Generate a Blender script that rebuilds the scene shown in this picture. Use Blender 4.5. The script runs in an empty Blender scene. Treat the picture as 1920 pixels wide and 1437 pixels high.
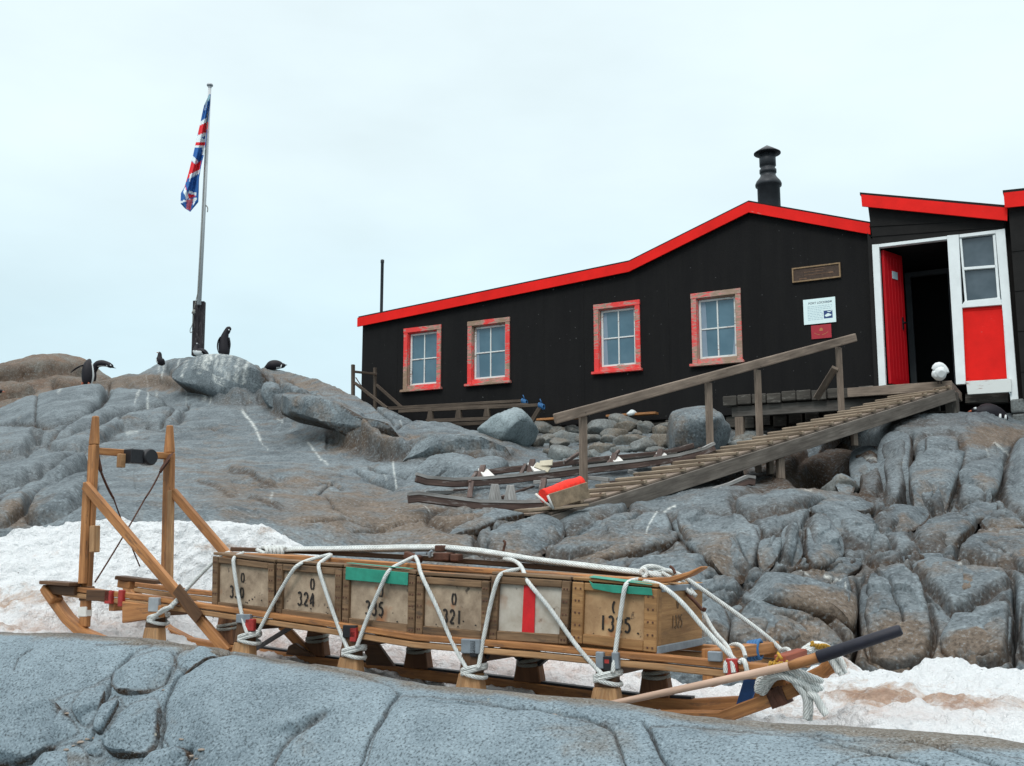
import bpy, bmesh, math, random
import numpy as np
from mathutils import Vector, Matrix

random.seed(7)
S = bpy.context.scene
COL = S.collection
F = 2027.0
PITCH = math.radians(9.2)
CAM = Vector((0, 0, 1.6))
CP, SP = math.cos(PITCH), math.sin(PITCH)
Z = Vector((0, 0, 1))

def V(*a): return Vector(a)
def ray(px, py):
    u = (px - 960) / F; v = (718.5 - py) / F
    return Vector((u, CP - v * SP, SP + v * CP))
def P(px, py, Y):
    d = ray(px, py)
    return CAM + d * (Y / d.y)
def hit(px, py, o, n):
    d = ray(px, py)
    return CAM + d * ((o - CAM).dot(n) / d.dot(n))

# ------------------------------------------------------------------ scene graph
def tag(o, label=None, cat=None, group=None, kind=None):
    if label: o['label'] = label
    if cat: o['category'] = cat
    if group: o['group'] = group
    if kind: o['kind'] = kind
    return o
def thing(name, loc, label, cat, group=None):
    o = bpy.data.objects.new(name, None); COL.objects.link(o)
    o.location = loc; o.empty_display_size = .1
    return tag(o, label, cat, group)
def adopt(o, parent):
    if parent is not None:
        o.parent = parent
        if parent.type == 'EMPTY':
            o.matrix_parent_inverse = Matrix.Translation(-Vector(parent.location))
    return o

SPLIT = {'cross_batten', 'side_batten', 'gusset', 'stay', 'tail_board', 'tip_block', 'wire_stay', 'edge_strip', 'fascia_board', 'wall_board', 'halyard', 'metal_strip', 'rail', 'leg', 'board_piece', 'buckle', 'stair', 'lid_board', 'plank_end', 'deck_board', 'reel_bracket'}
class MB:
    def __init__(s): s.v = []; s.f = []; s.uv = []; s.sm = []; s.col = []
    def face(s, pts, uv=None, smooth=False, col=None):
        b = len(s.v); s.v += [tuple(p) for p in pts]; s.f.append(tuple(range(b, b + len(pts))))
        s.uv += uv or [(p[0], p[2]) for p in pts]; s.sm.append(smooth); s.col.append(col)
    def hexa(s, A, B):
        """A, B: four corners each, A[i] joined to B[i]; length runs A->B"""
        b = len(s.v); s.v += [tuple(p) for p in A] + [tuple(p) for p in B]
        L = (Vector(B[0]) - Vector(A[0])).length; r = random.random() * 50; q = random.random() * 20
        c = (sum((Vector(p) for p in A), Vector()) + sum((Vector(p) for p in B), Vector())) / 8
        n0 = (Vector(A[1]) - Vector(A[0])).cross(Vector(A[3]) - Vector(A[0]))
        flip = n0.dot(c - Vector(A[0])) > 0
        vv = 0
        def add(ix, us):
            nonlocal vv
            if flip: ix = ix[::-1]; us = us[::-1]
            s.f.append(tuple(b + i for i in ix)); s.uv.extend([(u + r, w + q) for u, w in us]); s.sm.append(False); s.col.append(None)
        acc = 0
        for i in range(4):
            j = (i + 1) % 4; w = (Vector(A[j]) - Vector(A[i])).length
            add([j, i, 4 + i, 4 + j][::1], [(0, acc + w), (0, acc), (L, acc), (L, acc + w)]); acc += w + .01
        w = (Vector(A[1]) - Vector(A[0])).length; h = (Vector(A[3]) - Vector(A[0])).length
        add([0, 1, 2, 3], [(0, 0), (0, w), (h, w), (h, 0)])
        add([7, 6, 5, 4], [(h, 0), (h, w), (0, w), (0, 0)])
    def beam(s, p0, p1, w, h, up=Z, w1=None, h1=None):
        p0 = Vector(p0); p1 = Vector(p1); d = (p1 - p0).normalized()
        up = Vector(up); sd = d.cross(up)
        if sd.length < 1e-3: sd = d.cross(Vector((1, 0, 0)))
        sd.normalize(); u = sd.cross(d).normalized()
        def ring(p, w, h): return [p - sd * w / 2 - u * h / 2, p + sd * w / 2 - u * h / 2, p + sd * w / 2 + u * h / 2, p - sd * w / 2 + u * h / 2]
        s.hexa(ring(p0, w, h), ring(p1, w1 or w, h1 or h))
    def chain(s, pts, w, h, up=Z, h_fn=None):
        """bent beam: continuous sections along pts, mitred"""
        pts = [Vector(p) for p in pts]; n = len(pts); R = []
        for i, p in enumerate(pts):
            d = (pts[min(i + 1, n - 1)] - pts[max(i - 1, 0)]).normalized()
            sd = d.cross(Vector(up)).normalized(); u = sd.cross(d).normalized(); hh = h if h_fn is None else h_fn(i / (n - 1))
            R.append([p - sd * w / 2 - u * hh / 2, p + sd * w / 2 - u * hh / 2, p + sd * w / 2 + u * hh / 2, p - sd * w / 2 + u * hh / 2])
        b = len(s.v); L = 0; r = random.random() * 50
        for q in R: s.v += [tuple(p) for p in q]
        for i in range(n - 1):
            l = (pts[i + 1] - pts[i]).length
            for k in range(4):
                j = (k + 1) % 4
                s.f.append((b + i * 4 + j, b + i * 4 + k, b + i * 4 + 4 + k, b + i * 4 + 4 + j))
                wv = w if k % 2 == 0 else h; o = k * .3
                s.uv += [(L + r, o), (L + r, o + wv), (L + l + r, o + wv), (L + l + r, o)]; s.sm.append(False); s.col.append(None)
            L += l
        s.f.append((b, b + 1, b + 2, b + 3)); s.uv += [(0, 0)] * 4; s.sm.append(False); s.col.append(None)
        e = b + (n - 1) * 4
        s.f.append((e + 3, e + 2, e + 1, e)); s.uv += [(0, 0)] * 4; s.sm.append(False); s.col.append(None)
    def box(s, c, ex, ey, ez):
        c = Vector(c); ex = Vector(ex); ey = Vector(ey); ez = Vector(ez)
        A = [c - ex - ey - ez, c - ex + ey - ez, c - ex + ey + ez, c - ex - ey + ez]
        s.hexa(A, [p + ex * 2 for p in A])
    def prism(s, poly, vec):
        """planar polygon extruded by vec"""
        poly = [Vector(p) for p in poly]; n = len(poly); vec = Vector(vec)
        nn = Vector()
        for i in range(n): nn += poly[i].cross(poly[(i + 1) % n])
        if nn.dot(vec) > 0: poly = poly[::-1]
        b = len(s.v); s.v += [tuple(p) for p in poly] + [tuple(p + vec) for p in poly]
        e1 = (poly[1] - poly[0]).normalized(); e2 = vec.normalized().cross(e1)
        o = random.random() * 9
        fu = [((p - poly[0]).dot(e1) + o, (p - poly[0]).dot(e2) + o) for p in poly]
        s.f.append(tuple(range(b, b + n))); s.uv += fu; s.sm.append(False); s.col.append(None)
        s.f.append(tuple(range(b + 2 * n - 1, b + n - 1, -1))); s.uv += fu[::-1]; s.sm.append(False); s.col.append(None)
        h = vec.length
        for i in range(n):
            j = (i + 1) % n; l = (poly[j] - poly[i]).length
            s.f.append((b + j, b + i, b + n + i, b + n + j)); s.uv += [(l + o, o), (o, o), (o, h + o), (l + o, h + o)]; s.sm.append(False); s.col.append(None)
    def tube(s, pts, r, n=8, cap=True, closed=False):
        pts = [Vector(p) for p in pts]; m = len(pts)
        rs = r if isinstance(r, (list, tuple)) else [r] * m
        b = len(s.v); L = 0; prev = None; Ls = []
        for i, p in enumerate(pts):
            if closed: d = (pts[(i + 1) % m] - pts[i - 1]).normalized()
            else: d = (pts[min(i + 1, m - 1)] - pts[max(i - 1, 0)]).normalized()
            if prev is None:
                a = Z if abs(d.z) < .9 else Vector((1, 0, 0)); x = d.cross(a).normalized()
            else:
                x = (prev - d * prev.dot(d)).normalized()
            prev = x; y = d.cross(x)
            if i: L += (p - pts[i - 1]).length
            Ls.append(L)
            for k in range(n):
                a = 2 * math.pi * k / n
                s.v.append(tuple(p + (x * math.cos(a) + y * math.sin(a)) * rs[i]))
        for i in range(m if closed else m - 1):
            i2 = (i + 1) % m
            for k in range(n):
                j = (k + 1) % n
                s.f.append((b + i * n + k, b + i * n + j, b + i2 * n + j, b + i2 * n + k))
                l2 = Ls[i2] if i2 else Ls[i] + .05
                s.uv += [(Ls[i], k / n * .1), (Ls[i], (k + 1) / n * .1), (l2, (k + 1) / n * .1), (l2, k / n * .1)]; s.sm.append(True); s.col.append(None)
        if cap and not closed:
            s.f.append(tuple(range(b + n - 1, b - 1, -1))); s.uv += [(0, 0)] * n; s.sm.append(False); s.col.append(None)
            s.f.append(tuple(range(b + (m - 1) * n, b + m * n))); s.uv += [(0, 0)] * n; s.sm.append(False); s.col.append(None)
    def lathe(s, base, prof, n=24, axis=Z):
        base = Vector(base)
        b = len(s.v); m = len(prof)
        for r, h in prof:
            for k in range(n):
                a = 2 * math.pi * k / n
                s.v.append(tuple(base + Vector((math.cos(a) * r, math.sin(a) * r, h))))
        for i in range(m - 1):
            for k in range(n):
                j = (k + 1) % n
                s.f.append((b + i * n + k, b + i * n + j, b + (i + 1) * n + j, b + (i + 1) * n + k)); s.uv += [(0, 0)] * 4; s.sm.append(True); s.col.append(None)
        s.f.append(tuple(range(b + (m - 1) * n, b + m * n))); s.uv += [(0, 0)] * n; s.sm.append(False); s.col.append(None)
    def components(s):
        par = list(range(len(s.v)))
        def find(i):
            while par[i] != i: par[i] = par[par[i]]; i = par[i]
            return i
        for f in s.f:
            r = find(f[0])
            for i in f[1:]: par[find(i)] = r
        out = {}; k = 0
        for f, sm, c in zip(s.f, s.sm, s.col):
            m = out.setdefault(find(f[0]), MB()); b = len(m.v)
            m.v += [s.v[i] for i in f]; m.f.append(tuple(range(b, b + len(f)))); m.uv += s.uv[k:k + len(f)]; m.sm.append(sm); m.col.append(c); k += len(f)
        res = []
        for m in out.values():   # weld
            key = {}; mp = []
            nv = []
            for p in m.v:
                if p not in key: key[p] = len(nv); nv.append(p)
                mp.append(key[p])
            m.v = nv; m.f = [tuple(mp[i] for i in f) for f in m.f]; res.append(m)
        return res
    def build(s, name, mat, parent=None, bevel=0, seg=1, autosmooth=None):
        if name in SPLIT:
            cs = s.components()
            if len(cs) > 1:
                for m in cs: o = m.build(name, mat, parent, bevel, seg)
                return o
        me = bpy.data.meshes.new(name); me.from_pydata(s.v, [], s.f)
        uvl = me.uv_layers.new(name='UVMap')
        uvl.data.foreach_set('uv', np.array(s.uv, dtype=np.float32).ravel())
        me.polygons.foreach_set('use_smooth', s.sm)
        if any(c is not None for c in s.col):
            ca = me.color_attributes.new('Col', 'FLOAT_COLOR', 'CORNER')
            arr = []
            for f, c in zip(s.f, s.col): arr += list(c or (1, 1, 1, 1)) * len(f)
            ca.data.foreach_set('color', np.array(arr, dtype=np.float32))
        me.update()
        o = bpy.data.objects.new(name, me); COL.objects.link(o)
        for m in (mat if isinstance(mat, (list, tuple)) else [mat]): me.materials.append(m)
        if bevel:
            md = o.modifiers.new('bevel', 'BEVEL'); md.width = bevel; md.segments = seg; md.limit_method = 'ANGLE'; md.angle_limit = math.radians(40)
        return adopt(o, parent)

# ------------------------------------------------------------------ materials
class NT:
    def __init__(s, name):
        s.m = bpy.data.materials.new(name); s.m.use_nodes = True; s.t = s.m.node_tree; s.n = s.t.nodes
        s.b = s.n['Principled BSDF']
    def add(s, typ, **kw):
        n = s.n.new('ShaderNode' + typ)
        for k, v in kw.items():
            if k.startswith('_'): setattr(n, k[1:], v)
            else: s.set(n.inputs[k.replace('__', ' ')], v)
        return n
    def set(s, sock, v):
        if isinstance(v, bpy.types.NodeSocket): s.t.links.new(v, sock)
        elif isinstance(v, bpy.types.Node): s.t.links.new(v.outputs[0], sock)
        else:
            if isinstance(v, (tuple, list)) and len(v) == 3 and sock.type == 'RGBA': v = (*v, 1)
            sock.default_value = v
    def noise(s, vec, scale, detail=5, rough=.6, dist=0):
        return s.add('TexNoise', Vector=vec, Scale=scale, Detail=detail, Roughness=rough, Distortion=dist).outputs[0]
    def ramp(s, fac, *stops):
        r = s.add('ValToRGB', Fac=fac); e = r.color_ramp.elements
        while len(e) < len(stops): e.new(.5)
        for el, (p, c) in zip(e, stops):
            el.position = p; el.color = (*c, 1) if not isinstance(c, (int, float)) else (c, c, c, 1)
        return r.outputs[0]
    def mix(s, fac, a, b, mode='MIX'):
        n = s.add('Mix', _data_type='RGBA', _blend_type=mode)
        s.set(n.inputs[0], fac); s.set(n.inputs[6], a); s.set(n.inputs[7], b)
        return n.outputs[2]
    def math(s, op, a, b=0.0, clamp=False):
        n = s.add('Math', _operation=op, _use_clamp=clamp); s.set(n.inputs[0], a); s.set(n.inputs[1], b)
        return n.outputs[0]
    def attr(s, name): return s.add('Attribute', _attribute_name=name)
    def bump(s, h, dist=.02, strength=.5, normal=None):
        n = s.add('Bump', Height=h, Distance=dist, Strength=strength)
        if normal is not None: s.set(n.inputs['Normal'], normal)
        return n.outputs[0]
    def out(s, col, rough=.7, normal=None, **kw):
        s.set(s.b.inputs['Base Color'], col); s.set(s.b.inputs['Roughness'], rough)
        if normal is not None: s.set(s.b.inputs['Normal'], normal)
        for k, v in kw.items(): s.set(s.b.inputs[k.replace('__', ' ')], v)
        return s.m

def rock_mat(name, light, dark, brown, speck, spk_amt, veins=.6):
    t = NT(name); g = t.add('NewGeometry').outputs['Position']
    big = t.noise(g, .9, 4, .6, .3); mid = t.noise(g, 5, 6, .65); fine = t.noise(g, speck, 3, .6)
    c = t.mix(t.ramp(t.math('ADD', t.math('MULTIPLY', big, .5), t.math('MULTIPLY', mid, .5)), (.38, 0), (.62, 1)), dark, light)
    st = t.attr('stain').outputs['Fac']
    sn = t.math('ADD', st, t.math('MULTIPLY', t.math('SUBTRACT', t.noise(g, 2.2, 7, .72, .5), .5), 2.2))
    bc = t.mix(t.ramp(t.noise(g, 3.5, 6, .7), (.35, 0), (.65, 1)), tuple(x * .62 for x in brown), brown)
    c = t.mix(t.ramp(sn, (.35, 0), (.85, 1)), c, bc)
    di = t.attr('dirt_shade').outputs['Fac']
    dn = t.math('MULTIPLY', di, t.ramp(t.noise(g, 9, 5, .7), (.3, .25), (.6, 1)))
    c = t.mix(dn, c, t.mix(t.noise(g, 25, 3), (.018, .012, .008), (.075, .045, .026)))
    c = t.mix(t.ramp(fine, (.36, 1), (.47, 0)), c, t.mix(1.0, c, (1 - spk_amt, 1 - spk_amt, 1 - spk_amt), 'MULTIPLY'))
    c = t.mix(t.ramp(fine, (.56, 0), (.68, spk_amt * .55)), c, (.42, .5, .54))
    # lichen / small pale chips
    lc = t.ramp(t.noise(g, 11, 4, .55, .2), (.73, 0), (.76, .7))
    c = t.mix(lc, c, (.30, .27, .20))
    gu = t.attr('guano').outputs['Fac']
    gn = t.math('MULTIPLY', gu, t.ramp(t.noise(g, 14, 5, .75), (.38, 0), (.62, 1)), True)
    c = t.mix(gn, c, (.70, .72, .68))
    h = t.math('ADD', t.math('MULTIPLY', t.noise(g, 7, 8, .68), 1.0), t.math('MULTIPLY', t.noise(g, 45, 5, .7), .25))
    # fine cracks
    vo = t.add('TexVoronoi', _feature='DISTANCE_TO_EDGE', Vector=t.mix(.12, g, t.add('TexNoise', Vector=g, Scale=3.0).outputs['Color']), Scale=1.7).outputs['Distance']
    cr = t.math('MULTIPLY', t.ramp(vo, (0, 1), (.018, 0)), t.ramp(t.noise(g, 1.3, 3), (.56, 0), (.66, veins)))
    c = t.mix(t.math('MULTIPLY', cr, .6), c, (.03, .028, .026))
    h = t.math('SUBTRACT', h, t.math('MULTIPLY', cr, .6))
    return t.out(c, .82, t.bump(h, .035, .55), **{'Specular__IOR__Level': .3})

def wood_mat(name, light, dark, grain=1.0, wear=None, rough=.7):
    t = NT(name); uv = t.add('UVMap').outputs[0]
    mp = t.add('Mapping', Vector=uv); mp.inputs['Scale'].default_value = (2.2, 38, 1)
    n1 = t.noise(mp, 1.4, 6, .65, .4)
    mp2 = t.add('Mapping', Vector=uv); mp2.inputs['Scale'].default_value = (1.3, 3.5, 1)
    n2 = t.noise(mp2, 1.6, 4, .6)
    c = t.mix(t.ramp(n1, (.33, 0), (.66, 1)), dark, light)
    c = t.mix(t.ramp(n2, (.3, .75), (.65, 0)), c, tuple(x * .45 for x in dark))
    # knots / dark spots
    mp3 = t.add('Mapping', Vector=uv); mp3.inputs['Scale'].default_value = (5, 12, 1)
    c = t.mix(t.ramp(t.noise(mp3, 2.3, 2, .5), (.72, 0), (.78, .8)), c, tuple(x * .3 for x in dark))
    if wear:
        mp4 = t.add('Mapping', Vector=uv); mp4.inputs['Scale'].default_value = (3, 14, 1)
        c = t.mix(t.ramp(t.noise(mp4, 1.5, 6, .7), (.55, 0), (.63, .75)), c, wear)
    return t.out(c, rough, t.bump(n1, .004, .6 * grain), **{'Specular__IOR__Level': .3})

def plain_mat(name, col, rough=.6, var=.25, scale=9, bump=.3, metal=0.0, spec=.4, dist=.006):
    t = NT(name); o = t.add('NewGeometry').outputs['Position']
    n = t.noise(o, scale, 6, .65); n2 = t.noise(o, scale * 7, 4, .6)
    c = t.mix(t.ramp(n, (.3, 0), (.7, 1)), tuple(x * (1 - var) for x in col), tuple(min(1, x * (1 + var * .5)) for x in col))
    return t.out(c, rough, t.bump(t.math('ADD', n, t.math('MULTIPLY', n2, .4)), dist, bump), Metallic=metal, **{'Specular__IOR__Level': spec})

def peel_mat(name, paint, wood_c, a, b, scale=16, tone=False):
    """worn paint over timber"""
    t = NT(name); uv = t.add('UVMap').outputs[0]; o = t.add('NewGeometry').outputs['Position']
    mp = t.add('Mapping', Vector=uv); mp.inputs['Scale'].default_value = (1.6, 9, 1)
    n = t.math('ADD', t.math('MULTIPLY', t.noise(mp, 4, 6, .7), .5), t.math('MULTIPLY', t.noise(o, scale * .12, 3, .6), .5))
    wc = t.mix(t.noise(mp, 6, 4), tuple(x * .6 for x in wood_c), wood_c)
    f = t.ramp(n, (a, 0), (b, 1))
    edge = t.ramp(n, (a - .03, 0), (a + .01, .5), (b + .02, 0))
    c = t.mix(f, wc, t.mix(t.ramp(t.noise(o, 2.5, 5, .65), (.3, 0), (.7, 1)), tuple(x * .78 for x in paint), paint) if tone else paint); c = t.mix(edge, c, (.5, .36, .33))
    return t.out(c, .65, t.bump(f, .003, .4), **({'Specular__IOR__Level': .15} if tone else {}))

RK = rock_mat('hill_granite', (.168, .198, .212), (.066, .080, .089), (.165, .128, .098), 34, .42)
RKF = rock_mat('near_granite', (.212, .268, .300), (.125, .165, .190), (.175, .155, .13), 95, .62, 0.0)
RKM = rock_mat('mound_rock', (.17, .16, .14), (.09, .075, .06), (.17, .11, .075), 30, .3)
STONE = rock_mat('loose_stone', (.20, .215, .21), (.095, .10, .098), (.17, .145, .115), 40, .3)
PALE = rock_mat('pale_boulder', (.25, .30, .315), (.13, .165, .178), (.15, .13, .11), 38, .35)

def snow_mat():
    t = NT('old_snow'); g = t.add('NewGeometry').outputs['Position']
    d = t.attr('dirt_shade').outputs['Fac']
    n = t.math('ADD', t.math('MULTIPLY', t.noise(g, 4.5, 7, .75, .4), .6), t.math('MULTIPLY', t.noise(g, 16, 6, .75), .4))
    f = t.ramp(t.math('ADD', d, t.math('MULTIPLY', t.math('SUBTRACT', n, .5), 3.4)), (.35, 0), (1.25, .92))
    dc = t.mix(t.ramp(t.noise(g, 7, 5, .7), (.35, 0), (.65, 1)), (.27, .14, .07), (.50, .33, .22))
    c = t.mix(f, (.79, .81, .82), dc)
    pk = t.attr('pink').outputs['Fac']
    c = t.mix(t.math('MULTIPLY', pk, t.ramp(t.noise(g, 9, 6, .7), (.3, .2), (.65, 1))), c, (.60, .45, .40))
    sp = t.ramp(t.noise(g, 30, 3, .6), (.70, 0), (.74, .85))
    c = t.mix(sp, c, (.07, .055, .05))
    h = t.math('ADD', t.math('MULTIPLY', t.noise(g, 13, 6, .65), 1.0), t.math('MULTIPLY', t.noise(g, 60, 4, .6), .25))
    return t.out(c, .6, t.bump(h, .10, .9), **{'Specular__IOR__Level': .3})
SNOW = snow_mat()

PINE = wood_mat('varnished_pine', (.55, .255, .095), (.29, .12, .042), 1.2, (.15, .075, .04), .6)
PINE_D = wood_mat('stained_timber', (.15, .075, .035), (.075, .036, .018), 1, None, .6)
ASH = wood_mat('pale_ash', (.54, .32, .16), (.33, .17, .075), 1.2, (.26, .17, .10), .6)
GREYW = wood_mat('weathered_timber', (.30, .235, .185), (.165, .125, .098), 1.3, None, .85)
GREYL = wood_mat('weathered_batten', (.36, .285, .21), (.20, .15, .105), 1.3, None, .85)
GREYD = wood_mat('dark_wet_timber', (.095, .085, .072), (.045, .040, .035), 1.3, (.15, .14, .125), .85)
OLD = wood_mat('old_sledge_timber', (.13, .085, .07), (.06, .038, .033), 1.2, (.22, .2, .19), .75)
OLDG = wood_mat('greyed_runner', (.42, .42, .41), (.20, .19, .18), 1.2, None, .8)
CRATE_F = wood_mat('crate_batten', (.29, .18, .10), (.12, .070, .038), 1.2, (.055, .04, .03), .75)
CRATE_P = wood_mat('crate_batten_light', (.46, .26, .11), (.27, .135, .052), 1, (.20, .11, .05), .7)
POST = wood_mat('tarred_post', (.045, .038, .042), (.018, .015, .017), 1.2, (.10, .09, .09), .8)
def ply(name, light, dark, blotch):
    t = NT(name); o = t.add('NewGeometry').outputs['Position']
    n = t.noise(o, 9, 6, .68); n2 = t.noise(o, 26, 5, .6)
    c = t.mix(t.ramp(n, (.35, 0), (.65, 1)), dark, light)
    c = t.mix(t.ramp(n2, (.64, 0), (.72, .85)), c, (.045, .03, .022))
    c = t.mix(t.ramp(t.noise(o, 6.5, 3, .5), (.62, 0), (.70, blotch)), c, (.32, .13, .05))
    return t.out(c, .75, t.bump(n2, .002, .4))
PLY1 = ply('crate_ply_grey', (.43, .33, .235), (.21, .15, .10), .9)
PLY2 = ply('crate_ply_white', (.50, .46, .40), (.36, .31, .25), .3)
PLY3 = ply('crate_ply_fresh', (.47, .30, .155), (.30, .175, .085), .7)
GREEN = plain_mat('green_tape', (.022, .25, .17), .45, .3, 14)
INK = plain_mat('stencil_ink', (.022, .018, .016), .8, .5, 60)
REDP = plain_mat('red_stripe_paint', (.58, .010, .014), .55, .2, 20)
def felt_mat():
    t = NT('black_felt'); g = t.add('NewGeometry').outputs['Position']
    mp = t.add('Mapping', Vector=g); mp.inputs['Scale'].default_value = (1, 1, .10)
    n = t.noise(mp, 5, 6, .7); n2 = t.noise(g, 1.1, 4, .6); n3 = t.noise(g, 60, 4, .7)
    c = t.mix(t.ramp(n, (.40, 0), (.72, 1)), (.0042, .0039, .0043), (.0078, .0073, .0072))
    c = t.mix(t.ramp(n2, (.45, 0), (.75, .5)), c, (.0085, .0080, .0085))
    c = t.mix(t.ramp(t.noise(g, 21, 2, .4), (.765, 0), (.775, .8)), c, (.10, .10, .10))
    return t.out(c, .88, t.bump(t.math('ADD', t.math('MULTIPLY', n, .5), n3), .006, .5), **{'Specular__IOR__Level': .25})
BLACKF = felt_mat()
BLACKB = plain_mat('black_board', (.013, .012, .0115), .85, .3, 5, .4, spec=.25)
RED = peel_mat('red_gloss', (.82, .014, .010), (.40, .12, .09), .335, .345, 16, True)
REDD = plain_mat('red_door_paint', (.50, .004, .010), .5, .15, 3, .15)
WHITE = plain_mat('white_gloss', (.76, .80, .80), .5, .1, 4, .15)
WHITEW = peel_mat('worn_white', (.66, .68, .66), (.28, .22, .17), .40, .44)
TRIM = peel_mat('worn_red_trim', (.72, .035, .030), (.33, .215, .14), .47, .51, 16)
TRIM2 = peel_mat('bare_trim', (.70, .05, .045), (.36, .24, .165), .50, .545, 16)
SOOT = plain_mat('black_stovepipe', (.028, .031, .036), .5, .3, 6, .2, .3)
GALV = plain_mat('galvanised', (.36, .38, .40), .45, .2, 8, .2, .6)
IRON = plain_mat('rusty_iron', (.10, .042, .026), .75, .5, 25, .5, .2)
STEEL = plain_mat('grey_bracket', (.24, .27, .30), .55, .25, 15, .3, .4)
DARKM = plain_mat('black_metal', (.017, .017, .02), .45, .3, 12, .3, .2)
RUB = plain_mat('black_grip', (.012, .012, .022), .6, .3, 20, .3)
def rope_mat(name, c1, c2):
    t = NT(name); uv = t.add('UVMap').outputs[0]
    w = t.add('TexWave', Vector=uv, Scale=28.0, Distortion=.3); w.inputs['Detail'].default_value = 1
    mp = t.add('Mapping', Vector=uv); mp.inputs['Rotation'].default_value = (0, 0, .9)
    t.set(w.inputs['Vector'], mp)
    n = t.noise(t.add('NewGeometry').outputs['Position'], 20, 4)
    c = t.mix(w.outputs['Fac'], c2, c1); c = t.mix(t.ramp(n, (.4, .35), (.6, 0)), c, tuple(x * .6 for x in c2))
    return t.out(c, .8, t.bump(w.outputs['Fac'], .004, .8))
ROPE = rope_mat('white_rope', (.80, .82, .80), (.52, .54, .52))
ROPEG = rope_mat('grey_cord', (.36, .36, .32), (.20, .20, .18))
YELLOW = rope_mat('yellow_cord', (.72, .42, .05), (.5, .26, .03))
BLUEC = plain_mat('blue_cord', (.03, .13, .30), .6, .3, 30)
BLUES = plain_mat('blue_strap', (.015, .07, .22), .6, .3, 20)
REDT = plain_mat('red_tape', (.36, .03, .025), .55, .4, 25)
GREYT = plain_mat('grey_tape', (.30, .32, .34), .5, .2, 20)
TAPEW = plain_mat('white_tape', (.66, .64, .60), .6, .15, 20)
CANVAS = plain_mat('tan_board', (.26, .195, .13), .85, .5, 12, .5)
ROLL = plain_mat('orange_red_bristle', (.85, .028, .012), .75, .35, 30, .8)
BRASSW = plain_mat('carved_board', (.060, .034, .022), .7, .5, 22, .8)
BRASSF = plain_mat('oak_frame', (.26, .165, .085), .6, .4, 20)
PAPER = plain_mat('white_notice', (.72, .86, .86), .4, .03, 3, .05)
PRINT = plain_mat('grey_print', (.42, .55, .60), .6, .05, 3, .05)
PRINTD = plain_mat('dark_print', (.045, .06, .09), .6, .05, 3, .05)
NAVY = plain_mat('navy_print', (.018, .05, .17), .5, .1, 3, .05)
PLAQUE = plain_mat('crimson_plaque', (.38, .016, .030), .45, .15, 8, .15)
GOLD = plain_mat('gold_print', (.46, .20, .07), .5, .1, 8, .1)
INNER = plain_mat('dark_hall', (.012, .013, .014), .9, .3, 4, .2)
INNERJ = plain_mat('grey_jamb', (.075, .085, .095), .7, .2, 4, .2)
def glass_mat(name, c1, c2):
    t = NT(name); o = t.add('NewGeometry').outputs['Position']
    c = t.mix(t.ramp(t.noise(o, 2.2, 3), (.35, 0), (.65, 1)), c1, c2)
    return t.out(c, .06, t.bump(t.noise(o, 3, 2), .01, .08), **{'Specular__IOR__Level': .6})
GLASS = glass_mat('window_glass', (.052, .120, .165), (.085, .165, .215))
GLASSD = glass_mat('porch_glass', (.035, .055, .07), (.075, .10, .12))
CURT = plain_mat('curtain', (.22, .29, .36), .9, .1, 6, .2)
def col_mat(name, rough=.7, spec=.3):
    t = NT(name); return t.out(t.attr('Col').outputs['Color'], rough, **{'Specular__IOR__Level': spec})
FEATHER = col_mat('plumage', .6, .25)
CLOTH = col_mat('flag_cloth', .85, .15)

# ------------------------------------------------------------------ numpy noise
def vnoise(p, seed=0):
    p = np.asarray(p, dtype=np.float64); i = np.floor(p).astype(np.int64); f = p - i; f = f * f * (3 - 2 * f)
    def h(ix, iy, iz):
        n = (ix * 374761393 + iy * 668265263 + iz * 2147483647 + seed * 1274126177) & 0xffffffff
        n = ((n ^ (n >> 13)) * 1274126177) & 0xffffffff
        n = ((n ^ (n >> 16)) * 2246822519) & 0xffffffff
        return ((n ^ (n >> 15)) & 0xffff) / 65535.0
    x, y, z = i[..., 0], i[..., 1], i[..., 2]; fx, fy, fz = f[..., 0], f[..., 1], f[..., 2]
    l = lambda a, b, t: a + (b - a) * t
    return l(l(l(h(x, y, z), h(x + 1, y, z), fx), l(h(x, y + 1, z), h(x + 1, y + 1, z), fx), fy),
             l(l(h(x, y, z + 1), h(x + 1, y, z + 1), fx), l(h(x, y + 1, z + 1), h(x + 1, y + 1, z + 1), fx), fy), fz) * 2 - 1
def fbm(p, o=4, seed=0, g=.5):
    a = 1; r = 0; q = np.asarray(p, dtype=np.float64); t = 0
    for k in range(o): r = r + a * vnoise(q, seed + k); t += a; a *= g; q = q * 2.03 + 11.7
    return r / t

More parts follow.
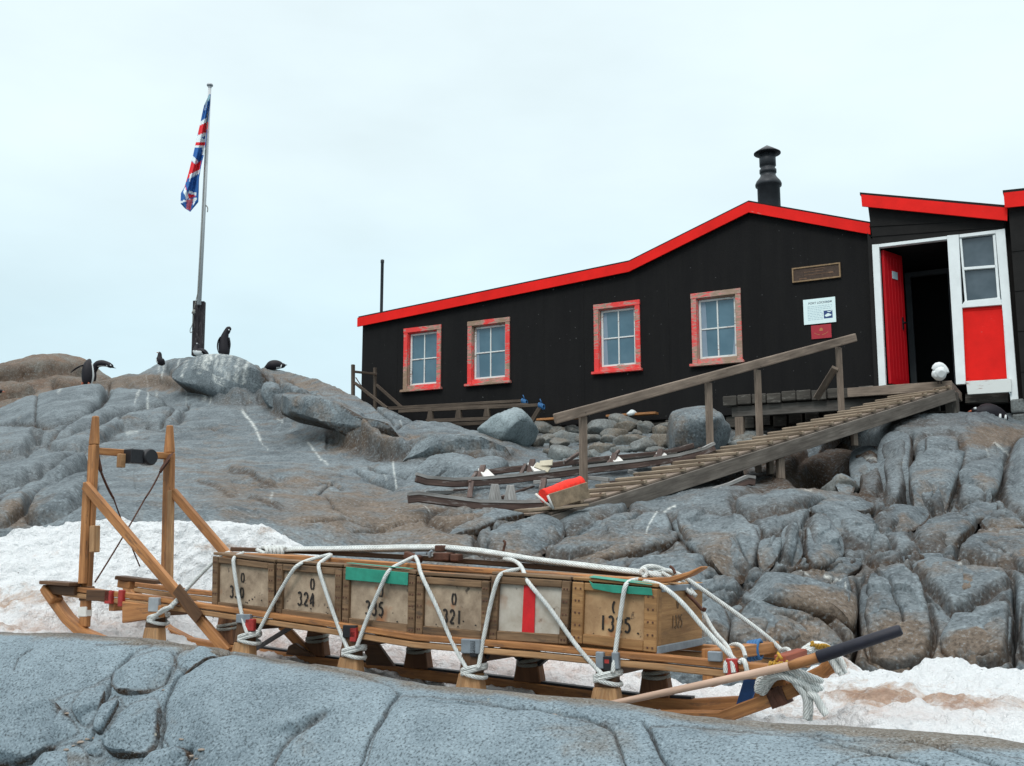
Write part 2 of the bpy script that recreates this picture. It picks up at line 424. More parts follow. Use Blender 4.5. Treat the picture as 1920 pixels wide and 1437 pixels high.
def stone_mesh(name, c, size, mat, parent=None, seed=0, sub=3, cuts=7, rough=.06):
    rnd = random.Random(seed); bm = bmesh.new(); bmesh.ops.create_icosphere(bm, subdivisions=sub, radius=1)
    v = np.array([x.co[:] for x in bm.verts])
    for k in range(cuts):
        n = np.array([rnd.gauss(0, 1) for _ in range(3)]); n /= np.linalg.norm(n); d = rnd.uniform(.52, .84)
        t = v @ n - d; m = t > 0; v[m] -= np.outer(t[m] * .97, n)
    v += (v / np.linalg.norm(v, axis=1)[:, None]) * (fbm(v * 1.7 + seed * 3.1, 4, seed)[:, None] * rough * 2)
    a = rnd.uniform(0, 6.28); R = np.array([[math.cos(a), -math.sin(a), 0], [math.sin(a), math.cos(a), 0], [0, 0, 1]])
    v = v / np.abs(v).max(0)
    v = v * np.array(size) + np.array(c)
    for q, x in zip(bm.verts, v): q.co = x
    for f in bm.faces: f.smooth = True
    me = bpy.data.meshes.new(name); bm.to_mesh(me); bm.free(); me.materials.append(mat)
    for nm, val in (('stain', .3 + .5 * rnd.random()), ('dirt_shade', 0.), ('guano', 0.)):
        at = me.attributes.new(nm, 'FLOAT', 'POINT'); at.data.foreach_set('value', np.full(len(v), val, dtype=np.float32))
    o = bpy.data.objects.new(name, me); COL.objects.link(o)
    return adopt(o, parent)

def ribbon_glyph(mb, strokes, org, ex, ey, en, w, h, t, th=.0015):
    """strokes in a 0..1 box; flat ribbons of width t standing th proud"""
    for st in strokes:
        pts = [Vector((x * w, y * h)) for x, y in st]
        L = []; R = []
        for i, p in enumerate(pts):
            d = (pts[min(i + 1, len(pts) - 1)] - pts[max(i - 1, 0)]).normalized(); nn = Vector((-d.y, d.x))
            L.append(p + nn * t / 2); R.append(p - nn * t / 2)
        for i in range(len(pts) - 1):
            q = [L[i], R[i], R[i + 1], L[i + 1]]
            mb.prism([org + ex * a.x + ey * a.y + en * .0008 for a in q], en * th)
def arc(cx, cy, rx, ry, a0, a1, n=9):
    return [(cx + rx * math.cos(math.radians(a0 + (a1 - a0) * i / n)), cy + ry * math.sin(math.radians(a0 + (a1 - a0) * i / n))) for i in range(n + 1)]
GLY = {
 '0': [arc(.5, .5, .38, .46, 105, 255), arc(.5, .5, .38, .46, -75, 75)],
 '1': [[(.5, .02), (.5, .98)]],
 '2': [arc(.5, .70, .36, .27, 165, -35), [(.74, .50), (.16, .06)], [(.24, .04), (.88, .04)]],
 '3': [arc(.45, .74, .34, .23, 150, -70), arc(.45, .27, .38, .26, 70, -150)],
 '4': [[(.66, .98), (.12, .36)], [(.10, .30), (.58, .30)], [(.72, .02), (.72, .86)], [(.80, .30), (.95, .30)]],
 '5': [[(.30, .96), (.85, .96)], [(.22, .92), (.20, .58)], arc(.46, .32, .38, .29, 110, -140)],
 '(': [arc(.9, .5, .6, .5, 120, 240)],
}
def stencil(name, text, org, ex, ey, en, h, parent, mat, adv=.60, wr=.47, t=.15):
    mb = MB(); w = h * wr
    for i, ch in enumerate(text):
        if ch in GLY: ribbon_glyph(mb, GLY[ch], org + ex * (i * h * adv), ex, ey, en, w, h, h * t)
    return mb.build(name, mat, parent)
# ------------------------------------------------------------------ camera, world, light
cam = bpy.data.cameras.new('camera'); cam.lens = F / 1920 * 36; cam.sensor_width = 36; cam.clip_end = 3000; cam.clip_start = .05
co = bpy.data.objects.new('camera', cam); COL.objects.link(co)
co.location = CAM; co.rotation_euler = (math.pi / 2 + PITCH, 0, 0); S.camera = co
S.view_settings.view_transform = 'Standard'; S.view_settings.look = 'None'; S.view_settings.exposure = 0; S.view_settings.gamma = 1
SUN_EL, SUN_AZ = math.radians(48), math.radians(205)   # azimuth: clockwise from +Y
w = bpy.data.worlds.new('World'); S.world = w; w.use_nodes = True; t = w.node_tree; n = t.nodes
sky = n.new('ShaderNodeTexSky'); sky.sky_type = 'NISHITA'; sky.sun_disc = False; sky.sun_elevation = SUN_EL; sky.sun_rotation = SUN_AZ
tc = n.new('ShaderNodeTexCoord'); sx = n.new('ShaderNodeSeparateXYZ'); t.links.new(tc.outputs['Generated'], sx.inputs[0])
cr = n.new('ShaderNodeValToRGB'); t.links.new(sx.outputs['Z'], cr.inputs[0])
el = cr.color_ramp.elements
for p_, c_ in ((0.0, (.64, .82, .89)), (.20, (.68, .87, .94)), (.34, (.79, .93, .97)), (.50, (.82, .95, .99)), (1.0, (1.0, 1.0, 1.0))):
    e = el.new(p_); e.color = (*c_, 1)
el.remove(el[0]); el.remove(el[-1])
st = n.new('ShaderNodeMath'); st.operation = 'MULTIPLY_ADD'; t.links.new(sx.outputs['Z'], st.inputs[0]); st.inputs[1].default_value = 1.0; st.inputs[2].default_value = .80
mp = n.new('ShaderNodeMapping'); mp.inputs['Scale'].default_value = (1, 1, 2.6); t.links.new(tc.outputs['Generated'], mp.inputs[0])
nz = n.new('ShaderNodeTexNoise'); nz.inputs['Scale'].default_value = 2.6; nz.inputs['Detail'].default_value = 5; nz.inputs['Roughness'].default_value = .5; t.links.new(mp.outputs[0], nz.inputs[0])
nr = n.new('ShaderNodeMapRange'); t.links.new(nz.outputs[0], nr.inputs[0]); nr.inputs[1].default_value = .3; nr.inputs[2].default_value = .7; nr.inputs[3].default_value = .90; nr.inputs[4].default_value = 1.06
pr = n.new('ShaderNodeValToRGB'); t.links.new(sx.outputs['Z'], pr.inputs[0]); pe = pr.color_ramp.elements
for p_, v_ in ((0.0, .425), (.5, .435), (.75, .68), (1.0, .92)):
    e = pe.new(p_); e.color = (v_, v_, v_, 1)
pe.remove(pe[0]); pe.remove(pe[-1])
st = n.new('ShaderNodeMath'); st.operation = 'MULTIPLY'; t.links.new(pr.outputs[0], st.inputs[0]); st.inputs[1].default_value = 2.56
m1 = n.new('ShaderNodeMath'); m1.operation = 'MULTIPLY'; t.links.new(st.outputs[0], m1.inputs[0]); t.links.new(nr.outputs[0], m1.inputs[1])
m2 = n.new('ShaderNodeMath'); m2.operation = 'MULTIPLY'; t.links.new(m1.outputs[0], m2.inputs[0]); m2.inputs[1].default_value = 10.0
vm = n.new('ShaderNodeVectorMath'); vm.operation = 'SCALE'; t.links.new(cr.outputs[0], vm.inputs[0]); t.links.new(m2.outputs[0], vm.inputs['Scale'])
mx = n.new('ShaderNodeMix'); mx.data_type = 'RGBA'; mx.inputs[0].default_value = .94
t.links.new(sky.outputs[0], mx.inputs[6]); t.links.new(vm.outputs[0], mx.inputs[7])
bg = n['Background']; t.links.new(mx.outputs[2], bg.inputs[0]); bg.inputs[1].default_value = .1
sl = bpy.data.lights.new('sun', 'SUN'); sl.energy = 1.4; sl.angle = math.radians(20); sl.color = (1, .97, .93)
so = bpy.data.objects.new('sun', sl); COL.objects.link(so)
sd = Vector((math.sin(SUN_AZ) * math.cos(SUN_EL), math.cos(SUN_AZ) * math.cos(SUN_EL), math.sin(SUN_EL)))
so.rotation_euler = sd.to_track_quat('Z', 'Y').to_euler(); so.location = (0, 0, 30)

# ------------------------------------------------------------------ terrain sheets
def tps(ctrl, lam=1e-3):
    c = np.array(ctrl, float); X = c[:, :2] / 500; n = len(c)
    def U(r2): return np.where(r2 > 0, r2 * np.log(np.maximum(r2, 1e-12)) * .5, 0)
    K = U(((X[:, None] - X[None]) ** 2).sum(-1)) + lam * np.eye(n)
    Pm = np.c_[np.ones(n), X]
    A = np.r_[np.c_[K, Pm], np.c_[Pm.T, np.zeros((3, 3))]]
    sol = np.linalg.solve(A, np.r_[np.log(c[:, 2]), np.zeros(3)])
    def f(px, py):
        q = np.stack([np.asarray(px, float) / 500, np.asarray(py, float) / 500], -1); sh = q.shape[:-1]; q = q.reshape(-1, 2)
        out = np.empty(len(q))
        for a in range(0, len(q), 40000):
            b = q[a:a + 40000]
            out[a:a + 40000] = U(((b[:, None] - X[None]) ** 2).sum(-1)) @ sol[:n] + sol[n] + b @ sol[n + 1:]
        return np.exp(out).reshape(sh)
    return f
def unproj(px, py, Y):
    u = (px - 960) / F; v = (718.5 - py) / F
    dy = CP - v * SP; k = Y / dy
    return np.stack([u * k, Y, 1.6 + (SP + v * CP) * k], -1)
def seg_dist(X, Yv, line):
    """distance to a polyline and whether the point is on its right-hand/below side"""
    d = np.full(X.shape, 1e9); side = np.zeros(X.shape)
    for (x0, y0), (x1, y1) in zip(line[:-1], line[1:]):
        dx, dy = x1 - x0, y1 - y0; L = dx * dx + dy * dy + 1e-9
        t = np.clip(((X - x0) * dx + (Yv - y0) * dy) / L, 0, 1)
        ex = X - x0 - t * dx; ey = Yv - y0 - t * dy; dd = np.hypot(ex, ey); m = dd < d
        d = np.where(m, dd, d); side = np.where(m, np.sign(dx * (Yv - y0) - dy * (X - x0)), side)
    return d, side
def inside(X, Yv, poly):
    r = np.zeros(X.shape, bool); n = len(poly)
    for i in range(n):
        x0, y0 = poly[i]; x1, y1 = poly[(i + 1) % n]
        c = (y0 > Yv) != (y1 > Yv)
        r ^= c & (X < (x1 - x0) * (Yv - y0) / (y1 - y0 + 1e-12) + x0)
    return r
def chaikin(poly, k=1, closed=True):
    for _ in range(k):
        q = []; n = len(poly)
        for i in range(n if closed else n - 1):
            a = poly[i]; b = poly[(i + 1) % n]
            q += [(a[0] * .75 + b[0] * .25, a[1] * .75 + b[1] * .25), (a[0] * .25 + b[0] * .75, a[1] * .25 + b[1] * .75)]
        if not closed: q = [poly[0]] + q + [poly[-1]]
        poly = q
    return poly
def box_of(X, Yv, pts, m):
    a = np.array(pts)
    return (X > a[:, 0].min() - m) & (X < a[:, 0].max() + m) & (Yv > a[:, 1].min() - m) & (Yv < a[:, 1].max() + m)

class Sheet:
    def __init__(s, top, bottom, step, ystep, depth, x0=-220, x1=2140):
        xs = np.arange(x0, x1 + step, step)
        tx, ty = zip(*top); T = np.interp(xs, tx, ty)
        bx, by = zip(*bottom); B = np.interp(xs, bx, by)
        rows = int(math.ceil((B - T).max() / ystep))
        k = (np.linspace(0, 1, rows + 1) ** 1.0)[:, None]
        s.X = np.repeat(xs[None], rows + 1, 0); s.Yp = T[None] + (B - T)[None] * k
        s.D = depth(s.X, s.Yp)
        s.T = T
        s.P0 = unproj(s.X, s.Yp, s.D)
        du = np.gradient(s.P0, axis=1); dv = np.gradient(s.P0, axis=0)
        nn = np.cross(dv, du); nn /= np.linalg.norm(nn, axis=-1, keepdims=True) + 1e-9
        view = np.array([0, 0, 1.6]) - s.P0
        nn *= np.sign((nn * view).sum(-1, keepdims=True)); s.N = nn
        s.hs = .7; s.h = np.zeros(s.X.shape); s.at = {k: np.zeros(s.X.shape) for k in ('stain', 'dirt_shade', 'guano', 'pink')}
        q = np.stack([s.X / 26, s.Yp / 22, np.zeros_like(s.X)], -1)
        s.qx = s.X + 4.5 * fbm(q, 4, 5) + 9 * fbm(q / 4.5, 2, 15); s.qy = s.Yp + 3.6 * fbm(q, 4, 9) + 7 * fbm(q / 4.5, 2, 19)
    def block(s, poly, h, w, groove=0, gw=4, dirt_shade=.0, up=0):
        poly = chaikin(poly, 1)
        m = box_of(s.X, s.Yp, poly, 4 * gw + 8); X = s.qx[m]; Y = s.qy[m]
        d, _ = seg_dist(X, Y, poly + [poly[0]]); ins = inside(X, Y, poly)
        t = np.clip(d / w, 0, 1)
        c = np.array(poly); cx, cy = c.mean(0); ex_, ey_ = np.ptp(c, axis=0) / 2 + 1
        rg = random.Random(int(cx * 31 + cy * 17)); tx_, ty_ = rg.uniform(-.75, .75), rg.uniform(-.8, .35); w = w * rg.uniform(.6, 1.5)
        pl = 1 + tx_ * (X - cx) / ex_ + ty_ * (Y - cy) / ey_
        a = np.where(ins, s.hs * h * pl * (1 - (1 - t) ** 2.6), 0)
        a -= groove * np.exp(-(d / gw) ** 2)
        s.h[m] += a
        if dirt_shade: s.at['dirt_shade'][m] = np.maximum(s.at['dirt_shade'][m], dirt_shade * np.exp(-(d / (gw * 1.5)) ** 2))
    def facets(s, cell, amp, mask, seed):
        """broken planar facets: each cell its own small tilt"""
        X = s.qx / cell; Y = s.qy / (cell * .8); ix = np.floor(X).astype(int); iy = np.floor(Y).astype(int)
        best = np.full(X.shape, 1e9); hh = np.zeros(X.shape)
        def hsh(a, b, k): 
            v = np.sin(a * 127.1 + b * 311.7 + k * 74.7 + seed) * 43758.5453; return v - np.floor(v)
        for dx in (-1, 0, 1):
            for dy in (-1, 0, 1):
                cx = ix + dx; cy = iy + dy; fx = cx + hsh(cx, cy, 1); fy = cy + hsh(cx, cy, 2)
                d = (X - fx) ** 2 + (Y - fy) ** 2; m = d < best; best = np.where(m, d, best)
                hh = np.where(m, (hsh(cx, cy, 3) - .5) * .8 + (X - fx) * (hsh(cx, cy, 4) - .5) * 1.7 + (Y - fy) * (hsh(cx, cy, 5) - .55) * 1.7, hh)
        s.h += amp * hh * mask
    def blob(s, items):
        r = np.zeros(s.X.shape)
        for cx, cy, rx, ry, a in items: r = np.maximum(r, a * np.exp(-1.2 * (((s.X - cx) / rx) ** 2 + ((s.Yp - cy) / ry) ** 2)))
        return np.clip(r, 0, 1)
    def crack(s, line, depth, w=3.5, dirt_shade=.6, taper=True):
        m = box_of(s.X, s.Yp, line, 4 * w + 8); X = s.qx[m]; Y = s.qy[m]
        d, _ = seg_dist(X, Y, line)
        s.h[m] -= depth * (np.exp(-(d / w) ** 2) + .35 * np.exp(-(d / (w * 3)) ** 2))
        if dirt_shade: s.at['dirt_shade'][m] = np.maximum(s.at['dirt_shade'][m], dirt_shade * np.exp(-(d / (w * .9)) ** 2))
    def ledge(s, line, h, w, soft=4, dirt_shade=0, rev=False, endtaper=60):
        """ground on the upper side of the line stands h proud, fading over w px; rev: lower side"""
        m = box_of(s.X, s.Yp, line, w * 1.6 + 10); X = s.qx[m]; Y = s.qy[m]
        d, sd_ = seg_dist(X, Y, line); sg = -sd_ * d
        if rev: sg = -sg
        tp = np.clip(np.minimum(X - line[0][0], line[-1][0] - X) / endtaper + .15, 0, 1)
        hh = h(X) if callable(h) else h
        a = hh * (1 / (1 + np.exp(-np.clip(sg / soft * 2.5, -30, 30)))) * np.where(sg > 0, np.exp(-(np.maximum(sg, 0) / w) ** 2), 1) * tp
        s.h[m] += a
        if dirt_shade: s.at['dirt_shade'][m] = np.maximum(s.at['dirt_shade'][m], dirt_shade * np.exp(-((sg + soft) / (soft * 1.6)) ** 2) * tp)  # dark strip just below the lip, painted in as its shadow
    def paint(s, name, items):
        for cx, cy, rx, ry, a in items:
            r = ((s.X - cx) / rx) ** 2 + ((s.Yp - cy) / ry) ** 2
            s.at[name] += a * np.exp(-r * 1.2)
    def streak(s, name, line, w, a):
        m = box_of(s.X, s.Yp, line, 4 * w + 4)
        d, _ = seg_dist(s.qx[m] * .6 + s.X[m] * .4, s.Yp[m], line)
        s.at[name][m] = np.maximum(s.at[name][m], a * np.exp(-(d / w) ** 2))
    def finish(s, name, mat, noise=((.6, .05), (.18, .018)), back=(.6, -.25, 3), front=None, sharp=None):
        P1 = s.P0 + s.N * s.h[..., None]
        for i, (sc, a) in enumerate(noise):
            q = P1 / sc
            P1 = P1 + s.N * (a * fbm(q, 4, 31 + i))[..., None]
        rows = [P1]; ats = {k: [v] for k, v in s.at.items()}
        top = P1[0]; bk = []
        for k in range(back[2], 0, -1):
            r = top.copy(); r[:, 1] += back[0] * k ** 1.3; r[:, 0] *= 1 + .0 * k; r[:, 2] += back[1] * k ** 1.6; bk.append(r)
        fr = []
        if front:
            bt = P1[-1]
            for k in range(1, front[2] + 1):
                r = bt.copy(); r[:, 1] += front[0] * k; r[:, 2] += front[1] * k; fr.append(r)
        A = np.concatenate([np.array(bk).reshape(-1, *top.shape), P1] + ([np.array(fr)] if fr else []), 0)
        R, Cn = A.shape[:2]
        me = bpy.data.meshes.new(name)
        ix = np.arange(R * Cn).reshape(R, Cn)
        f = np.stack([ix[1:, :-1], ix[1:, 1:], ix[:-1, 1:], ix[:-1, :-1]], -1).reshape(-1, 4)
        me.vertices.add(R * Cn); me.vertices.foreach_set('co', A.astype(np.float32).ravel())
        me.loops.add(f.size); me.loops.foreach_set('vertex_index', f.astype(np.int32).ravel())
        me.polygons.add(len(f)); me.polygons.foreach_set('loop_start', np.arange(0, f.size, 4, dtype=np.int32)); me.polygons.foreach_set('loop_total', np.full(len(f), 4, dtype=np.int32))
        me.polygons.foreach_set('use_smooth', np.ones(len(f), bool))
        for k, v in s.at.items():
            full = np.concatenate([np.repeat(v[:1], len(bk), 0), v] + ([np.repeat(v[-1:], len(fr), 0)] if fr else []), 0)
            at = me.attributes.new(k, 'FLOAT', 'POINT'); at.data.foreach_set('value', np.clip(full, 0, 1.5).astype(np.float32).ravel())
        me.update(calc_edges=True); me.validate()
        me.materials.append(mat)
        o = bpy.data.objects.new(name, me); COL.objects.link(o); tag(o, kind='structure')
        s.P1 = P1
        return o
    def at_px(s, px, py):
        i = int(np.argmin(((s.X[0] - px)) ** 2)); j = int(np.argmin((s.Yp[:, i] - py) ** 2))
        return Vector(s.P1[j, i]), float(s.P1[j, i][1])

# sledge reference planes (near side / far side of the loaded sledge)
N0 = P(398, 1100, 6.35); N1 = P(1232, 1100, 5.0)
EX = Vector((N1.x - N0.x, N1.y - N0.y, 0)).normalized(); EY = Vector((-EX.y, EX.x, 0))
SW = .62
def hN(px, py, off=0.0): return hit(px, py, N0 + EY * off, EY)
def proj(p):
    d = Vector(p) - CAM; zc = d.y * CP + d.z * SP; yc = -d.y * SP + d.z * CP
    return 960 + F * d.x / zc, 718.5 - F * yc / zc

# ---- near rock
top1 = [(-220, 1172), (0, 1177), (100, 1183), (200, 1193), (300, 1203), (400, 1214), (500, 1233), (600, 1247), (700, 1263), (800, 1279), (900, 1293), (1000, 1305), (1100, 1316), (1200, 1326), (1300, 1338), (1400, 1346), (1500, 1354), (1600, 1362), (1700, 1370), (1800, 1379), (1920, 1390), (2140, 1412)]
top1 = [(x, y + float(np.interp(x, [0, 250, 450, 800, 1000, 1150, 1500, 1920], [2, 3, 6, 3, 0, -4, -3, 0]))) for x, y in top1]
tx1, ty1 = zip(*top1)
def depth1(px, py):
    T = np.interp(px, tx1, ty1); crest = np.interp(px, [-220, 0, 430, 900, 1400, 1920, 2140], [6.35, 6.15, 5.5, 4.85, 4.25, 3.8, 3.7])
    t = np.clip((py - T) / 330, 0, 1.3)
    w = np.interp(px, [-200, 300, 1000, 1920], [1.25, 1.1, 1.0, .75])
    return crest - w * (np.sqrt(t * (2 - np.minimum(t, 1))) * .55 + t * .45)
s1 = Sheet(top1, [(-220, 1540), (2140, 1540)], 2.0, 2.0, depth1); s1.hs = .62
NEAR_BLOCKS = [
    ([(0, 1364), (33, 1342), (73, 1324), (105, 1319), (125, 1337), (147, 1367), (150, 1385), (110, 1402), (60, 1440), (-60, 1450), (-120, 1400)], .055, 34),
    ([(140, 1330), (152, 1305), (195, 1287), (202, 1302), (188, 1338), (172, 1365), (156, 1368), (144, 1348)], .04, 18),
    ([(207, 1276), (226, 1255), (250, 1240), (300, 1226), (328, 1232), (330, 1258), (318, 1285), (300, 1300), (245, 1306), (212, 1300)], .05, 28),
    ([(197, 1375), (215, 1347), (237, 1324), (270, 1316), (303, 1320), (301, 1370), (296, 1405), (270, 1423), (202, 1423)], .06, 26),
    ([(165, 1420), (172, 1398), (193, 1388), (194, 1420)], .035, 12),
    ([(270, 1432), (303, 1409), (345, 1403), (362, 1411), (345, 1450), (280, 1460)], .045, 18),
    ([(176, 1370), (206, 1310), (230, 1320), (213, 1346), (192, 1384)], .035, 14),
    ([(331, 1261), (332, 1236), (356, 1223), (425, 1227), (380, 1244), (346, 1264)], .035, 18),
    ([(-300, 1168), (60, 1182), (250, 1200), (300, 1214), (250, 1232), (207, 1274), (195, 1285), (150, 1302), (105, 1315), (70, 1321), (0, 1359), (-300, 1390)], .06, 60),
    ([(430, 1228), (640, 1262), (752, 1300), (725, 1327), (693, 1390), (668, 1460), (370, 1460), (365, 1407), (305, 1405), (309, 1335), (325, 1291), (346, 1268), (386, 1244)], .07, 60),
    ([(762, 1301), (940, 1326), (1100, 1353), (1140, 1372), (1163, 1420), (1175, 1480), (680, 1480), (699, 1393), (730, 1330)], .07, 70),
    ([(1206, 1353), (1500, 1372), (1800, 1400), (2000, 1440), (2000, 1500), (1265, 1470), (1232, 1400)], .05, 50),
    ([(60, 1442), (110, 1405), (150, 1400), (165, 1425), (160, 1460), (60, 1470)], .03, 16)]
for k_, (poly, h, wd) in enumerate(NEAR_BLOCKS):
    s1.block(poly, h * .6, wd * 1.5, .004, 1.6, .6)
for line, dp, wd in (
    ([(247, 1232), (227, 1250), (207, 1277), (200, 1307), (187, 1347), (173, 1373), (167, 1390)], .035, 3),
    ([(430, 1230), (383, 1240), (343, 1267), (320, 1293), (307, 1333), (303, 1377), (300, 1407)], .04, 3),
    ([(67, 1227), (40, 1247), (30, 1267)], .02, 2.6), ([(327, 1260), (327, 1237), (350, 1223)], .015, 2.5),
    ([(267, 1427), (303, 1407), (363, 1407)], .03, 3),
    ([(350, 1440), (363, 1410)], .03, 4), ([(747, 1302), (727, 1327), (710, 1363), (693, 1393), (672, 1440)], .035, 3),
    ([(807, 1318), (940, 1328), (1040, 1340), (1100, 1350), (1140, 1370), (1160, 1407), (1175, 1440)], .02, 2.6),
    ([(1203, 1353), (1227, 1397), (1262, 1440)], .03, 3), ([(1513, 1378), (1607, 1397), (1697, 1427), (1760, 1450)], .022, 3), ([(1713, 1387), (1780, 1407), (1827, 1427), (1880, 1450)], .03, 4),
    ([(613, 1350), (567, 1377), (530, 1407), (510, 1440)], .02, 6),
    ([(1560, 1437), (1600, 1416), (1650, 1412), (1720, 1425)], .008, 3), ([(180, 1217), (300, 1212), (400, 1222)], .006, 3)):
    s1.crack(line, dp * .8, wd * .55, .85)
s1.ledge([(500, 1385), (560, 1375), (612, 1352), (640, 1348)], .035, 55, 5, rev=False)
s1.at['stain'] += .12
s1.paint('stain', [(x, np.interp(x, tx1, ty1) + 4, 80, 12, .55) for x in range(-200, 2100, 70)])
s1.paint('stain', [(1150, 1390, 90, 40, .5), (1750, 1400, 200, 20, .5), (180, 1430, 130, 24, .45), (250, 1360, 60, 30, .35), (60, 1420, 60, 40, .3), (1400, 1370, 200, 14, .3)])
s1.paint('dirt_shade', [(100, 1425, 50, 8, .8), (155, 1395, 14, 8, .8), (370, 1425, 16, 6, .9), (200, 1352, 7, 5, .9), (125, 1340, 7, 9, .8), (1140, 1360, 22, 6, .5)])
near_sheet = s1
o_near = s1.finish('rocky_ground', RKF, noise=((.9, .035), (.22, .008), (.07, .003)), back=(.12, -.05, 5), front=(.02, -.12, 9))

# ---- snow
ctrl2 = [(-220, 1015, 8.5), (0, 1008, 8.3), (200, 975, 8.4), (340, 975, 8.4), (480, 985, 8.4), (545, 1015, 8.2), (620, 1060, 8.0), (850, 1160, 7.6), (1000, 1190, 7.5), (1150, 1225, 7.3), (1280, 1283, 6.7), (1400, 1285, 6.45), (1480, 1270, 6.5), (1570, 1232, 6.9), (1640, 1262, 6.6), (1760, 1240, 6.8), (1920, 1250, 6.5), (2140, 1240, 6.5),
         (-220, 1180, 7.3), (60, 1180, 7.0), (1640, 1370, 4.55), (1920, 1395, 4.3), (2140, 1412, 4.2), (0, 1260, 6.2), (-200, 1260, 6.4), (1640, 1420, 4.2), (1920, 1440, 3.95)]
LN_ = (N1 - N0).dot(EX); _a, _b = hN(482, 1233, SW), hN(1106, 1315, SW)
_fa, _fb = (_a - N0).dot(EX) / LN_, (_b - N0).dot(EX) / LN_
def runner_z(f):  # height of the underside of the runners, f = 0 at px 398 .. 1 at px 1232
    return _a.z + (f - _fa) / (_fb - _fa) * (_b.z - _a.z)
for f in (-.2, .1, .4, .7, 1.0, 1.2):
    for off in (-.05, SW + .05):
        q = N0.lerp(N1, f) + EY * off; q.z = runner_z(f) - .005
        x, y = proj(q); ctrl2.append((x, y, q.y))
depth2 = tps(ctrl2, 2e-4)
top2 = [(-220, 1015), (0, 1009), (30, 996), (70, 986), (130, 980), (200, 976), (340, 977), (420, 980), (480, 987), (515, 998), (545, 1016), (620, 1060), (720, 1110), (850, 1160), (1000, 1190), (1150, 1225), (1230, 1262), (1280, 1283), (1330, 1281), (1400, 1285), (1480, 1268), (1540, 1240), (1570, 1230), (1610, 1246), (1640, 1262), (1690, 1259), (1725, 1254), (1760, 1250), (1800, 1248), (1860, 1254), (1920, 1257), (2140, 1250)]
s2 = Sheet(top2, [(-220, 1270), (400, 1300), (900, 1370), (1500, 1440), (2140, 1470)], 2.6, 2.2, depth2)
s2.paint('dirt_shade', [(300, 1020, 200, 40, .22), (1780, 1290, 200, 40, .15), (1660, 1308, 120, 12, .35), (1820, 1322, 120, 8, .35), (0, 1120, 120, 30, .45), (250, 1110, 180, 18, .35), (480, 1000, 60, 14, .35), (100, 1040, 60, 10, .25), (1600, 1300, 120, 30, .5), (1700, 1318, 150, 18, .45), (1850, 1325, 140, 16, .5), (1570, 1245, 40, 22, .9), (1480, 1330, 90, 30, .45), (60, 1130, 200, 18, .55), (150, 1160, 150, 14, .5), (430, 1030, 60, 10, .75), (1050, 1260, 120, 20, .45), (1190, 1265, 50, 14, .4), (1560, 1350, 200, 14, .3), (380, 1120, 80, 20, .3), (20, 1175, 90, 12, .8), (1900, 1360, 140, 12, .3)])
s2.paint('pink', [(700, 1230, 260, 40, .8), (1000, 1260, 160, 40, .8), (1250, 1300, 160, 30, .5), (200, 1170, 260, 30, .5), (520, 1210, 120, 40, .7), (1750, 1340, 260, 30, .4)])
o_snow = s2.finish('snow', SNOW, noise=((.55, .06), (.17, .060), (.06, .030)), back=(.10, -.16, 5), front=(-.02, -.12, 6))

# ---- main hill
W0 = P(1650, 722, 15.2); WR = Vector((.8802, -.4745, 0)); WN = Vector((-.4745, -.8802, 0))
def hW(px, py, off=0.0): return hit(px, py, W0 + WN * off, WN)
def wY(px, off=0.0, py=800): return hW(px, py, off).y
ctrl3 = [(-220, 800, 24), (0, 765, 24), (150, 722, 24), (262, 711, 24.5), (380, 668, 24.2), (470, 678, 23.6), (520, 699, 22.8), (600, 715, 20.6), (680, 750, 17.8), (800, 785, 16.3), (900, 806, 15.6),
         (1000, 812, wY(1000, .1)), (1100, 814, wY(1100, .1)), (1250, 812, wY(1250, .1)), (1400, 808, wY(1400, .1)), (1620, 800, 14.6), (1900, 790, 14.0), (2140, 790, 13.4),
         (-220, 850, 17), (0, 850, 16), (200, 850, 15), (400, 850, 15.2), (560, 840, 15.3), (700, 860, 14), (820, 862, 13.4), (0, 1000, 9.2), (200, 975, 9.0), (400, 980, 8.9), (550, 1015, 8.7), (600, 930, 10.8), (400, 920, 11.2), (200, 900, 11.8), (800, 950, 10.6),
         (1000, 957, 10.25), (1100, 962, 9.9), (1250, 955, 10), (1150, 850, 14.2), (1250, 850, 13.9), (1000, 850, 14.3), (1400, 925, 10.4), (1500, 913, 10.5), (1420, 890, 12.2), (1560, 900, 11.8), (1620, 860, 12.8), (1600, 920, 10.7), (1680, 820, 12.4), (1760, 808, 12.4), (1850, 805, 12.9), (1700, 940, 10.5), (1900, 950, 10.0), (900, 1040, 8.8), (1100, 1080, 8.3),
         (1350, 1100, 8.0), (1350, 1250, 7.3), (1600, 1000, 9.3), (1600, 1060, 8.6), (1650, 1100, 8.0), (1650, 1260, 7.3), (1920, 1250, 6.9), (1900, 1050, 8.4), (2140, 1250, 6.8), (720, 1110, 8.3), (550, 1060, 8.6), (1000, 1200, 7.9), (0, 1200, 8.3), (600, 1250, 8.0), (1300, 1350, 7.2), (1900, 1350, 6.7), (2140, 1350, 6.6), (-220, 1000, 9.4), (-220, 1300, 8.6), (200, 1090, 9.4), (0, 1090, 9.5), (380, 1090, 9.3), (300, 1180, 9.3), (-220, 1120, 9.8)]
depth3 = tps(ctrl3, 1.5e-4)
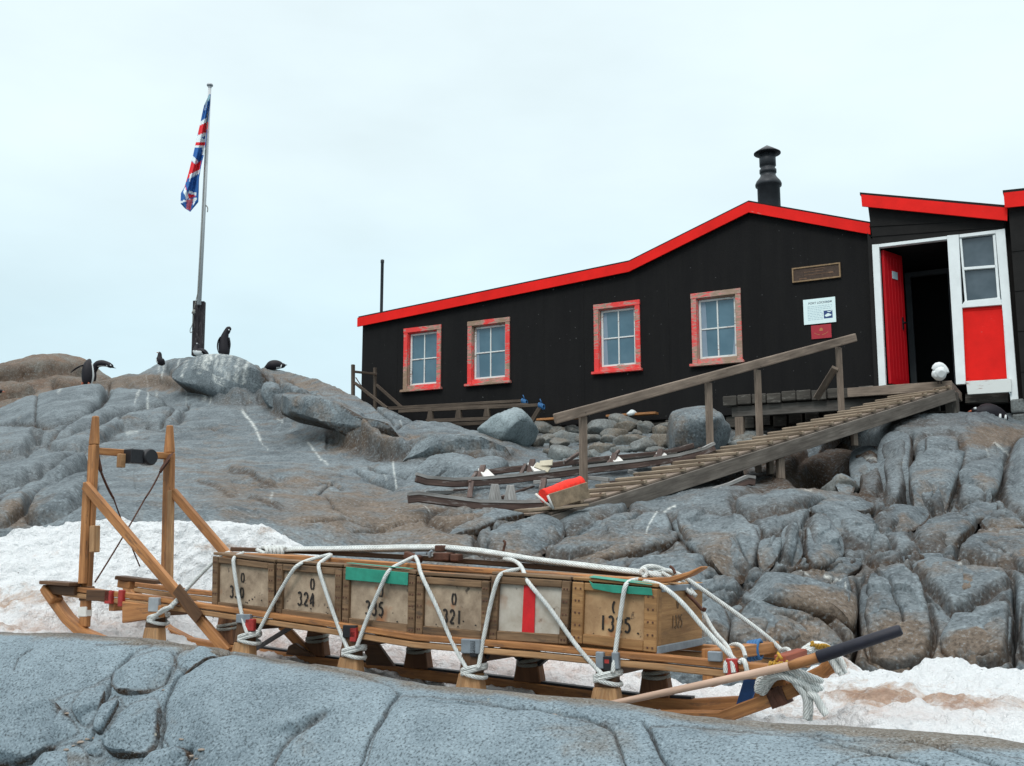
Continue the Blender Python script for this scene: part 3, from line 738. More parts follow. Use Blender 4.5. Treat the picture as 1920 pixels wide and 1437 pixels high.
top3 = [(-220, 800), (-60, 775), (0, 766), (40, 747), (75, 738), (110, 731), (150, 723), (205, 714), (262, 711), (280, 701), (300, 690), (315, 681), (330, 675), (355, 670), (400, 668), (440, 672), (462, 676), (476, 684), (486, 697), (520, 699), (560, 706), (600, 716), (650, 738), (680, 752), (730, 767), (800, 787), (870, 801), (900, 806), (960, 808), (1000, 811), (1100, 813), (1250, 810), (1400, 803), (1500, 790), (1620, 785), (1760, 775), (1900, 772), (2140, 770)]
s3 = Sheet(top3, [(-220, 1240), (600, 1280), (1300, 1340), (1920, 1340), (2140, 1340)], 2.0, 1.8, depth3)
# ridge whose face overhangs the slab below
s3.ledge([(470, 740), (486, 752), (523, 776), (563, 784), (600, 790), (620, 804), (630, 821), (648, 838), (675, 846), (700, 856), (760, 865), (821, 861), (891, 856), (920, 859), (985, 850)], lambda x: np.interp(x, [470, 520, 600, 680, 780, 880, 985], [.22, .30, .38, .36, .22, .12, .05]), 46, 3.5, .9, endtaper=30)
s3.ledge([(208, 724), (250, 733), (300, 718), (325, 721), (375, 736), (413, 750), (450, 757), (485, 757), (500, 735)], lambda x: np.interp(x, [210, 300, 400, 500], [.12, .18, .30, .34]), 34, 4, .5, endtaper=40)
s3.block([(312, 690), (345, 672), (400, 670), (455, 674), (484, 690), (496, 725), (488, 752), (450, 755), (413, 748), (375, 733), (325, 718)], .20, 30, .05, 3, .3)
s3.block([(500, 726), (523, 722), (528, 742), (520, 768), (502, 752)], .16, 10, .05, 3, .6)
s3.block([(532, 728), (550, 722), (556, 745), (545, 760), (530, 750)], .16, 10, .05, 3, .6)
s3.block([(545, 755), (575, 757), (600, 775), (585, 785), (555, 782)], .14, 12, .04, 3, .5)
for poly, h, wd in (
    ([(-60, 780), (0, 767), (40, 749), (75, 740), (160, 724), (203, 731), (190, 768), (152, 788), (88, 802), (50, 805), (0, 810), (-80, 812)], .22, 26),
    ([(207, 735), (262, 738), (300, 756), (318, 768), (255, 782), (200, 800), (120, 826), (75, 836), (60, 826), (100, 806), (160, 786), (194, 768)], .22, 16),
    ([(-80, 818), (60, 812), (90, 815), (60, 838), (50, 855), (0, 860), (-80, 862)], .25, 12),
    ([(120, 830), (200, 803), (260, 785), (315, 772), (345, 780), (320, 800), (270, 803), (225, 812), (160, 845), (110, 850), (80, 840)], .22, 12),
    ([(0, 880), (40, 870), (105, 850), (160, 850), (120, 872), (60, 905), (20, 920), (-40, 930)], .20, 14),
    ([(0, 930), (58, 915), (90, 895), (150, 868), (170, 880), (120, 905), (65, 945), (40, 980), (0, 1000), (-60, 1000)], .22, 16),
    ([(45, 990), (68, 953), (113, 917), (150, 897), (185, 905), (165, 940), (140, 970), (90, 992)], .24, 18)):
    s3.block(poly, h, wd, .05, 3, .35)
for line, dp, wd in (
    ([(73, 738), (72, 770), (68, 800)], .10, 2.5), ([(0, 803), (45, 797), (75, 800), (110, 795), (150, 790), (180, 770), (200, 745), (205, 722)], .12, 3),
    ([(50, 855), (75, 838), (105, 823), (130, 803), (150, 790)], .10, 3), ([(225, 805), (233, 793), (253, 783), (273, 775)], .10, 2.6), ([(296, 800), (326, 780), (348, 765), (352, 755)], .13, 3),
    ([(175, 825), (225, 825), (253, 828), (276, 824)], .07, 2.2), ([(270, 803), (310, 813), (350, 810), (375, 803), (420, 812)], .06, 2.2),
    ([(440, 905), (500, 915), (560, 905), (610, 895), (640, 910)], .06, 3), ([(670, 880), (690, 900), (735, 915)], .12, 4), ([(800, 870), (760, 900), (720, 890), (690, 880)], .10, 3),
    ([(810, 905), (806, 880), (830, 872), (870, 875), (900, 868)], .07, 3), ([(590, 925), (610, 905), (625, 895)], .06, 2.4), ([(660, 1000), (760, 985), (850, 975), (900, 962)], .06, 3), ([(560, 985), (640, 980), (700, 990)], .04, 2.5), ([(610, 935), (625, 955), (640, 970)], .05, 4),
    ([(690, 745), (720, 780), (735, 800)], .10, 2.4), ([(700, 790), (745, 782), (775, 785)], .06, 2.2), ([(745, 805), (775, 785)], .10, 3), ([(60, 915), (30, 945), (0, 965)], .05, 3), ([(20, 873), (0, 880)], .06, 3),
    ([(919, 998), (953, 984), (987, 981)], .06, 2.5), ([(967, 1035), (1029, 1015), (1074, 1001), (1113, 987), (1152, 967), (1178, 950)], .13, 6), ([(1136, 988), (1172, 985), (1192, 973), (1226, 957)], .09, 2.6),
    ([(1200, 1036), (1234, 1032), (1262, 1025)], .06, 2.5), ([(1310, 987), (1338, 995), (1363, 1009), (1394, 1037)], .07, 2.6), ([(1282, 959), (1276, 973), (1260, 1000)], .06, 2.6), ([(1321, 1077), (1352, 1071), (1394, 1066), (1430, 1072)], .10, 3), ([(1310, 1105), (1352, 1098), (1400, 1090)], .06, 2.6), ([(1290, 1040), (1330, 1060), (1350, 1070)], .06, 3),
    ([(880, 1000), (918, 985), (924, 1000), (915, 1032)], .14, 4), ([(860, 1045), (890, 1030), (918, 1030)], .12, 5)):
    s3.crack(line, dp * .8, wd * .55, .9)
# thin steps in the slab, a dark shadow line painted below each
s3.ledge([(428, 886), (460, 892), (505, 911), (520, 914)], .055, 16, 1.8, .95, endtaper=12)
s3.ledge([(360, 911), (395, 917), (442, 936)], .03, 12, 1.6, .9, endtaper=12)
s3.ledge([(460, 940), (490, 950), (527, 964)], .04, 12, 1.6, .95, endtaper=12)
SLABS = [
    ([(1370, 935), (1400, 924), (1440, 915), (1480, 912), (1560, 915), (1600, 925), (1645, 948), (1610, 955), (1520, 952), (1440, 966), (1375, 968)], .20, 24),
    ([(1512, 957), (1550, 951), (1600, 955), (1640, 980), (1680, 1022), (1660, 1030), (1615, 1028), (1585, 1010), (1566, 982)], .17, 20), ([(1515, 966), (1553, 957), (1563, 985), (1583, 1020), (1580, 1040), (1545, 1060), (1520, 1050), (1517, 1010)], .17, 16),
    ([(1470, 992), (1498, 985), (1507, 1050), (1470, 1050), (1468, 1020)], .14, 12), ([(1425, 1025), (1440, 1004), (1464, 1000), (1455, 1045), (1428, 1052)], .13, 12), ([(1632, 960), (1660, 948), (1712, 947), (1750, 960), (1710, 985), (1662, 984)], .17, 16),
    ([(1705, 997), (1755, 960), (1800, 962), (1835, 972), (1792, 1010), (1750, 1028), (1716, 1024)], .20, 18), ([(1648, 838), (1665, 816), (1702, 812), (1706, 835), (1697, 880), (1692, 940), (1656, 935), (1650, 880)], .32, 18), ([(1708, 842), (1722, 817), (1770, 810), (1803, 815), (1807, 850), (1790, 900), (1770, 950), (1742, 955), (1711, 935)], .38, 26),
    ([(1597, 846), (1650, 840), (1650, 915), (1622, 922), (1598, 905)], .30, 10), ([(1797, 882), (1878, 856), (1875, 900), (1862, 930), (1792, 940)], .16, 12), ([(1883, 860), (1930, 822), (1990, 870), (1970, 980), (1925, 970), (1874, 930)], .16, 14), ([(1790, 943), (1868, 933), (1860, 970), (1802, 965)], .12, 10),
    ([(1840, 957), (1868, 949), (1920, 975), (1930, 986), (1842, 987)], .14, 12), ([(1782, 1045), (1842, 988), (1935, 988), (2050, 1010), (2050, 1080), (1945, 1082), (1880, 1062), (1830, 1056)], .20, 22), ([(1616, 1092), (1640, 1072), (1695, 1067), (1735, 1090), (1742, 1130), (1745, 1200), (1738, 1252), (1642, 1258), (1614, 1180)], .22, 22),
    ([(1700, 1062), (1790, 1052), (1880, 1070), (1902, 1100), (1832, 1130), (1790, 1160), (1762, 1130), (1742, 1090)], .20, 20), ([(1802, 1142), (1890, 1127), (1896, 1150), (1886, 1245), (1802, 1248), (1757, 1210), (1790, 1162)], .20, 18), ([(1907, 1142), (1960, 1132), (2100, 1140), (2100, 1255), (1912, 1252)], .20, 16),
    ([(1370, 1095), (1450, 1072), (1500, 1062), (1560, 1080), (1600, 1092), (1606, 1185), (1565, 1155), (1480, 1130), (1400, 1122)], .17, 20), ([(1380, 1132), (1480, 1132), (1560, 1170), (1602, 1235), (1520, 1240), (1400, 1230), (1350, 1180)], .17, 24), ([(1440, 1180), (1465, 1160), (1490, 1170), (1510, 1215), (1440, 1220)], .06, 12),
    ([(890, 1002), (920, 977), (1000, 967), (1058, 985), (1050, 1008), (990, 1028), (930, 1045), (886, 1035)], .16, 18), ([(1065, 987), (1150, 962), (1250, 962), (1276, 1000), (1250, 1020), (1150, 1042), (1062, 1042), (1005, 1045)], .16, 20), ([(1255, 968), (1375, 962), (1438, 1000), (1400, 1058), (1335, 1058), (1275, 1010)], .15, 20),
    ([(1180, 1052), (1300, 1042), (1398, 1066), (1370, 1118), (1250, 1130), (1180, 1092)], .14, 20), ([(1250, 1135), (1350, 1120), (1370, 1180), (1340, 1240), (1250, 1200)], .12, 22), ([(820, 965), (890, 950), (1000, 962), (920, 975), (850, 1000), (790, 990)], .08, 12),
    ([(1530, 1060), (1580, 1042), (1612, 1045), (1610, 1068), (1560, 1072)], .10, 10), ([(1615, 1048), (1660, 1036), (1700, 1045), (1690, 1062), (1640, 1066)], .10, 8), ([(1700, 1036), (1760, 1036), (1770, 1046), (1710, 1054)], .07, 6),
    ([(1410, 860), (1480, 805), (1560, 785), (1610, 790), (1540, 830), (1470, 880)], .30, 22), ([(1560, 905), (1575, 890), (1600, 885), (1595, 915)], .12, 8), ([(1210, 870), (1300, 858), (1400, 870), (1400, 895), (1290, 900)], .06, 10)]
for poly, h, wd in SLABS: s3.block(poly, .05, 12, .06, 6, .9)
for line, dp, wd in (
    ([(1735, 826), (1730, 860)], .07, 1.8), ([(1760, 858), (1757, 890)], .07, 1.8), ([(1745, 935), (1770, 895), (1800, 880)], .08, 2), ([(1735, 880), (1728, 915)], .05, 2), ([(1704, 815), (1706, 860), (1700, 940)], .35, 5), ([(1560, 957), (1570, 985), (1590, 1012), (1590, 1025)], .09, 2.4), ([(1508, 985), (1514, 1050)], .12, 4), ([(1565, 985), (1600, 1005), (1625, 1020)], .07, 2.2),
    ([(1640, 1085), (1665, 1100), (1682, 1135), (1690, 1150), (1690, 1180)], .10, 2.8), ([(1608, 1085), (1608, 1150), (1605, 1235), (1625, 1260)], .45, 6), ([(1730, 1105), (1752, 1130), (1760, 1145)], .10, 3), ([(1785, 1165), (1800, 1195), (1812, 1230)], .07, 2.2), ([(1680, 1165), (1660, 1150), (1640, 1160)], .04, 2), ([(1820, 1235), (1870, 1225), (1900, 1228)], .05, 2), ([(1900, 1100), (1902, 1160), (1895, 1245)], .25, 5),
    ([(1740, 1035), (1790, 1030), (1838, 972)], .22, 8), ([(1690, 1040), (1740, 1035)], .12, 7), ([(1845, 1030), (1880, 1040), (1910, 1070), (1935, 1100)], .07, 2.6), ([(1790, 935), (1850, 930), (1905, 918)], .05, 2), ([(1480, 1060), (1440, 1065), (1400, 1040)], .12, 4), ([(1440, 1000), (1410, 985), (1390, 975)], .08, 3), ([(1500, 1105), (1530, 1120), (1555, 1100)], .06, 2.4), ([(1555, 1110), (1550, 1130), (1530, 1135)], .06, 2.4), ([(1490, 1128), (1510, 1150), (1560, 1165)], .09, 5)):
    s3.crack(line, dp * (.55 if dp < .2 else .8), wd * .5, 1.0)
s3.h -= .8 * s3.blob([(1540, 885, 46, 16, 1), (1600, 822, 60, 10, .8)])
rough = s3.blob([(1500, 1080, 420, 170, 1), (1750, 900, 220, 110, .9), (1100, 1010, 260, 60, .7), (620, 780, 150, 50, .9), (830, 850, 160, 24, .9), (1250, 840, 250, 50, .8)])
s3.facets(52, .050, rough, 3); s3.facets(23, .018, np.clip(rough + .1, 0, 1), 8)
s3.facets(90, .022, 1 - rough, 14); s3.facets(34, .085, s3.blob([(600, 790, 110, 34, 1), (740, 845, 160, 22, 1), (880, 850, 110, 14, .7)]), 21)
# brown weathering
s3.at['stain'] += .25
s3.paint('stain', [(580, 730, 130, 30, .5), (760, 840, 180, 22, .6), (640, 800, 50, 40, .35), (150, 716, 220, 12, .6), (330, 725, 160, 12, .6), (600, 950, 240, 60, .42), (450, 880, 200, 60, .28), (800, 990, 200, 60, .40), (1100, 1030, 260, 60, .30), (950, 820, 120, 14, .2), (1180, 850, 140, 25, .25),
                   (1680, 1215, 110, 48, .95), (1850, 1210, 60, 40, .6), (1860, 820, 90, 22, .95), (1900, 1000, 80, 40, .35), (1720, 1080, 140, 18, .45), (1480, 1195, 130, 45, .4), (1860, 1060, 80, 25, .4), (1560, 1130, 40, 40, .45), (1760, 1010, 60, 14, .3), (1540, 925, 120, 12, .35), (60, 960, 60, 40, .25), (30, 985, 40, 26, .5), (850, 1040, 40, 30, .5), (1540, 1075, 60, 16, .4), (1380, 1180, 80, 40, .25), (1300, 870, 60, 14, .3)])
s3.paint('stain', [(110, 765, 120, 26, -.45), (240, 760, 60, 22, -.3), (120, 920, 110, 50, -.3), (1750, 870, 60, 70, -.5), (1670, 880, 30, 60, -.5), (1560, 1000, 90, 40, -.35), (1690, 1085, 60, 20, -.3), (1830, 1150, 50, 20, -.4), (960, 1000, 50, 26, -.3), (560, 850, 90, 24, -.3), (800, 885, 90, 20, -.5), (500, 870, 80, 18, -.2), (1460, 1010, 30, 30, -.3), (1510, 800, 60, 16, -.4), (420, 700, 60, 22, -.25)])
s3.paint('dirt_shade', [(1745, 1040, 60, 9, .9), (1820, 990, 16, 18, .8), (1660, 960, 12, 10, .6), (1600, 925, 50, 12, .8), (1480, 1062, 60, 7, .6), (1640, 935, 20, 8, .7), (1780, 850, 30, 8, .5), (60, 800, 30, 5, .8), (505, 735, 10, 20, .6), (1500, 872, 120, 30, 1.3), (1600, 850, 60, 40, 1.2), (1540, 900, 80, 16, 1.1), (1450, 900, 70, 14, .7), (1300, 915, 120, 12, .5), (1700, 790, 120, 14, .8), (1440, 805, 90, 18, .8), (1620, 1060, 60, 6, .5), (860, 1040, 20, 10, .5)])  # soil in crevices; wide patches under ramp and decking paint in the shade
# bird lime
for x, y0, y1, wd, a in ((346, 680, 716, 2, .8), (372, 676, 700, 2, .5), (398, 672, 706, 4, 1.0), (404, 672, 690, 5, .9), (418, 672, 730, 2, .6), (428, 674, 735, 2.2, .7), (440, 674, 722, 2, .6), (457, 678, 726, 2.4, .7), (470, 684, 730, 2, .6), (386, 672, 712, 2, .6), (311, 692, 716, 2, .9), (303, 694, 706, 2, .8), (279, 740, 772, 2.2, .9), (262, 742, 758, 3, .9), (257, 756, 772, 2, .8), (350, 725, 760, 1.6, .4), (278, 715, 735, 1.6, .3), (396, 743, 755, 2, .7), (385, 742, 748, 4, .7), (293, 738, 748, 3, .7)):
    s3.streak('guano', [(x, y0), (x - 1, (y0 + y1) / 2), (x - 3, y1)], wd * .8, a * .62)
for line, wd, a in (([(455, 773), (473, 790), (484, 812), (491, 826)], 3, 1), ([(491, 826), (505, 848)], 1.4, .5), ([(578, 833), (592, 850), (613, 873)], 2.4, .75), ([(736, 867), (738, 890), (741, 910)], 1.8, .9), ([(715, 885), (722, 900)], 1.6, .6), ([(1268, 949), (1237, 964), (1217, 992), (1209, 1012), (1195, 1023), (1198, 1036)], 2.2, 1.0), ([(1190, 1028), (1170, 1032)], 2, .6), ([(1540, 1093), (1556, 1099), (1572, 1100)], 2.6, 1), ([(1582, 1108), (1592, 1150), (1598, 1190), (1604, 1236)], 1.5, .8), ([(748, 783), (755, 797)], 1.5, .9), ([(510, 925), (506, 945)], 3, .6), ([(1500, 1076), (1512, 1080)], 4, .6), ([(240, 815), (255, 812)], 5, .6), ([(115, 752), (120, 745)], 3, .7),
                    ([(795, 955), (805, 965)], 1.6, .8), ([(1800, 1075), (1812, 1074)], 3, .8), ([(1648, 1076), (1655, 1075)], 4, .7), ([(1505, 928), (1515, 930)], 3, .7), ([(520, 785), (530, 800)], 2, .7), ([(1865, 832), (1885, 845), (1910, 850)], 1.4, .8), ([(1850, 842), (1856, 858)], 1.4, .8), ([(1600, 850), (1640, 845)], 5, .45), ([(1625, 868), (1648, 866)], 3, .6)):
    s3.streak('guano', line, wd * .8, a * .8)
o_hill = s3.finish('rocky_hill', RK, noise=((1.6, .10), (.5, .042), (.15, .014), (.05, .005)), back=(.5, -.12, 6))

# ---- farther brown mound behind the left ridge
s4 = Sheet([(-220, 700), (-60, 692), (0, 686), (30, 680), (70, 671), (100, 667), (125, 667), (150, 673), (180, 690), (210, 708), (235, 720), (300, 735), (400, 740)], [(-220, 830), (400, 780)], 3, 2.4, tps([(-220, 700, 29), (100, 667, 29.5), (220, 712, 29), (400, 740, 28.5), (-220, 830, 25.6), (400, 780, 26), (100, 730, 27), (0, 740, 27)]), x1=400)
for poly, h in (([(-40, 700), (20, 684), (80, 674), (140, 675), (175, 692), (160, 705), (90, 700), (40, 712), (-40, 720)], .35), ([(100, 715), (150, 708), (200, 712), (210, 725), (100, 735)], .25), ([(-40, 728), (20, 722), (70, 728), (60, 745), (-40, 755)], .3)):
    s4.block(poly, h, 12, .08, 3, .7)
s4.at['stain'] += .6
s4.paint('dirt_shade', [(20, 706, 40, 5, .8), (50, 722, 40, 4, .9), (100, 712, 30, 4, .6)])
o_mound = s4.finish('hill', RKM, noise=((1.4, .14), (.4, .05)), back=(.8, -.2, 5))

# ---- ground sheet to the horizon
mb = MB(); g = 900
mb.face([(-g, -g, -.45), (g, -g, -.45), (g, g, -.45), (-g, g, -.45)])
ground = mb.build('ground', RK); tag(ground, kind='structure')
# ------------------------------------------------------------------ hut
hut = thing('hut', (W0.x, W0.y, 3.8), 'long black hut with red roof edges, four windows and an open red door', 'hut')
def sW(px, py, off=0.0):
    p = hW(px, py, off); return (p - W0).dot(WR), p.z
def WP(s, z, n=0.0): return Vector((W0.x + WR.x * s + WN.x * n, W0.y + WR.y * s + WN.y * n, z))
def rectW(tl, tr, br, bl, off=0.0):
    a = [sW(*q, off) for q in (tl, tr, br, bl)]
    return (a[0][0] + a[3][0]) / 2, (a[1][0] + a[2][0]) / 2, (a[2][1] + a[3][1]) / 2, (a[0][1] + a[1][1]) / 2   # s0,s1,z0,z1
WBOT = 3.74; DEP = 5.2
fas_top = [sW(*q, .05) for q in ((675, 596), (1180, 491), (1404, 379), (1631, 420))]
s_left = sW(678, 700)[0]; s_right = sW(1640, 600)[0]
def ftop(s): return float(np.interp(s, [a[0] for a in fas_top], [a[1] for a in fas_top]))
wins = []
for out_, sash_ in ((((759, 616), (827, 610), (828, 727), (756, 731)), ((770, 623), (823, 620), (822, 714), (770, 719))),
                    (((878, 604), (956, 595), (957, 715), (877, 720)), ((891, 614), (950, 607), (950, 703), (894, 709))),
                    (((1115, 572), (1199, 563), (1203, 692), (1114, 697)), ((1127, 583), (1193, 576), (1194, 682), (1134, 686))),
                    (((1296, 552), (1388, 541), (1394, 676), (1299, 683)), ((1311, 563), (1380, 558), (1384, 664), (1318, 670)))):
    wins.append((rectW(*out_), rectW(*sash_, -.085)))
# wall with window holes: strips between openings
mb = MB(); T_ = .016
def wall_poly(pts, n=0.0): mb.prism([WP(a, b, n) for a, b in pts], -WN * .10)
TR = .055
xs = [s_left]
for (a, b, c, d), _ in wins: xs += [a + TR, b - TR]
xs.append(s_right)
def topline(a, b):
    ks = [a] + [q[0] for q in fas_top if a < q[0] < b] + [b]
    return [(k, ftop(k) - .06) for k in ks]
for i in range(0, len(xs), 2):
    a, b = xs[i], xs[i + 1]
    wall_poly([(a, WBOT), (b, WBOT)] + topline(a, b)[::-1])
for (a, b, c, d), _ in wins:
    a += TR; b -= TR; c += .02; d -= TR
    wall_poly([(a, WBOT), (b, WBOT), (b, c), (a, c)]); wall_poly([(a, d), (b, d)] + topline(a, b)[::-1])
# end wall, back wall, floor
mb.prism([WP(s_left, WBOT, -.1), WP(s_left, WBOT, -DEP), WP(s_left, ftop(s_left) - .06, -DEP), WP(s_left, ftop(s_left) - .06, -.1)], WR * .1)
mb.prism([WP(s_left, WBOT, -DEP), WP(s_right, WBOT, -DEP)] + [WP(a, b, -DEP) for a, b in topline(s_left, s_right)[::-1]], -WN * .1)
mb.prism([WP(s_left, WBOT, -.1), WP(s_right, WBOT, -.1), WP(s_right, WBOT, -DEP), WP(s_left, WBOT, -DEP)], V(0, 0, .1))
# felt seams and battens
for k in range(1, 12):
    s = s_left + (s_right - s_left) * k / 12.3
    if any(a - .08 < s < b + .08 for (a, b, _, _), _ in wins): continue
    mb.prism([WP(s, WBOT + .02, .003), WP(s + .05, WBOT + .02, .003), WP(s + .05, ftop(s) - .2, .003), WP(s, ftop(s) - .2, .003)], WN * .0012)
wall = mb.build('wall', BLACKF, hut)
# roof deck
mb = MB()
ft = [(s_left - .06, ftop(s_left))] + fas_top[1:-1] + [(s_right + .02, ftop(s_right))]
for (a, za), (b, zb) in zip(ft[:-1], ft[1:]):
    mb.prism([WP(a, za - .02, .06), WP(b, zb - .02, .06), WP(b, zb + .022, .06), WP(a, za + .022, .06)], -WN * (DEP + .3))
roof = mb.build('roof', BLACKB, hut)
mb = MB(); rb = random.Random(3)
pts = []
for (a, za), (b, zb) in zip(ft[:-1], ft[1:]):
    n_ = max(2, int((b - a) / .9))
    for k in range(n_): pts.append((a + (b - a) * k / n_, za + (zb - za) * k / n_))
pts.append(ft[-1])
for (a, za), (b, zb) in zip(pts[:-1], pts[1:]):
    j = rb.uniform(-.006, .006); h_ = .155
    if abs(b - pts[-1][0]) > 0: pass
for (a, za), (b, zb) in zip(ft[:-1], ft[1:]):
    mb.prism([WP(a, za - .175, .062), WP(b, zb - .175, .062), WP(b, zb - .01, .062), WP(a, za - .01, .062)], WN * .028)
fas = mb.build('fascia_board', RED, hut)
# foundation
mb = MB()
for k, (a, b) in enumerate(((s_left + .1, -5.2), (-5.15, -3.6), (-3.55, -2.1), (-2.05, s_right - .05))):
    mb.prism([WP(a, 2.6, -.14), WP(b, 2.6, -.14), WP(b, WBOT - .004, -.14), WP(a, WBOT - .004, -.14)], -WN * .3)
for k in range(26):
    s = -6.5 + k * .24
    mb.box(WP(s, WBOT - .10 - .03 * (k % 2), -.10), WR * .10, WN * (.06 + .02 * (k % 3)), V(0, 0, .085))
mb.build('foundation', GREYD, hut, .008)
# windows
WT = (TRIM, TRIM, TRIM, TRIM2)
for k, ((a, b, c, d), (sa, sb, sc_, sd_)) in enumerate(wins):
    mb = MB(); pr = .028; tw = .085 * (b - a) / .62
    tw = max(.055, min(.085, (b - a) * .12))
    q = lambda x0, x1, z0, z1, n0, th: mb.prism([WP(x0, z0, n0), WP(x1, z0, n0), WP(x1, z1, n0), WP(x0, z1, n0)], WN * th)
    q(a, a + tw, c, d - tw - .002, .0, pr); q(b - tw, b, c, d - tw - .002, .0, pr); q(a - .004, b + .004, d - tw, d, .0, pr + .003)
    q(a + tw + .001, b - tw - .001, c, c + tw * .75, .0, pr - .006)
    # reveals
    ai, bi, ci, di = a + tw, b - tw, c + tw * .75, d - tw
    q(ai - .03, ai + .012, ci, di, -.115, .113); q(bi - .012, bi + .03, ci, di, -.115, .113); q(ai + .013, bi - .013, di - .012, di + .03, -.115, .113); q(ai + .013, bi - .013, ci - .03, ci + .012, -.115, .113)
    win = mb.build('window', WT[k], hut, .004)
    mb = MB(); q(a - .035, b + .03, c - .045, c - .003, .001, .075); mb.build('sill', WT[k], win, .004)
    mb = MB(); e = .012; x0, x1, z0, z1 = ai + .014, bi - .014, ci + .014, di - .014; sw = .034; n0 = -.085
    q(x0, x0 + sw, z0, z1, n0, .03); q(x1 - sw, x1, z0, z1, n0, .03); q(x0 + sw, x1 - sw, z0, z0 + sw, n0, .03); q(x0 + sw, x1 - sw, z1 - sw, z1, n0, .03)
    xm = (x0 + x1) / 2; zm = (z0 + z1) / 2; bw = .011
    q(xm - bw, xm + bw, z0 + sw, z1 - sw, n0 + .002, .024); q(x0 + sw, xm - bw, zm - bw, zm + bw, n0 + .002, .024); q(xm + bw, x1 - sw, zm - bw, zm + bw, n0 + .002, .024)
    mb.build('sash', WHITEW, win, .003)
    mb = MB()
    for u0, u1 in ((x0 + sw, xm - bw), (xm + bw, x1 - sw)):
        for v0, v1 in ((z0 + sw, zm - bw), (zm + bw, z1 - sw)): q(u0 - .004, u1 + .004, v0 - .004, v1 + .004, n0 + .006, .005)
    mb.build('pane', GLASS, win)
    mb = MB()
    if k != 0:
        for v0, v1 in ((z0 + sw, zm - bw), (zm + bw, z1 - sw)):
            cw = .05 + .012 * k
            mb.prism([WP(x0 + sw + .002, v0, n0 + .0115), WP(x0 + sw + cw, v0, n0 + .0115), WP(x0 + sw + cw - .016, v1, n0 + .0115), WP(x0 + sw + .002, v1, n0 + .0115)], WN * .0015)
        if k == 3: mb.prism([WP(x1 - sw - .05, z0 + sw, n0 + .0115), WP(x1 - sw - .002, z0 + sw, n0 + .0115), WP(x1 - sw - .002, zm - bw - .06, n0 + .0115)], WN * .0015)
        mb.build('curtain', CURT, win)
# chimney
pc = hW(1444, 388, -1.5); Yc = pc.y
def pxr(r): return r * Yc / F / (CP + .05)
def zc(py): return P(1441, py, Yc).z
base = P(1443, 400, Yc)
prof = [(22.5, 420), (22.5, 352), (26, 350), (26.5, 346), (24, 341), (17.5, 334), (15.2, 330), (15.2, 326), (17, 325), (17, 319), (14.5, 318), (14.5, 293 + 20), (16.5, 312), (16.5, 288)]
mb = MB(); mb.lathe((base.x, base.y, 0), [(pxr(r), zc(py)) for r, py in prof], 28)
ch = mb.build('chimney', SOOT, roof)
mb = MB(); mb.lathe((base.x, base.y, 0), [(pxr(15), zc(289.5)), (pxr(27), zc(289)), (pxr(27), zc(287.5)), (pxr(14), zc(280)), (pxr(1), zc(273))], 28)
mb.build('chimney_cap', SOOT, roof)
pf = hW(715, 560, -.9)
def zf(py): return P(715, py, pf.y).z
mb = MB(); mb.lathe((P(715, 590, pf.y).x, pf.y, 0), [(.030, zf(600)), (.030, zf(494)), (.036, zf(493)), (.036, zf(488)), (.02, zf(487))], 12)
mb.build('flue_pipe', SOOT, roof)
# ---- porch
PN = .10
def pq(mb, pts, n0, th): mb.prism([WP(*sW(x, y, n0), n0) for x, y in pts], WN * th)
mb = MB()
pq(mb, [(1629, 385), (1886, 405), (1882, 436), (1640, 466)], 0.0, PN)
for y0, y1 in (((1630, 424), (1886, 410)), ((1633, 443), (1884, 424))):
    a = sW(*y0, PN); b = sW(*y1, PN)
    mb.prism([WP(a[0], a[1] - .012, PN + .001), WP(b[0], b[1] - .012, PN + .001), WP(b[0], b[1] + .0, PN + .001), WP(a[0], a[1], PN + .001)], WN * .012)
pq(mb, [(1629, 440), (1639, 455), (1651, 745), (1643, 745)], -.02, PN + .02)
pq(mb, [(1884, 390), (1960, 380), (1975, 775), (1908, 780)], -.06, .03)
mb.build('porch_wall', BLACKB, hut)
mb = MB()
a, b = sW(1615, 366, PN + .1), sW(1889, 391, PN + .1)
mb.prism([WP(a[0] - .02, a[1] + .005, PN + .1), WP(b[0], b[1] + .005, PN + .1), WP(b[0], b[1] + .045, PN + .1), WP(a[0] - .02, a[1] + .045, PN + .1)], -WN * 3.6)
mb.build('porch_roof', BLACKB, hut)
mb = MB(); pq(mb, [(1615, 366), (1889, 391), (1889, 415), (1617, 388)], PN + .1, .03)
mb.build('porch_fascia', RED, hut)
# frame of the doorway and side light
mb = MB(); n0 = PN - .06; th = .09
pq(mb, [(1637, 462), (1650, 461), (1663, 724), (1650, 726)], n0, th)
pq(mb, [(1650, 461), (1777, 446), (1777, 452), (1650, 467)], n0 + .002, th)
pq(mb, [(1777, 445), (1799, 443), (1812, 722), (1794, 723)], n0, th)
pq(mb, [(1800, 443), (1869, 434.5), (1868, 441), (1800, 449)], n0, th)
pq(mb, [(1867, 435), (1885, 432), (1911, 757), (1896, 758)], n0, th)
pq(mb, [(1805, 504), (1868, 499), (1870, 504), (1806, 509)], n0, th - .02)
pq(mb, [(1800, 449), (1804, 449), (1814, 567), (1810, 567)], n0, th - .02); pq(mb, [(1862, 443), (1867, 442), (1876, 561), (1871, 562)], n0, th - .02)
pq(mb, [(1810, 567), (1876, 560), (1880, 574), (1801, 580)], n0, th - .005)
pq(mb, [(1880, 574), (1881, 574), (1892, 712), (1889, 712)], n0, th - .01)
dfr = mb.build('door_frame', WHITE, hut, .004)
mb = MB(); n1 = n0 - .03
pq(mb, [(1800, 447), (1868, 440), (1878, 562), (1810, 568)], n1 + .03, .02)
mb.build('side_light', GLASSD, hut)
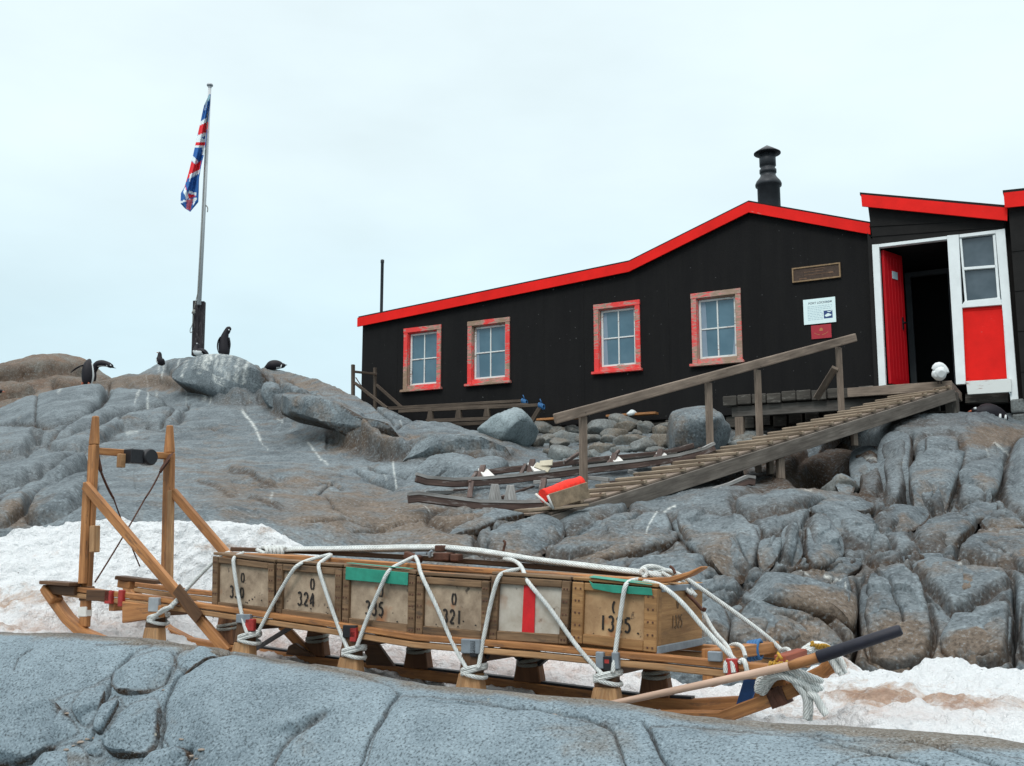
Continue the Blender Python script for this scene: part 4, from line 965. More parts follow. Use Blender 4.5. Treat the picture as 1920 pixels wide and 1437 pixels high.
mb = MB(); pq(mb, [(1802, 579), (1881, 573), (1891, 711), (1811, 716)], n0 + .01, .03)
pq(mb, [(1804, 581), (1878, 576), (1878, 579), (1804, 584)], n0 + .041, .006); pq(mb, [(1805, 585), (1808, 585), (1816, 710), (1813, 711)], n0 + .041, .006)
mb.build('lower_panel', RED, hut, .003)
mb = MB(); pq(mb, [(1812, 716), (1896, 711), (1897, 736), (1815, 741)], PN + .04, .045)
mb.build('weather_board', WHITEW, hut, .004)
# open door leaf hinged on the left jamb, hall behind
hz0 = sW(1670, 722, n0)[1]; hz1 = sW(1660, 466, n0)[1]
hs = sW(1664, 600, n0)[0]
A0 = WP(hs, hz0, n0); dd = (-WN * .93 + WR * .36).normalized()
pe = hit(1700, 650, A0, dd.cross(Z).normalized()); LW = (pe - A0).dot(dd)
LW = max(.5, min(.85, LW))
side = dd.cross(Z).normalized()
mb = MB(); mb.prism([A0 + V(0, 0, .02), A0 + dd * LW + V(0, 0, .02), A0 + dd * LW + V(0, 0, hz1 - hz0 - .02), A0 + V(0, 0, hz1 - hz0 - .02)], -side * .04)
for k in range(1, 6):
    q0 = A0 + dd * (LW * k / 6) + side * .001
    mb.prism([q0 + V(0, 0, .1), q0 + dd * .008 + V(0, 0, .1), q0 + dd * .008 + V(0, 0, hz1 - hz0 - .1), q0 + V(0, 0, hz1 - hz0 - .1)], side * .004)
door = mb.build('door', REDD, hut, .003)
pl = hit(1678, 517, A0 + side * .006, side)
mb = MB(); mb.box(pl, dd * .07, side * .004, V(0, 0, .055)); mb.build('door_plate', PRINT, door)
ph = hit(1693, 607, A0 + side * .006, side)
mb = MB(); mb.box(ph, dd * .012, side * .01, V(0, 0, .09)); mb.tube([ph, ph + side * .06, ph + side * .06 - dd * .08], .010, 8); mb.build('door_handle', DARKM, door)
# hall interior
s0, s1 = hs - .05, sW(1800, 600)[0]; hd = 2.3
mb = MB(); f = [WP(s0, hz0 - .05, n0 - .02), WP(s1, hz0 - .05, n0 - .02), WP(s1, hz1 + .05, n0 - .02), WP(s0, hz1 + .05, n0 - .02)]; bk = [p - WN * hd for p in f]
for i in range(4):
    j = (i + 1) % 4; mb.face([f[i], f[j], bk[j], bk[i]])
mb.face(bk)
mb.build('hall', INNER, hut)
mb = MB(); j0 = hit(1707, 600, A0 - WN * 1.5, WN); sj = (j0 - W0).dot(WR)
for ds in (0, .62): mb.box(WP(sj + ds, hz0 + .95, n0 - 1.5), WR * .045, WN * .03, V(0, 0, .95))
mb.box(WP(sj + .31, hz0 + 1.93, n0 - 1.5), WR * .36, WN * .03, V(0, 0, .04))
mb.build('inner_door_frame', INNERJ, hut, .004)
# right wing
mb = MB(); a = sW(1889, 388, .2)[0]
zt = sW(1900, 386, .2)[1]
mb.prism([WP(a + .01, WBOT - .05, .2), WP(a + 3, WBOT - .05, .2), WP(a + 3, zt + .3, .2), WP(a + .01, zt, .2)], -WN * 4)
for k in range(5): mb.prism([WP(a + .012, WBOT + .3 + k * .55, .201), WP(a + 3, WBOT + .3 + k * .55, .201), WP(a + 3, WBOT + .31 + k * .55, .201), WP(a + .012, WBOT + .31 + k * .55, .201)], WN * .008)
mb.build('wing_wall', BLACKB, hut)
mb = MB(); q = [sW(1882, 363, .28), sW(1920, 359, .28), sW(1920, 383, .28), sW(1884, 388, .28)]
sl_ = (q[1][1] - q[0][1]) / (q[1][0] - q[0][0])
mb.prism([WP(q[0][0], q[0][1] - .21, .28), WP(q[0][0] + 3.2, q[0][1] + sl_ * 3.2 - .21, .28), WP(q[0][0] + 3.2, q[0][1] + sl_ * 3.2, .28), WP(q[0][0], q[0][1], .28)], WN * .03)
mb.build('wing_fascia', RED, hut)
mb = MB(); mb.prism([WP(q[0][0] - .01, q[0][1] + .003, .3), WP(q[0][0] + 3.2, q[0][1] + sl_ * 3.2 + .003, .3), WP(q[0][0] + 3.2, q[0][1] + sl_ * 3.2 + .04, .3), WP(q[0][0] - .01, q[0][1] + .04, .3)], -WN * 4.2)
mb.build('wing_roof', BLACKB, hut)
# under the porch
mb = MB()
pq(mb, [(1812, 741), (1893, 737), (1893, 757), (1812, 759)], -.15, .15)
mb.build('floor_beam', GREYD, hut, .006)
mb = MB(); pq(mb, [(1640, 745), (1900, 740), (1900, 830), (1640, 840)], -1.2, .05); mb.build('crawl_shade_panel', INNER, hut)  # near-black backing sheet standing in for the shade under the porch
pst = [sW(x, y, .15) for x, y in ((1893, 762), (1950, 760), (1950, 830), (1895, 830))]
mb = MB()
for k in range(3): mb.box(WP(pst[0][0] + .32, 3.6 - .2 * k, -.1), WR * (.31 - .01 * k), WN * .25, V(0, 0, .095))
mb.build('stone_pier', STONE, hut, .03, 2)

# ------------------------------------------------------------------ signs on the wall
def sign_frame(q, n=.004):
    a, b, c, d = rectW(*q, n); return a, b, c, d
a, b, c, d = sign_frame(((1485, 504), (1576, 493), (1577, 521), (1487, 531)))
t_ = thing('name_board', WP((a + b) / 2, c, .02), 'dark carved name board in a thin oak frame, on the black wall', 'sign')
mb = MB(); mb.prism([WP(a + .02, c + .02, .003), WP(b - .02, c + .02, .003), WP(b - .02, d - .02, .003), WP(a + .02, d - .02, .003)], WN * .02); brd = mb.build('board', BRASSW, t_)
mb = MB(); rr = random.Random(5)
for (x, y, w_, h_) in ((.22, .2, .16, .03), (.80, .42, .10, .05), (.45, .62, .4, .018), (.5, .42, .5, .014), (.55, .78, .25, .016)):
    mb.box(WP(a + (b - a) * x, c + (d - c) * y, .024), WR * (b - a) * w_ / 2, WN * .0015, V(0, 0, (d - c) * h_))
mb.build('carving', plain_mat('worn_gilt', (.16, .085, .045), .6, .5, 30), t_)
mb = MB()
for x0, x1, z0, z1 in ((a, b, c, c + .02), (a, b, d - .02, d), (a, a + .02, c + .0202, d - .0202), (b - .02, b, c + .0202, d - .0202)):
    mb.prism([WP(x0, z0, .003), WP(x1, z0, .003), WP(x1, z1, .003), WP(x0, z1, .003)], WN * .032)
mb.build('frame', BRASSF, t_)
a, b, c, d = sign_frame(((1506, 563), (1566, 557), (1568, 604), (1508, 610)))
t_ = thing('notice', WP((a + b) / 2, c, .02), 'white printed notice with a small navy picture, on the black wall above the red plaque', 'sign')
mb = MB(); mb.prism([WP(a, c, .004), WP(b, c, .004), WP(b, d, .004), WP(a, d, .004)], WN * .012); mb.build('panel', PAPER, t_)
W_, H_ = b - a, d - c
def text_mesh(name, body, org, ex, up, size, mat, parent, depth=.001):
    cu = bpy.data.curves.new(name, 'FONT'); cu.body = body; cu.size = size; cu.extrude = depth
    ob = bpy.data.objects.new(name, cu); COL.objects.link(ob)
    me = bpy.data.meshes.new_from_object(ob); bpy.data.objects.remove(ob); bpy.data.curves.remove(cu)
    o = bpy.data.objects.new(name, me); COL.objects.link(o); me.materials.clear(); me.materials.append(mat)
    nrm = ex.cross(up)
    M = Matrix((ex, up, nrm)).transposed().to_4x4(); M.translation = org
    me.transform(M); return adopt(o, parent)
text_mesh('heading', 'PORT LOCKROY', WP(a + W_ * .16, c + H_ * .79, .0172), WR, Z, H_ * .12, PRINTD, t_)
mb = MB(); mb.box(WP(a + W_ * .76, c + H_ * .83, .0166), WR * W_ * .06, WN * .0006, V(0, 0, H_ * .022)); mb.build('letterhead', PRINT, t_)
mb = MB(); mb.box(WP(a + W_ * .87, c + H_ * .835, .0166), WR * W_ * .02, WN * .0006, V(0, 0, H_ * .025)); mb.build('emblem', PRINTD, t_)
mb = MB(); rr = random.Random(2)
for k in range(9):
    z = c + H_ * (.70 - k * .066); x1 = .88 if k < 3 else .60
    u = .13
    while u < x1:
        l = rr.uniform(.03, .10); mb.box(WP(a + W_ * (u + l / 2), z, .0166), WR * W_ * min(l, x1 - u) / 2, WN * .0006, V(0, 0, H_ * .012)); u += l + .018
mb.build('text_lines', PRINT, t_)
mb = MB(); mb.box(WP(a + W_ * .765, c + H_ * .33, .0166), WR * W_ * .135, WN * .0006, V(0, 0, H_ * .155)); mb.build('picture', NAVY, t_)
mb = MB(); cx_, cz_ = a + W_ * .765, c + H_ * .31
mb.prism([WP(cx_ + W_ * x, cz_ + H_ * y, .0174) for x, y in ((-.11, -.03), (-.06, -.075), (.02, -.055), (.09, -.04), (.105, .0), (.05, .03), (.02, .06), (-.03, .055), (-.06, .02), (-.10, .0))], WN * .001)
mb.prism([WP(cx_ + W_ * x, cz_ + H_ * y, .0174) for x, y in ((-.02, .12), (.05, .10), (.12, .14), (.12, .16), (.04, .135), (-.02, .15))], WN * .001)
mb.build('picture_shape', PAPER, t_)
a, b, c, d = sign_frame(((1521, 611), (1558, 608), (1560, 633), (1522, 637)))
t_ = thing('plaque', WP((a + b) / 2, c, .02), 'small crimson plaque with a gold crest, below the white notice', 'sign')
mb = MB(); mb.prism([WP(a, c, .004), WP(b, c, .004), WP(b, d, .004), WP(a, d, .004)], WN * .012); mb.build('panel', PLAQUE, t_)
W_, H_ = b - a, d - c; mb = MB(); cx_, cz_ = (a + b) / 2, c + H_ * .62
for pl_ in ([(-.08, -.06), (.08, -.06), (.09, .0), (-.09, .0)], [(-.09, .01), (-.04, .01), (-.02, .09), (-.06, .12)], [(.09, .01), (.04, .01), (.02, .09), (.06, .12)], [(-.03, .01), (.03, .01), (.02, .16), (-.02, .16)]):
    mb.prism([WP(cx_ + W_ * x, cz_ + H_ * y, .0166) for x, y in pl_], WN * .001)
for k in range(13):
    if k in (5, 6): continue
    u = (k - 6) / 6; mb.box(WP(cx_ + W_ * .32 * u, c + H_ * (.26 + .16 * u * u), .0172), WR * W_ * .018, WN * .0006, V(0, 0, H_ * .022))
mb.build('crest', GOLD, t_)

# ------------------------------------------------------------------ side deck and landing at the door
DN = 1.05
deck = thing('deck', WP(-1.5, 3.2, .6), 'dark weathered deck of thick planks between the hut wall and the ramp handrail', 'deck')
dz = sW(1480, 735, DN)[1]
da, db = sW(1357, 740, DN)[0], sW(1640, 735, DN)[0]
mb = MB(); nP = 10; wP = (db - da) / nP; cols = []
for k in range(nP):
    dzk = rb.uniform(-.012, .012); dn = rb.uniform(-.03, .03)
    mb.box(WP(da + wP * (k + .5), dz - .07 + dzk, DN / 2 + dn + .06), WR * (wP * .47), WN * (DN / 2 - .01), V(0, 0, .068))
mb.build('planks', GREYD, deck, .012, 2)
mb = MB(); mb.beam(WP(da + .1, dz - .225, DN - .06), WP(db + .4, dz - .225, DN - .06), .07, .15); mb.build('beam', wood_mat('grey_deck_beam', (.17, .155, .14), (.085, .075, .066), 1.2, None, .85), deck, .006)
mb = MB(); mb.beam(WP(da + .20, 3.0, DN - .07), WP(da + .20, dz - .302, DN - .07), .12, .1, up=WN); mb.build('leg', GREYW, deck, .006)
land = thing('landing', WP(.6, 3.3, .7), 'small weathered timber landing in front of the open door at the top of the ramp', 'landing')
LN = hW(1785, 725, 0); 
ln = 1.22
fa, fb = sW(1590, 735, ln)[0], sW(1786, 722, ln)[0]
lz = sW(1700, 721, ln)[1]
mb = MB(); mb.prism([WP(fa, lz - .125, ln), WP(fb, lz - .125, ln), WP(fb, lz, ln), WP(fa, lz, ln)], WN * .05); mb.build('front_board', GREYW, land, .006)
mb = MB(); mb.prism([WP(fb, lz - .13, ln - .002), WP(fb, lz - .13, .15), WP(fb, lz - .005, .15), WP(fb, lz - .005, ln - .002)], -WR * .05); mb.build('side_board', GREYW, land, .006)
mb = MB(); n_ = 8
for k in range(n_): mb.box(WP((fa + fb) / 2 - .03, lz - .035, .13 + (ln - .14) * (k + .5) / n_), WR * ((fb - fa) / 2 - .04), WN * ((ln - .14) / n_ * .47), V(0, 0, .02))
mb.build('deck_boards', GREYW, land, .004)
mb = MB(); mb.beam(WP(fb - .03, 3.05, ln - .1), WP(fb - .03, lz - .135, ln - .1), .16, .14, up=WN); mb.build('leg', GREYD, land, .008)
mb = MB(); mb.beam(WP(fb - .28, 3.3, .75), WP(fb - .28, lz - .135, .75), .12, .12, up=WN); mb.box(WP(fb - .3, 3.42, .85), WR * .2, WN * .1, V(0, 0, .07)); mb.build('leg', GREYD, land, .008)

# ------------------------------------------------------------------ ramp
R0 = P(1100, 948, 10.0); R1 = P(1783, 731, 13.55)
RD = Vector((R1.x - R0.x, R1.y - R0.y, 0)).normalized(); RS = Vector((-RD.y, RD.x, 0)); RW = .68
def hR(px, py, off=0.0): return hit(px, py, R0 + RS * off, RS)
ramp = thing('ramp', R0, 'weathered timber boarding ramp with cross battens and one handrail, climbing to the hut door', 'ramp')
T0 = hR(1100, 946); T1 = hR(1786, 730)
ax = (T1 - T0); Lr = ax.length; ax.normalize(); rup = RS.cross(ax) * -1
if rup.z < 0: rup = -rup
T0 = T0 - ax * .45; Lr += .45
for off in (0.0, RW):
    mb = MB(); mb.beam(T0 + RS * off - rup * .075, T0 + ax * Lr + RS * off - rup * .075, .045, .15, up=rup); mb.build('stringer', wood_mat('stringer_grey', (.20, .175, .15), (.10, .083, .07), 1.4, None, .85), ramp, .005)
mb = MB(); nb = 4
for k in range(nb):
    o = RS * (.03 + (RW - .06) * (k + .5) / nb); mb.beam(T0 + ax * .05 + o + rup * .012, T0 + ax * (Lr - .02) + o + rup * .012, (RW) / nb * .96, .022, up=rup)
mb.build('boards', GREYW, ramp, .003)
mb = MB(); nbt = 25
for k in range(nbt):
    c_ = T0 + ax * (.12 + (Lr - .2) * k / (nbt - 1)) + rup * .040; sk = rb.uniform(-.012, .012)
    mb.beam(c_ + RS * -.02 + ax * sk, c_ + RS * (RW + .02) - ax * sk, .045, .034, up=rup)
mb.build('battens', GREYL, ramp, .006)
mb = MB()
for k in range(nbt):
    c_ = T0 + ax * (.12 + (Lr - .2) * k / (nbt - 1)) + rup * .058 + RS * .02
    mb.lathe(c_ - rup * .004, [(.016, 0), (.016, .006)], 8)
mb.build('bolts', IRON, ramp)
RF = RW + .02
rail0, rail1 = hR(1040, 786, RF), hR(1604, 633, RF)
mb = MB(); mb.beam(rail0, rail1, .045, .105); rl = mb.build('handrail', GREYW, ramp, .012, 2)
for x, yt, yb in ((1093, 775, 925), (1328, 712, 868), (1420, 688, 846), (1572, 646, 796)):
    a_ = hR(x, yt + 6, RF + .045); b_ = hR(x + (x - 960) * .006, yb, RF + .045); b_.x, b_.y = a_.x, a_.y
    mb = MB(); mb.beam(b_, a_, .085, .045, up=RS); mb.build('post', GREYW, ramp, .006)
    mb = MB()
    for dx, dz_ in ((-.02, .03), (.025, .0)):
        mb.lathe(a_ + RD * dx - RS * .072 + V(0, 0, dz_), [(.004, -.004), (.004, .004)], 6)
    mb.build('nail', DARKM, rl)
a_ = hR(1566, 690, RF + .05); b_ = hR(1531, 747, RF + .65)
mb = MB(); mb.beam(b_, a_, .04, .085, up=RS); mb.build('brace', GREYW, ramp, .005)
for x, y0, y1, off, wd in ((1462, 862, 918, .05, .10), (1443, 868, 918, .3, .08), (1421, 872, 920, RW - .05, .07), (1600, 800, 830, .1, .08)):
    a_ = hR(x, y0 - 12, off); b_ = Vector((a_.x, a_.y, hR(x, y1 + 6, off).z)); mb = MB(); mb.beam(b_, a_, wd, .05, up=RS); mb.build('support', GREYW, ramp, .005)
# loose boards at the foot
bd = MB(); y_ = 9.86
bd.beam(P(991, 959, y_), P(1060, 952, y_ - .02), .10, .02); bd.beam(P(1035, 955, y_ - .05), P(1103, 947, y_ - .04), .10, .022)
for m_, lb in zip(bd.components(), ('thin worn board lying on the rock in front of the tan trough', 'thin worn board lying on the rock against the lowest ramp batten')):
    o = m_.build('board', GREYL, None, .003); tag(o, lb, 'board')

# boot brush trough
ya = 9.72
t_ = thing('brush_trough', P(1036, 952, ya), 'tan V-shaped trough holding a bright red bristle roll, at the foot of the ramp', 'boot brush')
A_ = P(1029, 927, ya); B_ = P(1101, 904, ya + .25); axb = B_ - A_; dwn = V(0, 0, -.125)
oth = Vector((-axb.y, axb.x, 0)).normalized()
fr_ = -oth * .0
lo0 = P(1040, 953, ya + .04); lo1 = P(1108, 934, ya + .29)
mb = MB(); mb.hexa([A_, lo0, lo0 + oth * .02 - V(0, 0, 0), A_ + oth * .02], [B_, lo1, lo1 + oth * .02, B_ + oth * .02]); mb.build('front_board', CANVAS, t_, .004)
A2 = P(1006, 926, ya + .1); B2 = A2 + axb
mb = MB(); mb.hexa([A2, lo0 + oth * .03, lo0 + oth * .05, A2 + oth * .02], [B2, lo1 + oth * .03, lo1 + oth * .05, B2 + oth * .02]); mb.build('back_board', CANVAS, t_, .004)
mb = MB(); c0 = P(1018, 930, ya + .06); d0 = axb.normalized()
pts = []; nn = 14; rr = random.Random(4)
c1 = c0 + axb + V(0, 0, .005)
mb.tube([c0.lerp(c1, k / 10) + V(0, 0, .004 * rr.uniform(-1, 1)) for k in range(11)], [.066 + rr.uniform(-.005, .005) for _ in range(11)], 16)
mb.lathe(c0 - d0 * .001, [(.0, 0)], 3) if False else None
mb.build('bristle_roll', ROLL, t_)
mb = MB(); mb.tube([A2 - d0 * .012, lo0 - d0 * .014 + V(0, 0, .0)], .011, 8); mb.tube([A_ - d0 * .012 + V(0, 0, -.01), lo0 - d0 * .016 - V(0, 0, .002)], .011, 8); mb.build('edge_strip', TAPEW, t_)
# ------------------------------------------------------------------ loaded sledge
def hNf(px, py): return hN(px, py, SW)
sl = thing('cargo_sledge', hN(800, 1290, SW / 2), 'long pine sledge with an upright handlebar frame, carrying the roped wooden crates', 'sledge')
def atZ(p, z): return Vector((p.x, p.y, z))
def lineN(pts, off): return [hN(x, y, off) for x, y in pts]
# runners
far_pts = [(240, 1098), (262, 1128), (283, 1158), (317, 1184), (356, 1204), (408, 1214), (482, 1223), (617, 1243), (790, 1264), (955, 1284), (1106, 1304), (1200, 1316), (1300, 1322), (1390, 1317), (1450, 1300), (1500, 1280), (1545, 1258), (1572, 1244)]
fr3 = lineN(far_pts, SW)
# near runner: the same run, height for height
nr_top = [(88, 1104), (106, 1130), (128, 1160), (158, 1188), (196, 1204)]
nr_front = [(1352, 1346), (1400, 1328), (1455, 1308), (1497, 1289)]
mid = [p - EY * SW for p in fr3[6:12]]
nr3 = lineN(nr_top, 0) + mid + lineN(nr_front, 0)
for nm, pts in (('runner', nr3), ('runner', fr3)):
    mb = MB(); mb.chain(pts, .075, .058, up=Z); mb.build(nm, PINE, sl, .006)
    # dark running sole
    mb = MB(); mb.chain([p - V(0, 0, .0345) for p in pts], .070, .010, up=Z); mb.build('sole', PINE_D, bpy.data.objects[-1] if False else None) if False else None
# dark inner shoes on the flat part
mb = MB(); mb.chain([p + V(0, 0, .036) for p in fr3[5:13]], .05, .012); mb.build('runner_plate', DARKM, sl)
# rails
near_rail = [(98, 1104), (199, 1119), (304, 1131), (380, 1143), (617, 1177), (780, 1203), (1000, 1221), (1131, 1234), (1250, 1244), (1371, 1257), (1448, 1262)]
nrail3 = lineN(near_rail, 0)
frail3 = [p + EY * SW for p in nrail3]
for off, pts in ((0, nrail3), (1, frail3)):
    mb = MB(); mb.chain([p + V(0, 0, .022) for p in pts], .055, .032); mb.build('rail', PINE, sl, .005)
    mb = MB(); mb.chain([p - V(0, 0, .016) for p in pts], .048, .030); mb.build('rail', ASH, sl, .005)
def rail_at(px, off=0.0):
    for a, b, pa, pb in zip(near_rail[:-1], near_rail[1:], nrail3[:-1], nrail3[1:]):
        if a[0] <= px <= b[0]: return pa.lerp(pb, (px - a[0]) / (b[0] - a[0])) + EY * off
    return nrail3[0] if px < near_rail[0][0] else nrail3[-1] + EY * off
# cross bars
for x, m in ((215, PINE), (295, PINE_D), (467, PINE_D), (663, PINE_D), (890, PINE_D), (1140, PINE_D), (1330, PINE)):
    c_ = rail_at(x); mb = MB(); mb.beam(c_ - EY * .02 - V(0, 0, .055), c_ + EY * (SW + .04) - V(0, 0, .055), .05, .05); mb.build('crossbar', m, sl, .004)
mb = MB(); mb.beam(hN(1325, 1229, .06), hN(1452, 1213, .62), .06, .055); mb.build('crossbar', PINE, sl, .005)
mb = MB(); mb.beam(hN(1462, 1240, -.02), hN(1504, 1227, .25), .05, .05); mb.build('crossbar', wood_mat('red_brown_bar', (.34, .09, .05), (.2, .05, .025)), sl, .005)
# stanchions: tapered, splayed feet on the runners
near_st = ((295, 1140), (467, 1166), (663, 1190), (890, 1214), (1140, 1238)); 
for x, y in near_st:
    top = rail_at(x) - V(0, 0, .03); q = [p for p in nr3]
    s_ = (top - N0).dot(EX); zb = float(np.interp(s_, [(p - N0).dot(EX) for p in nr3], [p.z for p in nr3])) + .028
    bot = Vector((top.x, top.y, zb)) - EX * .012
    md = top.lerp(bot, .48)
    mb = MB(); mb.hexa([bot - EX * .078 - EY * .035, bot + EX * .078 - EY * .035, bot + EX * .078 + EY * .035, bot - EX * .078 + EY * .035], [md - EX * .055 - EY * .035, md + EX * .055 - EY * .035, md + EX * .055 + EY * .035, md - EX * .055 + EY * .035])
    st_ = mb.build('stanchion', ASH, sl, .006)
    mb = MB(); mb.hexa([md - EX * .053 - EY * .034, md + EX * .053 - EY * .034, md + EX * .053 + EY * .034, md - EX * .053 + EY * .034], [top - EX * .045 - EY * .03, top + EX * .045 - EY * .03, top + EX * .045 + EY * .03, top - EX * .045 + EY * .03])
    mb.build('stanchion_head', PINE_D, st_, .004)
far_st = ((427, 1166, 1208), (595, 1190, 1231), (785, 1208, 1253), (993, 1232, 1283), (1230, 1252, 1312))
for x, yt, yb in far_st:
    top = hN(x, yt, SW); s_ = (top - N0).dot(EX)
    zb = float(np.interp(s_, [(p - N0).dot(EX) for p in fr3], [p.z for p in fr3])) + .028
    bot = Vector((top.x, top.y, zb)); top = Vector((top.x, top.y, rail_at(min(x, 1440)).z if False else top.z + .06))
    mb = MB(); mb.hexa([bot - EX * .085 - EY * .035, bot + EX * .085 - EY * .035, bot + EX * .085 + EY * .035, bot - EX * .085 + EY * .035], [top - EX * .05 - EY * .03, top + EX * .05 - EY * .03, top + EX * .05 + EY * .03, top - EX * .05 + EY * .03])
    st_ = mb.build('stanchion', wood_mat('brown_stanchion', (.22, .10, .045), (.12, .052, .024)), sl, .006)
    mb = MB()
    for k in range(2):
        c_ = bot.lerp(top, .52 + .09 * k); w_ = .068
        mb.tube([c_ + EX * (w_ * math.cos(a)) + EY * (.055 * math.sin(a)) + V(0, 0, .01 * math.sin(a * 1.0 + k)) for a in np.linspace(0, 2 * math.pi, 18)[:-1]], .010, 6, closed=True)
    mb.build('cord_lashing', ROPEG, st_)
# uprights, crossbar
def hv(px0, py0, px1, py1, off):  # vertical post, foot under the head
    a = hN(px0, py0, off); b = hN(px1, py1, off); return a, b
a_, b_ = hN(175, 780, 0), hN(154, 1176, 0)
mb = MB(); mb.beam(b_ + EY * .018, hN(172, 834, 0) + EY * .018, .070, .04, up=EY, w1=.068); mb.beam(hN(172, 834, 0) + EY * .018, a_ + EY * .018, .068, .04, up=EY, w1=.040, h1=.032); up1 = mb.build('upright', PINE, sl, .006)
mb = MB(); mb.beam(hN(160, 1095, 0) - EY * .021, hN(168, 905, 0) - EY * .021, .055, .032, up=EY, w1=.045); mb.build('upright_facing', PINE, up1, .005)
mb = MB(); mb.beam(hN(177, 1036, -.03), hN(178, 986, -.03), .045, .05, up=EY); mb.build('cleat', ASH, up1, .004)
mb = MB(); p0, p1 = hN(155, 1138, 0) + EY * .018, hN(154.5, 1157, 0) + EY * .018; mb.beam(p1, p0, .078, .050, up=EY); mb.build('tape_band', TAPEW, up1, .004)
mb = MB(); mb.beam(hN(158, 1126, 0) + EY * .018, hN(158.5, 1100, 0) + EY * .018, .085, .06, up=EY); mb.build('lashing_band', PINE_D, up1, .006)
a2, b2 = hN(318.5, 798, SW), hN(313, 1096, SW)
mb = MB(); mb.beam(b2, hN(317.5, 850, SW), .078, .05, up=EY, w1=.07); mb.beam(hN(317.5, 850, SW), a2, .07, .05, up=EY, w1=.040, h1=.034); up2 = mb.build('upright', PINE, sl, .006)
mb = MB(); mb.beam(hN(317, 1090, SW - .04), hN(320, 920, SW - .04), .045, .03, up=EY, w1=.04); mb.build('upright_facing', ASH, up2, .005)
mb = MB(); mb.beam(hN(178, 846, .02), hN(318, 856, SW), .04, .045); hb = mb.build('handlebar', PINE, sl, .005)
rc = hN(256, 858, SW * .5); bx = (hN(318, 856, SW) - hN(178, 846, .02)).normalized(); by = Vector((bx.y, -bx.x, 0)); 
if by.y > 0: by = -by
mb = MB(); mb.box(rc - bx * .065 + by * .05, bx * .05, by * .04, V(0, 0, .047)); mb.box(rc + bx * .01 + by * .05 - V(0, 0, .035), bx * .075, by * .035, V(0, 0, .012)); rl_ = mb.build('reel_bracket', DARKM, hb, .005)
mb = MB(); q0 = rc + bx * .035 + by * .02 - V(0, 0, .0)
mb.tube([q0, q0 + by * .012, q0 + by * .075, q0 + by * .09], [.040, .056, .056, .048], 22); mb.build('reel_drum', DARKM, hb)
mb = MB(); mb.box(rc - bx * .135 + by * .02 - V(0, 0, .03), bx * .022, by * .02, V(0, 0, .045)); mb.build('bracket_block', ASH, hb, .004)
# long braces
mb = MB(); mb.beam(hN(160, 910, -.035), hN(428, 1224, -.005), .035, .062, up=Z); br1 = mb.build('brace', PINE, sl, .005)
mb = MB(); mb.beam(hN(331, 1104, -.058), hN(374, 1160, -.050), .012, .070, up=Z); mb.build('lashing_band', PINE_D, br1)
mb = MB(); mb.beam(hN(324, 922, SW - .03), hN(470, 1092, SW - .03), .035, .060, up=Z); mb.build('brace', PINE, sl, .005)
mb = MB(); mb.beam(hN(528, 1172, SW - .06), hN(580, 1226, SW - .02), .035, .055, up=Z); mb.build('brace', PINE, sl, .005)
mb = MB(); mb.beam(hN(556, 1170, .02), hN(478, 1218, .3), .02, .02); mb.beam(hN(925, 1205, .05), hN(905, 1245, .12), .02, .022); mb.beam(hN(965, 1228, SW - .08), hN(985, 1246, SW - .02), .02, .022); mb.beam(hN(1010, 1246, SW - .02), hN(1030, 1230, SW - .08), .02, .022); mb.build('stay', DARKM, sl)
# wires
mb = MB(); n1_, f1_ = hN(181, 846, .03), hN(317, 862, SW - .03)
def wire(mb, p, q, r=.006, sag=.01, n=8): mb.tube([p.lerp(q, k / n) - V(0, 0, sag * 4 * (k / n) * (1 - k / n)) for k in range(n + 1)], r, 6)
wire(mb, n1_, hN(189, 884, .06), .012, 0); wire(mb, hN(189, 884, .06), hN(213, 935, .2), .008); wire(mb, hN(213, 935, .2), hN(262, 1062, SW - .05), .005)
wire(mb, f1_, hN(300, 886, SW - .08), .010, 0); wire(mb, hN(300, 886, SW - .08), hN(272, 935, .38), .006); wire(mb, hN(272, 935, .38), hN(178, 1092, .02), .005)
mb.build('wire_stay', IRON, sl)
mb = MB(); mb.hexa([hN(316, 853, SW - .03), hN(327, 848, SW - .03), hN(327, 848, SW - .05), hN(316, 853, SW - .05)], [hN(298, 882, SW - .1), hN(304, 879, SW - .1), hN(304, 879, SW - .12), hN(298, 882, SW - .12)]); mb.build('leather_strap', IRON, up2)
# tail boards and blocks
mb = MB(); mb.beam(hN(88, 1092, -.04), hN(144, 1096, -.04) , .12, .022); mb.beam(hN(96, 1106, -.02), hN(146, 1108, -.02), .06, .055); mb.build('tail_board', PINE_D, sl, .004)
mb = MB(); mb.beam(hN(88, 1101, -.03), hN(106, 1128, -.03), .09, .05); mb.build('tail_block', PINE, sl, .006)
mb = MB(); mb.beam(hN(224, 1083, SW * .55), hN(300, 1092, SW * .75), .16, .025); mb.build('tail_board', PINE_D, sl, .004)
mb = MB(); mb.beam(hN(225, 1094, SW * .55), hN(248, 1098, SW * .55), .05, .05); mb.build('tail_block', PINE, sl, .005)
mb = MB(); mb.prism([hN(228, 1128, -.045), hN(302, 1136, -.045), hN(302, 1158, -.045), hN(228, 1169, -.045)], EY * .05); mb.build('step_block', PINE, sl, .005)
